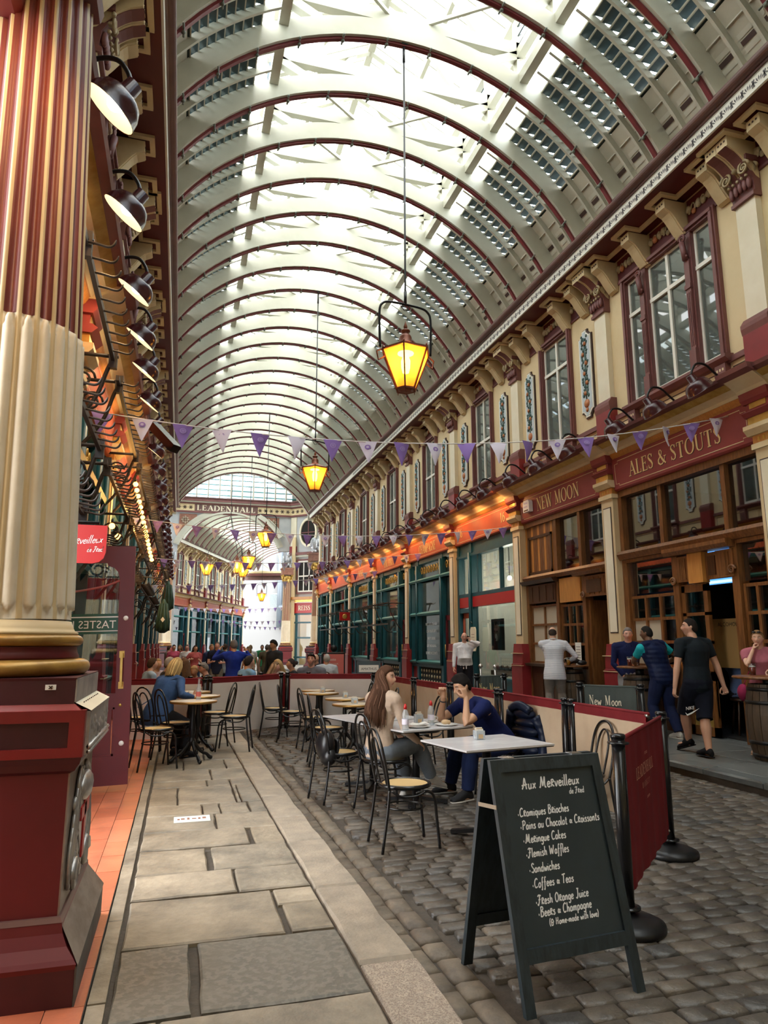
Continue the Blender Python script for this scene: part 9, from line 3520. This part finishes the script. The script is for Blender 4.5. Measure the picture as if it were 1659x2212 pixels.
person('smiling grey-haired man in a navy jumper facing out at the barrel table', (7.52, 10.68, 0.12), -118, 1.71, lean=6, head_yaw=-4, head_pitch=-6, hands=((7.30, 10.22, 1.22), (7.36, 10.62, 1.0)), elbows=((0.6, 0.3, -0.6), (-0.6, 0.5, -0.3)),
       skin=(0.64, 0.35, 0.26), hair='short', hair_c=(0.22, 0.20, 0.19), top=(0.010, 0.016, 0.070), sleeve=1.0, neck='collar', bottom=(0.26, 0.26, 0.27), shoe=(0.04, 0.03, 0.03), build=1.06)
person('man in a navy quilted gilet over a turquoise t-shirt leaning on a barrel', (7.28, 9.50, 0.12), 98, 1.73, lean=13, side=-6, head_yaw=26, head_pitch=-6, hands=((7.16, 10.02, 1.23), (7.52, 9.80, 1.21)), elbows=((-0.9, -0.3, -0.5), (0.8, -0.2, -0.6)),
       skin=DARK, hair='crop', hair_c=(0.018, 0.016, 0.015), top=(0.02, 0.46, 0.52), sleeve=0.5, vest=(0.008, 0.016, 0.060), bottom=(0.012, 0.020, 0.065), shoe=(0.62, 0.60, 0.54), build=1.12, feet=((7.16, 9.52, 0.12), (7.40, 9.36, 0.12)), untuck=0.0)
bj, J = person('man in a black t-shirt and black shorts walking past the pub with his back turned', (6.61, 7.92, 0.12), 96, 1.77, lean=2, head_yaw=46, head_pitch=2, hands=((6.26, 7.96, 0.90), (7.00, 7.86, 0.92)), elbows=((-0.7, -0.6, 0), (0.7, -0.7, 0)),
       feet=((6.66, 8.24, 0.19), (6.53, 7.72, 0.12)), skin=(0.56, 0.31, 0.21), hair='crop', hair_c=(0.020, 0.014, 0.011), stubble=0.25, build=1.14, top=(0.012, 0.018, 0.024), sleeve=0.5, untuck=0.02, bottom=(0.008, 0.010, 0.020), leg_len=0.55, shoe=(0.012, 0.012, 0.015), curl=(0.55, 1.0))
o_ = J['K'][0].lerp(J['P'] + Vector((-0.09, 0, 0)), 0.22)
o_ = Vector((6.335, 7.80, 0.66))
t = MB()
lf = lambda x, z: (o_.x + x * 0.62, o_.y - x * 0.78, o_.z + z)
sans_text(t, 'NIKE', 0.060, lambda x, z: lf(x * 0.8, z + x * 0.15), -0.04, 0.05)
ribbon(t, [(-0.04, 0.015, 0.004), (-0.02, -0.015, 0.022), (0.03, 0.01, 0.018), (0.13, 0.075, 0.002)], lf)
o = t.build('sports_mark', 'white_paint', bj)
o.location = -bj.location
person('fair-haired woman in a pink t-shirt and blue jeans resting her chin on her hand', (7.56, 7.80, 0.12), -140, 1.62, lean=9, head_yaw=-2, head_pitch=-4, female=True, build=1.04, skin=(0.62, 0.36, 0.25), hair='tied', hair_c=(0.34, 0.20, 0.09), lens='up',
       hands=((7.52, 7.52, 1.15), (7.37, 7.72, 1.47)), elbows=((0.2, -1, -0.4), (-0.6, 0.3, -1)), hand_dir=((-0.6, -0.6, 0.0), (0.2, -0.15, 0.9)), top=(0.42, 0.13, 0.17), sleeve=0.5, untuck=0.05, bottom=(0.045, 0.12, 0.34), bottom_kind='denim', shoe=(0.40, 0.26, 0.17), curl=(0.5, 1.1), feet=((7.66, 7.78, 0.12), (7.42, 7.86, 0.12)))
person('person in a pale blue top at the right edge, arm resting on the near barrel', (7.78, 7.34, 0.12), 172, 1.70, lean=8, skin=FAIR, hair='short', hair_c=(0.09, 0.05, 0.03), hands=((7.38, 7.2, 1.17), (7.40, 7.52, 1.17)), top=(0.20, 0.26, 0.40), sleeve=0.5, bottom=(0.03, 0.04, 0.08), shoe=(0.05, 0.05, 0.05), near=False)
person('dark-haired person in a blue shirt seated with their back turned just inside the pub doorway', (8.62, 9.35, 0.12), 40, 1.74, seat=0.56, lean=14, hands=((9.0, 9.7, 1.2), (9.05, 9.4, 1.2)), skin=FAIR, hair='short', hair_c=(0.012, 0.010, 0.009), top=(0.13, 0.18, 0.33), sleeve=1.0, bottom=(0.02, 0.02, 0.03), shoe=(0.02, 0.02, 0.02), feet=((8.9, 9.5, 0.35), (8.95, 9.3, 0.35)), near=False)
t = thing('bar_stool', 'dark wooden bar stool under the seated person inside the pub doorway', 'stool', (8.62, 9.35, 0.135))
m = MB()
m.lathe([(0, 0.52), (0.17, 0.52), (0.18, 0.545), (0.16, 0.56), (0, 0.56)], 20)
m.build('seat', 'wood_dark', t)
for k in range(4):
 a = k * math.pi / 2 + 0.4
 m = MB()
 m.tube([(0.12 * math.cos(a), 0.12 * math.sin(a), 0.52), (0.20 * math.cos(a), 0.20 * math.sin(a), 0)], 0.018, 7)
 m.build('leg', 'wood_dark', t)
# --- barrels used as tables
def barrel(label, x, y, top_r=0.40, h=1.02, z=0.124):
 t = thing('barrel_table', label, 'barrel', (x, y, z))
 n = 18
 for k in range(n):
  a0, a1 = 2 * math.pi * k / n + 0.012, 2 * math.pi * (k + 1) / n - 0.012
  m = MB()
  prof = [(0.0, 0.235), (0.15, 0.272), (0.38, 0.300), (0.55, 0.302), (0.78, 0.275), (0.92, 0.240)]
  vs, fs = [], []
  for zz, rr in prof:
   for aa, dr in ((a0, 0), (a1, 0), (a1, -0.025), (a0, -0.025)):
    vs.append(((rr + dr) * math.cos(aa), (rr + dr) * math.sin(aa), zz))
  for i in range(len(prof) - 1):
   for j in range(4):
    fs.append((i * 4 + j, i * 4 + (j + 1) % 4, i * 4 + 4 + (j + 1) % 4, i * 4 + 4 + j))
  fs += [(3, 2, 1, 0), (20, 21, 22, 23)]
  m.add(vs, fs, 0, False)
  m.build('stave', 'barrel_oak', t)
 for zz, rr in ((0.06, 0.254), (0.22, 0.287), (0.70, 0.291), (0.86, 0.262)):
  m = MB()
  m.lathe([(rr, zz - 0.022), (rr + 0.006, zz - 0.02), (rr + 0.004, zz + 0.02), (rr - 0.002, zz + 0.022)], 30, close=False)
  m.build('hoop', 'black_iron', t)
 m = MB()
 m.tube([(0, 0, 0.90), (0, 0, h - 0.03)], 0.07, 10)
 m.build('neck', 'black_iron', t)
 m = MB()
 m.lathe([(0, h - 0.035), (top_r - 0.02, h - 0.035), (top_r, h - 0.025), (top_r, h - 0.008), (top_r - 0.012, h), (0, h)], 36)
 m.build('round_top', 'wood', t)
 return t
barrel('old barrel with a round wooden top at the right edge, beside the woman in pink', 7.22, 7.36, 0.42, 1.02)
barrel('dark barrel with a round wooden top between the jumper man and the gilet man', 7.28, 10.06, 0.36, 1.06)
barrel('dark barrel table under the pub window beside the man in the striped shirt', 7.50, 12.60, 0.36, 1.0)
tumbler('pint of red ale with a foam head on the barrel beside the woman in pink', 7.12, 7.50, 0.124 + 1.02 + 0.001, 'ale_red', 0.15, 0.045, 'pint glass')
tumbler('pint of pale lager beside the man in the striped shirt', 7.36, 12.40, 0.124 + 1.0 + 0.001, 'amber_beer', 0.15, 0.044, 'pint glass')
tumbler('pint glass held by the man in the gilet on the shared barrel', 7.17, 10.16, 0.124 + 1.06 + 0.001, 'ale_red', 0.15, 0.044, 'pint glass')
t = thing('folded_jacket', 'dark jacket bundled on the barrel beside the lager', 'jacket', (7.56, 12.55, 1.125))
m = MB()
r_ = random.Random(8)
for i in range(9):
 m.ball((r_.uniform(-.14, .14), r_.uniform(-.14, .14), 0.05 + 0.03 * (i % 3)), 0.09, 9, 6, 0, 1.2, 1.0, 0.55)
m.build('jacket_cloth', 'bag_black', t)
t = thing('table_lamp', 'small glowing amber candle lamp on the pub sill behind the man in the gilet', 'lamp', (7.93, 9.93, 1.19))
m = MB()
m.tube([(0, 0, 0), (0, 0, 0.24)], 0.045, 10)
m.build('amber_shade', 'bulb_warm', t)
m = MB()
m.lathe([(0, -0.01), (0.06, -0.01), (0.06, 0.01), (0, 0.012)], 12)
m.build('lamp_base', 'gold', t)
t = thing('small_handbag', 'small pink shoulder bag at the hip of the woman in pink', 'bag', (7.34, 7.93, 0.90))
m = MB()
m.ball((0, 0, 0.0), 0.095, 12, 8, 0, 0.7, 0.9, 1.2)
m.build('bag_body', cloth((0.36, 0.03, 0.10)), t)
m = MB()
m.tube(spline([(0.02, 0, 0.10), (0.10, -0.05, 0.30), (0.20, -0.14, 0.42)], 5), 0.006, 5)
m.build('bag_strap', cloth((0.36, 0.03, 0.10)), t)
for i, (x, y) in enumerate([(6.9, 15.6), (6.95, 14.9)]):
 t = thing('rope_post', ['polished steel rope post left of the red pilaster base', 'polished steel rope post close to the red pilaster base'][i], 'post', (x, y, 0.124))
 m = MB()
 m.tube([(0, 0, 0.03), (0, 0, 0.9)], 0.026, 10)
 m.lathe([(0, 0), (0.15, 0), (0.15, 0.015), (0.03, 0.03)], 20)
 m.build('shaft', 'steel', t)
 m = MB()
 m.lathe([(0.026, 0.86), (0.05, 0.88), (0.05, 0.92), (0.03, 0.94), (0.0, 0.96)], 14)
 m.build('finial', 'steel', t)
# --- the crowd behind the pale screens: people seated at the next tables, others standing farther on
SEATED = [
 ('brown-haired man in a pale blue shirt seated behind the left screen', -0.57, 14.0, 20, 1.70, (0.28, 0.40, 0.55), 'short', (0.06, 0.035, 0.02), 0, 0),
 ('fair woman seated behind the brown-haired man at the left screen', -0.44, 14.75, -60, 1.66, (0.5, 0.4, 0.42), 'tied', (0.30, 0.2, 0.1), 1, 0),
 ('grey-haired man in a dark jumper seated directly behind the blonde woman', -0.26, 13.55, 15, 1.74, (0.03, 0.025, 0.025), 'short', (0.30, 0.29, 0.28), 0, 0),
 ('woman with long brown hair and a black top seated with her back turned', 0.16, 14.0, 120, 1.68, (0.012, 0.012, 0.014), 'long', (0.10, 0.055, 0.03), 1, 0),
 ('woman with pulled-back fair hair leaning over the left screen', 0.36, 13.55, -110, 1.52, (0.03, 0.03, 0.035), 'tied', (0.42, 0.27, 0.13), 1, 20),
 ('grey-haired man with sunglasses on his head looking down behind the middle screen', 0.66, 13.65, 195, 1.58, (0.02, 0.022, 0.03), 'short', (0.22, 0.21, 0.20), 0, 16),
 ('dark-haired man in a sky blue shirt seated right of the blue suit', 1.22, 13.95, 25, 1.76, (0.18, 0.36, 0.58), 'short', (0.03, 0.025, 0.022), 0, 0),
 ('man in a bright blue shirt half hidden behind the sky blue shirt', 1.45, 14.5, 160, 1.66, (0.06, 0.16, 0.45), 'crop', (0.04, 0.03, 0.025), 0, 0),
 ('woman with straight streaked hair seated in profile behind the middle screen', 1.72, 13.9, -10, 1.54, (0.20, 0.12, 0.12), 'long', (0.22, 0.14, 0.08), 1, 0),
 ('girl with long blonde hair seated behind the middle screen', 1.98, 14.15, 200, 1.62, (0.55, 0.52, 0.5), 'long', (0.52, 0.34, 0.15), 1, 0),
 ('dark-haired woman with a bun in a black top facing left behind the right screen', 2.24, 14.0, 185, 1.66, (0.014, 0.014, 0.018), 'tied', (0.05, 0.035, 0.03), 1, 0),
 ('bearded man in a grey t-shirt with sunglasses on his head facing the camera', 2.60, 14.2, -112, 1.84, (0.16, 0.16, 0.19), 'short', (0.035, 0.02, 0.014), 0, 0),
 ('bald man seated small in the distance beyond the bearded man', 3.45, 18.0, -140, 1.70, (0.04, 0.04, 0.05), 'none', (0.1, 0.08, 0.07), 0, 0),
 ('white-haired man in a pale shirt seated with his back turned beyond the right screen', 3.45, 17.0, 70, 1.72, (0.50, 0.56, 0.62), 'short', (0.42, 0.41, 0.40), 0, 0)]
for i, (lb, x, y, yw, hh, c, hr_, hc, fem, pit) in enumerate(SEATED):
 person(lb, (x, y, 0.0), yw, hh, seat=0.40, lean=6 + pit * 0.6, head_pitch=-pit, female=bool(fem), skin=[FAIR, TAN, PINKISH][i % 3], hair=hr_, hair_c=hc, top=c, sleeve=1.0 if i % 2 == 0 else 0.5, bottom=(0.03, 0.035, 0.05), near=False, stubble=0.55 if i == 11 else 0.0, lens='up' if i in (5, 11) else None)
 t = thing('cafe_chair', 'dark chair under the %s' % lb.split(' seated')[0].split(' with sunglasses')[0].split(' leaning')[0].split(' facing')[0].split(' half')[0], 'chair', (x, y, 0.002), R(yw))
 for k in ('seat', 'seat_frame', 'back_frame', 'back_loop'):
  link(k, CM[k], t)
 for l in CM['legs']:
  link('leg', l, t)
for i, (x, y) in enumerate([(-0.1, 14.2), (0.75, 14.35), (1.6, 14.35), (2.45, 13.75)]):
 round_table('small round table among the crowd, %s behind the pale screens' % ordinal(i), x + 0.12, y - 0.12, 0.002, 0.3 * i)
person('man in a royal blue suit standing with his back turned and both hands raised', (1.10, 15.1, 0.0), 95, 1.63, skin=TAN, hair='short', hair_c=(0.16, 0.15, 0.15), top=(0.012, 0.035, 0.30), sleeve=1.0, untuck=0.06, hands=((0.82, 15.35, 1.42), (1.38, 15.4, 1.40)), elbows=((-0.8, 0, -0.8), (0.8, 0, -0.8)), bottom=(0.012, 0.03, 0.22), near=False)
person('dark-haired man in a charcoal jacket standing and looking down beyond the middle screen', (2.05, 15.9, 0.0), -150, 1.64, head_pitch=-22, skin=TAN, hair='short', hair_c=(0.015, 0.012, 0.010), top=(0.030, 0.036, 0.042), sleeve=1.0, untuck=0.04, bottom=(0.02, 0.02, 0.025), near=False)
STAND = [
 ('person in pink standing far off before the left shops', -0.18, 25.0, (0.55, 0.10, 0.18), 'tied', 1), ('person in a dark red top standing far off beside the one in pink', 0.03, 27.0, (0.30, 0.06, 0.05), 'long', 1),
 ('woman in a white blouse with a lanyard standing in the distance', 0.24, 24.0, (0.70, 0.70, 0.72), 'tied', 1), ('woman in a coral top and dark glasses standing in the distance', 0.48, 23.0, (0.55, 0.13, 0.13), 'long', 1),
 ('man in navy standing in the distance left of the man in the cap', 0.88, 21.0, (0.02, 0.03, 0.08), 'crop', 0), ('man in a navy t-shirt with folded arms standing in the distance', 1.02, 20.3, (0.015, 0.02, 0.045), 'crop', 0),
 ('man in grey standing just right of the folded arms', 1.30, 21.6, (0.28, 0.32, 0.35), 'short', 0), ('person in white standing far off in the bright street', 2.48, 26.0, (0.66, 0.68, 0.72), 'short', 0),
 ('person in green standing far off in the bright street', 3.12, 28.0, (0.04, 0.28, 0.12), 'short', 0), ('person in red standing far off in the bright street', 3.67, 30.0, (0.5, 0.07, 0.08), 'long', 1),
 ('man in a khaki jacket standing far off with his back turned', 3.02, 24.0, (0.16, 0.13, 0.08), 'short', 0), ('man in an olive coat standing far off beside the khaki jacket', 2.72, 23.0, (0.12, 0.10, 0.06), 'short', 0),
 ('person in pale grey far off before the left shops', -0.40, 28.5, (0.4, 0.4, 0.42), 'short', 0), ('fair-haired person in cream standing far off near the bright street', 2.10, 22.5, (0.6, 0.54, 0.42), 'bob', 1)]
for i, (lb, x, y, c, hr_, fem) in enumerate(STAND):
 folded = i == 5
 a_ = dict(hands=((x + 0.14, y - 0.2, 1.03), (x - 0.14, y - 0.2, 1.06))) if folded or i in (2, 3) else {}
 person(lb, (x, y, 0.0), [-80, -120, -95, -70, -60, -100, 60, 80, -100, 120, 95, 70, 30, -130][i], [1.52, 1.5, 1.52, 1.5, 1.54, 1.6, 1.54, 1.5, 1.5, 1.5, 1.5, 1.52, 1.46, 1.46][i], female=bool(fem), skin=[FAIR, TAN, PINKISH][i % 3], hair=hr_, hair_c=[(0.05, 0.03, 0.02), (0.2, 0.13, 0.07), (0.12, 0.1, 0.09)][i % 3], top=c, sleeve=0.5 if i % 2 else 1.0, untuck=0.03, bottom=[(0.03, 0.04, 0.08), (0.05, 0.05, 0.05), (0.2, 0.18, 0.14)][i % 3], near=False, **a_)
t = thing('poster_board', 'black A-frame with a pink food poster beyond the right screen', 'poster stand', (3.98, 18.6, 0.0), R(-8))
m = MB()
for y0 in (0.0, 0.5):
 m.box(-0.30, -0.27, y0 - 0.02, y0 + 0.02, 0, 1.3)
 m.box(0.27, 0.30, y0 - 0.02, y0 + 0.02, 0, 1.3)
m.box(-0.30, 0.30, -0.02, 0.52, 1.27, 1.31)
m.lathe([(0, 0), (0.09, 0), (0.09, 0.03), (0, 0.03)], 16, (0, 0.0, 1.42), axis=(0, 1, 0))
m.build('frame', 'black_iron', t)
m = MB()
m.box(-0.27, 0.27, -0.02, 0.0, 0.25, 1.27, 0)
sans_text(m, 'A taste', 0.10, lambda x, z: (-0.23 + x, -0.023, z), 0, 1.10, 1)
sans_text(m, 'of flavour.', 0.10, lambda x, z: (-0.23 + x, -0.023, z), 0, 0.99, 1, 0.9)
for k in range(3):
 m.box(-0.23, 0.10 - 0.05 * k, -0.023, -0.02, 0.88 - 0.06 * k, 0.90 - 0.06 * k, 1)
m.ball((0.0, -0.02, 0.62), 0.12, 10, 6, 2, 1.3, 0.15, 0.6)
m.build('poster', ['sign_pink', 'paper', 'interior_dark'], t)
t = thing('slate_board', 'slate-blue pavement board with a white name strip beside the pink poster', 'pavement board', (4.55, 17.0, 0.0), R(-6))
m = MB()
m.prism([(0, 0), (0.03, 0), (0.22, 1.12), (0.19, 1.12)], lambda x, y, q: (q, x, y), -0.30, 0.30)
m.prism([(0.44, 0), (0.41, 0), (0.20, 1.12), (0.23, 1.12)], lambda x, y, q: (q, x, y), -0.30, 0.30)
m.build('boards', 'sign_slate', t)
m = MB()
fb_ = lambda x, z: (x, 0.17 * z / 1.0 - 0.006, z)
m.add([fb_(-0.25, 0.85), fb_(0.25, 0.85), fb_(0.25, 1.02), fb_(-0.25, 1.02)], [(0, 1, 2, 3)], 0, False)
sans_text(m, 'AMATHUS', 0.085, lambda x, z: (x, 0.17 * z - 0.010, z), 0, 0.90, 1, 1.0, 'c')
sans_text(m, 'WINE', 0.12, lambda x, z: (x, 0.17 * z - 0.006, z), 0, 0.62, 0, 1.0, 'c')
sans_text(m, 'SPIRITS', 0.10, lambda x, z: (x, 0.17 * z - 0.006, z), 0, 0.46, 0, 1.0, 'c')
m.build('board_print', ['paper', 'line_dark'], t)
t = thing('hanging_sign', 'small square red sign with a gold ring on the far right hook rail', 'sign', (7.0, 30.5, 2.3))
m = MB()
m.box(-0.24, 0.24, -0.02, 0.02, 0.25, 0.62, 0)
m.lathe([(0.08, 0), (0.11, 0), (0.11, 0.01), (0.08, 0.01)], 20, (0, -0.03, 0.43), 1, axis=(0, 1, 0))
m.build('sign_plate', ['sign_red', 'gold'], t)
m = MB()
m.tube([(-0.2, 0, 0.62), (-0.2, 0, 0.75)], 0.012, 5)
m.tube([(0.2, 0, 0.62), (0.2, 0, 0.75)], 0.012, 5)
m.build('hanger', 'black_iron', t)
bpy.data.scenes.remove(TMP)
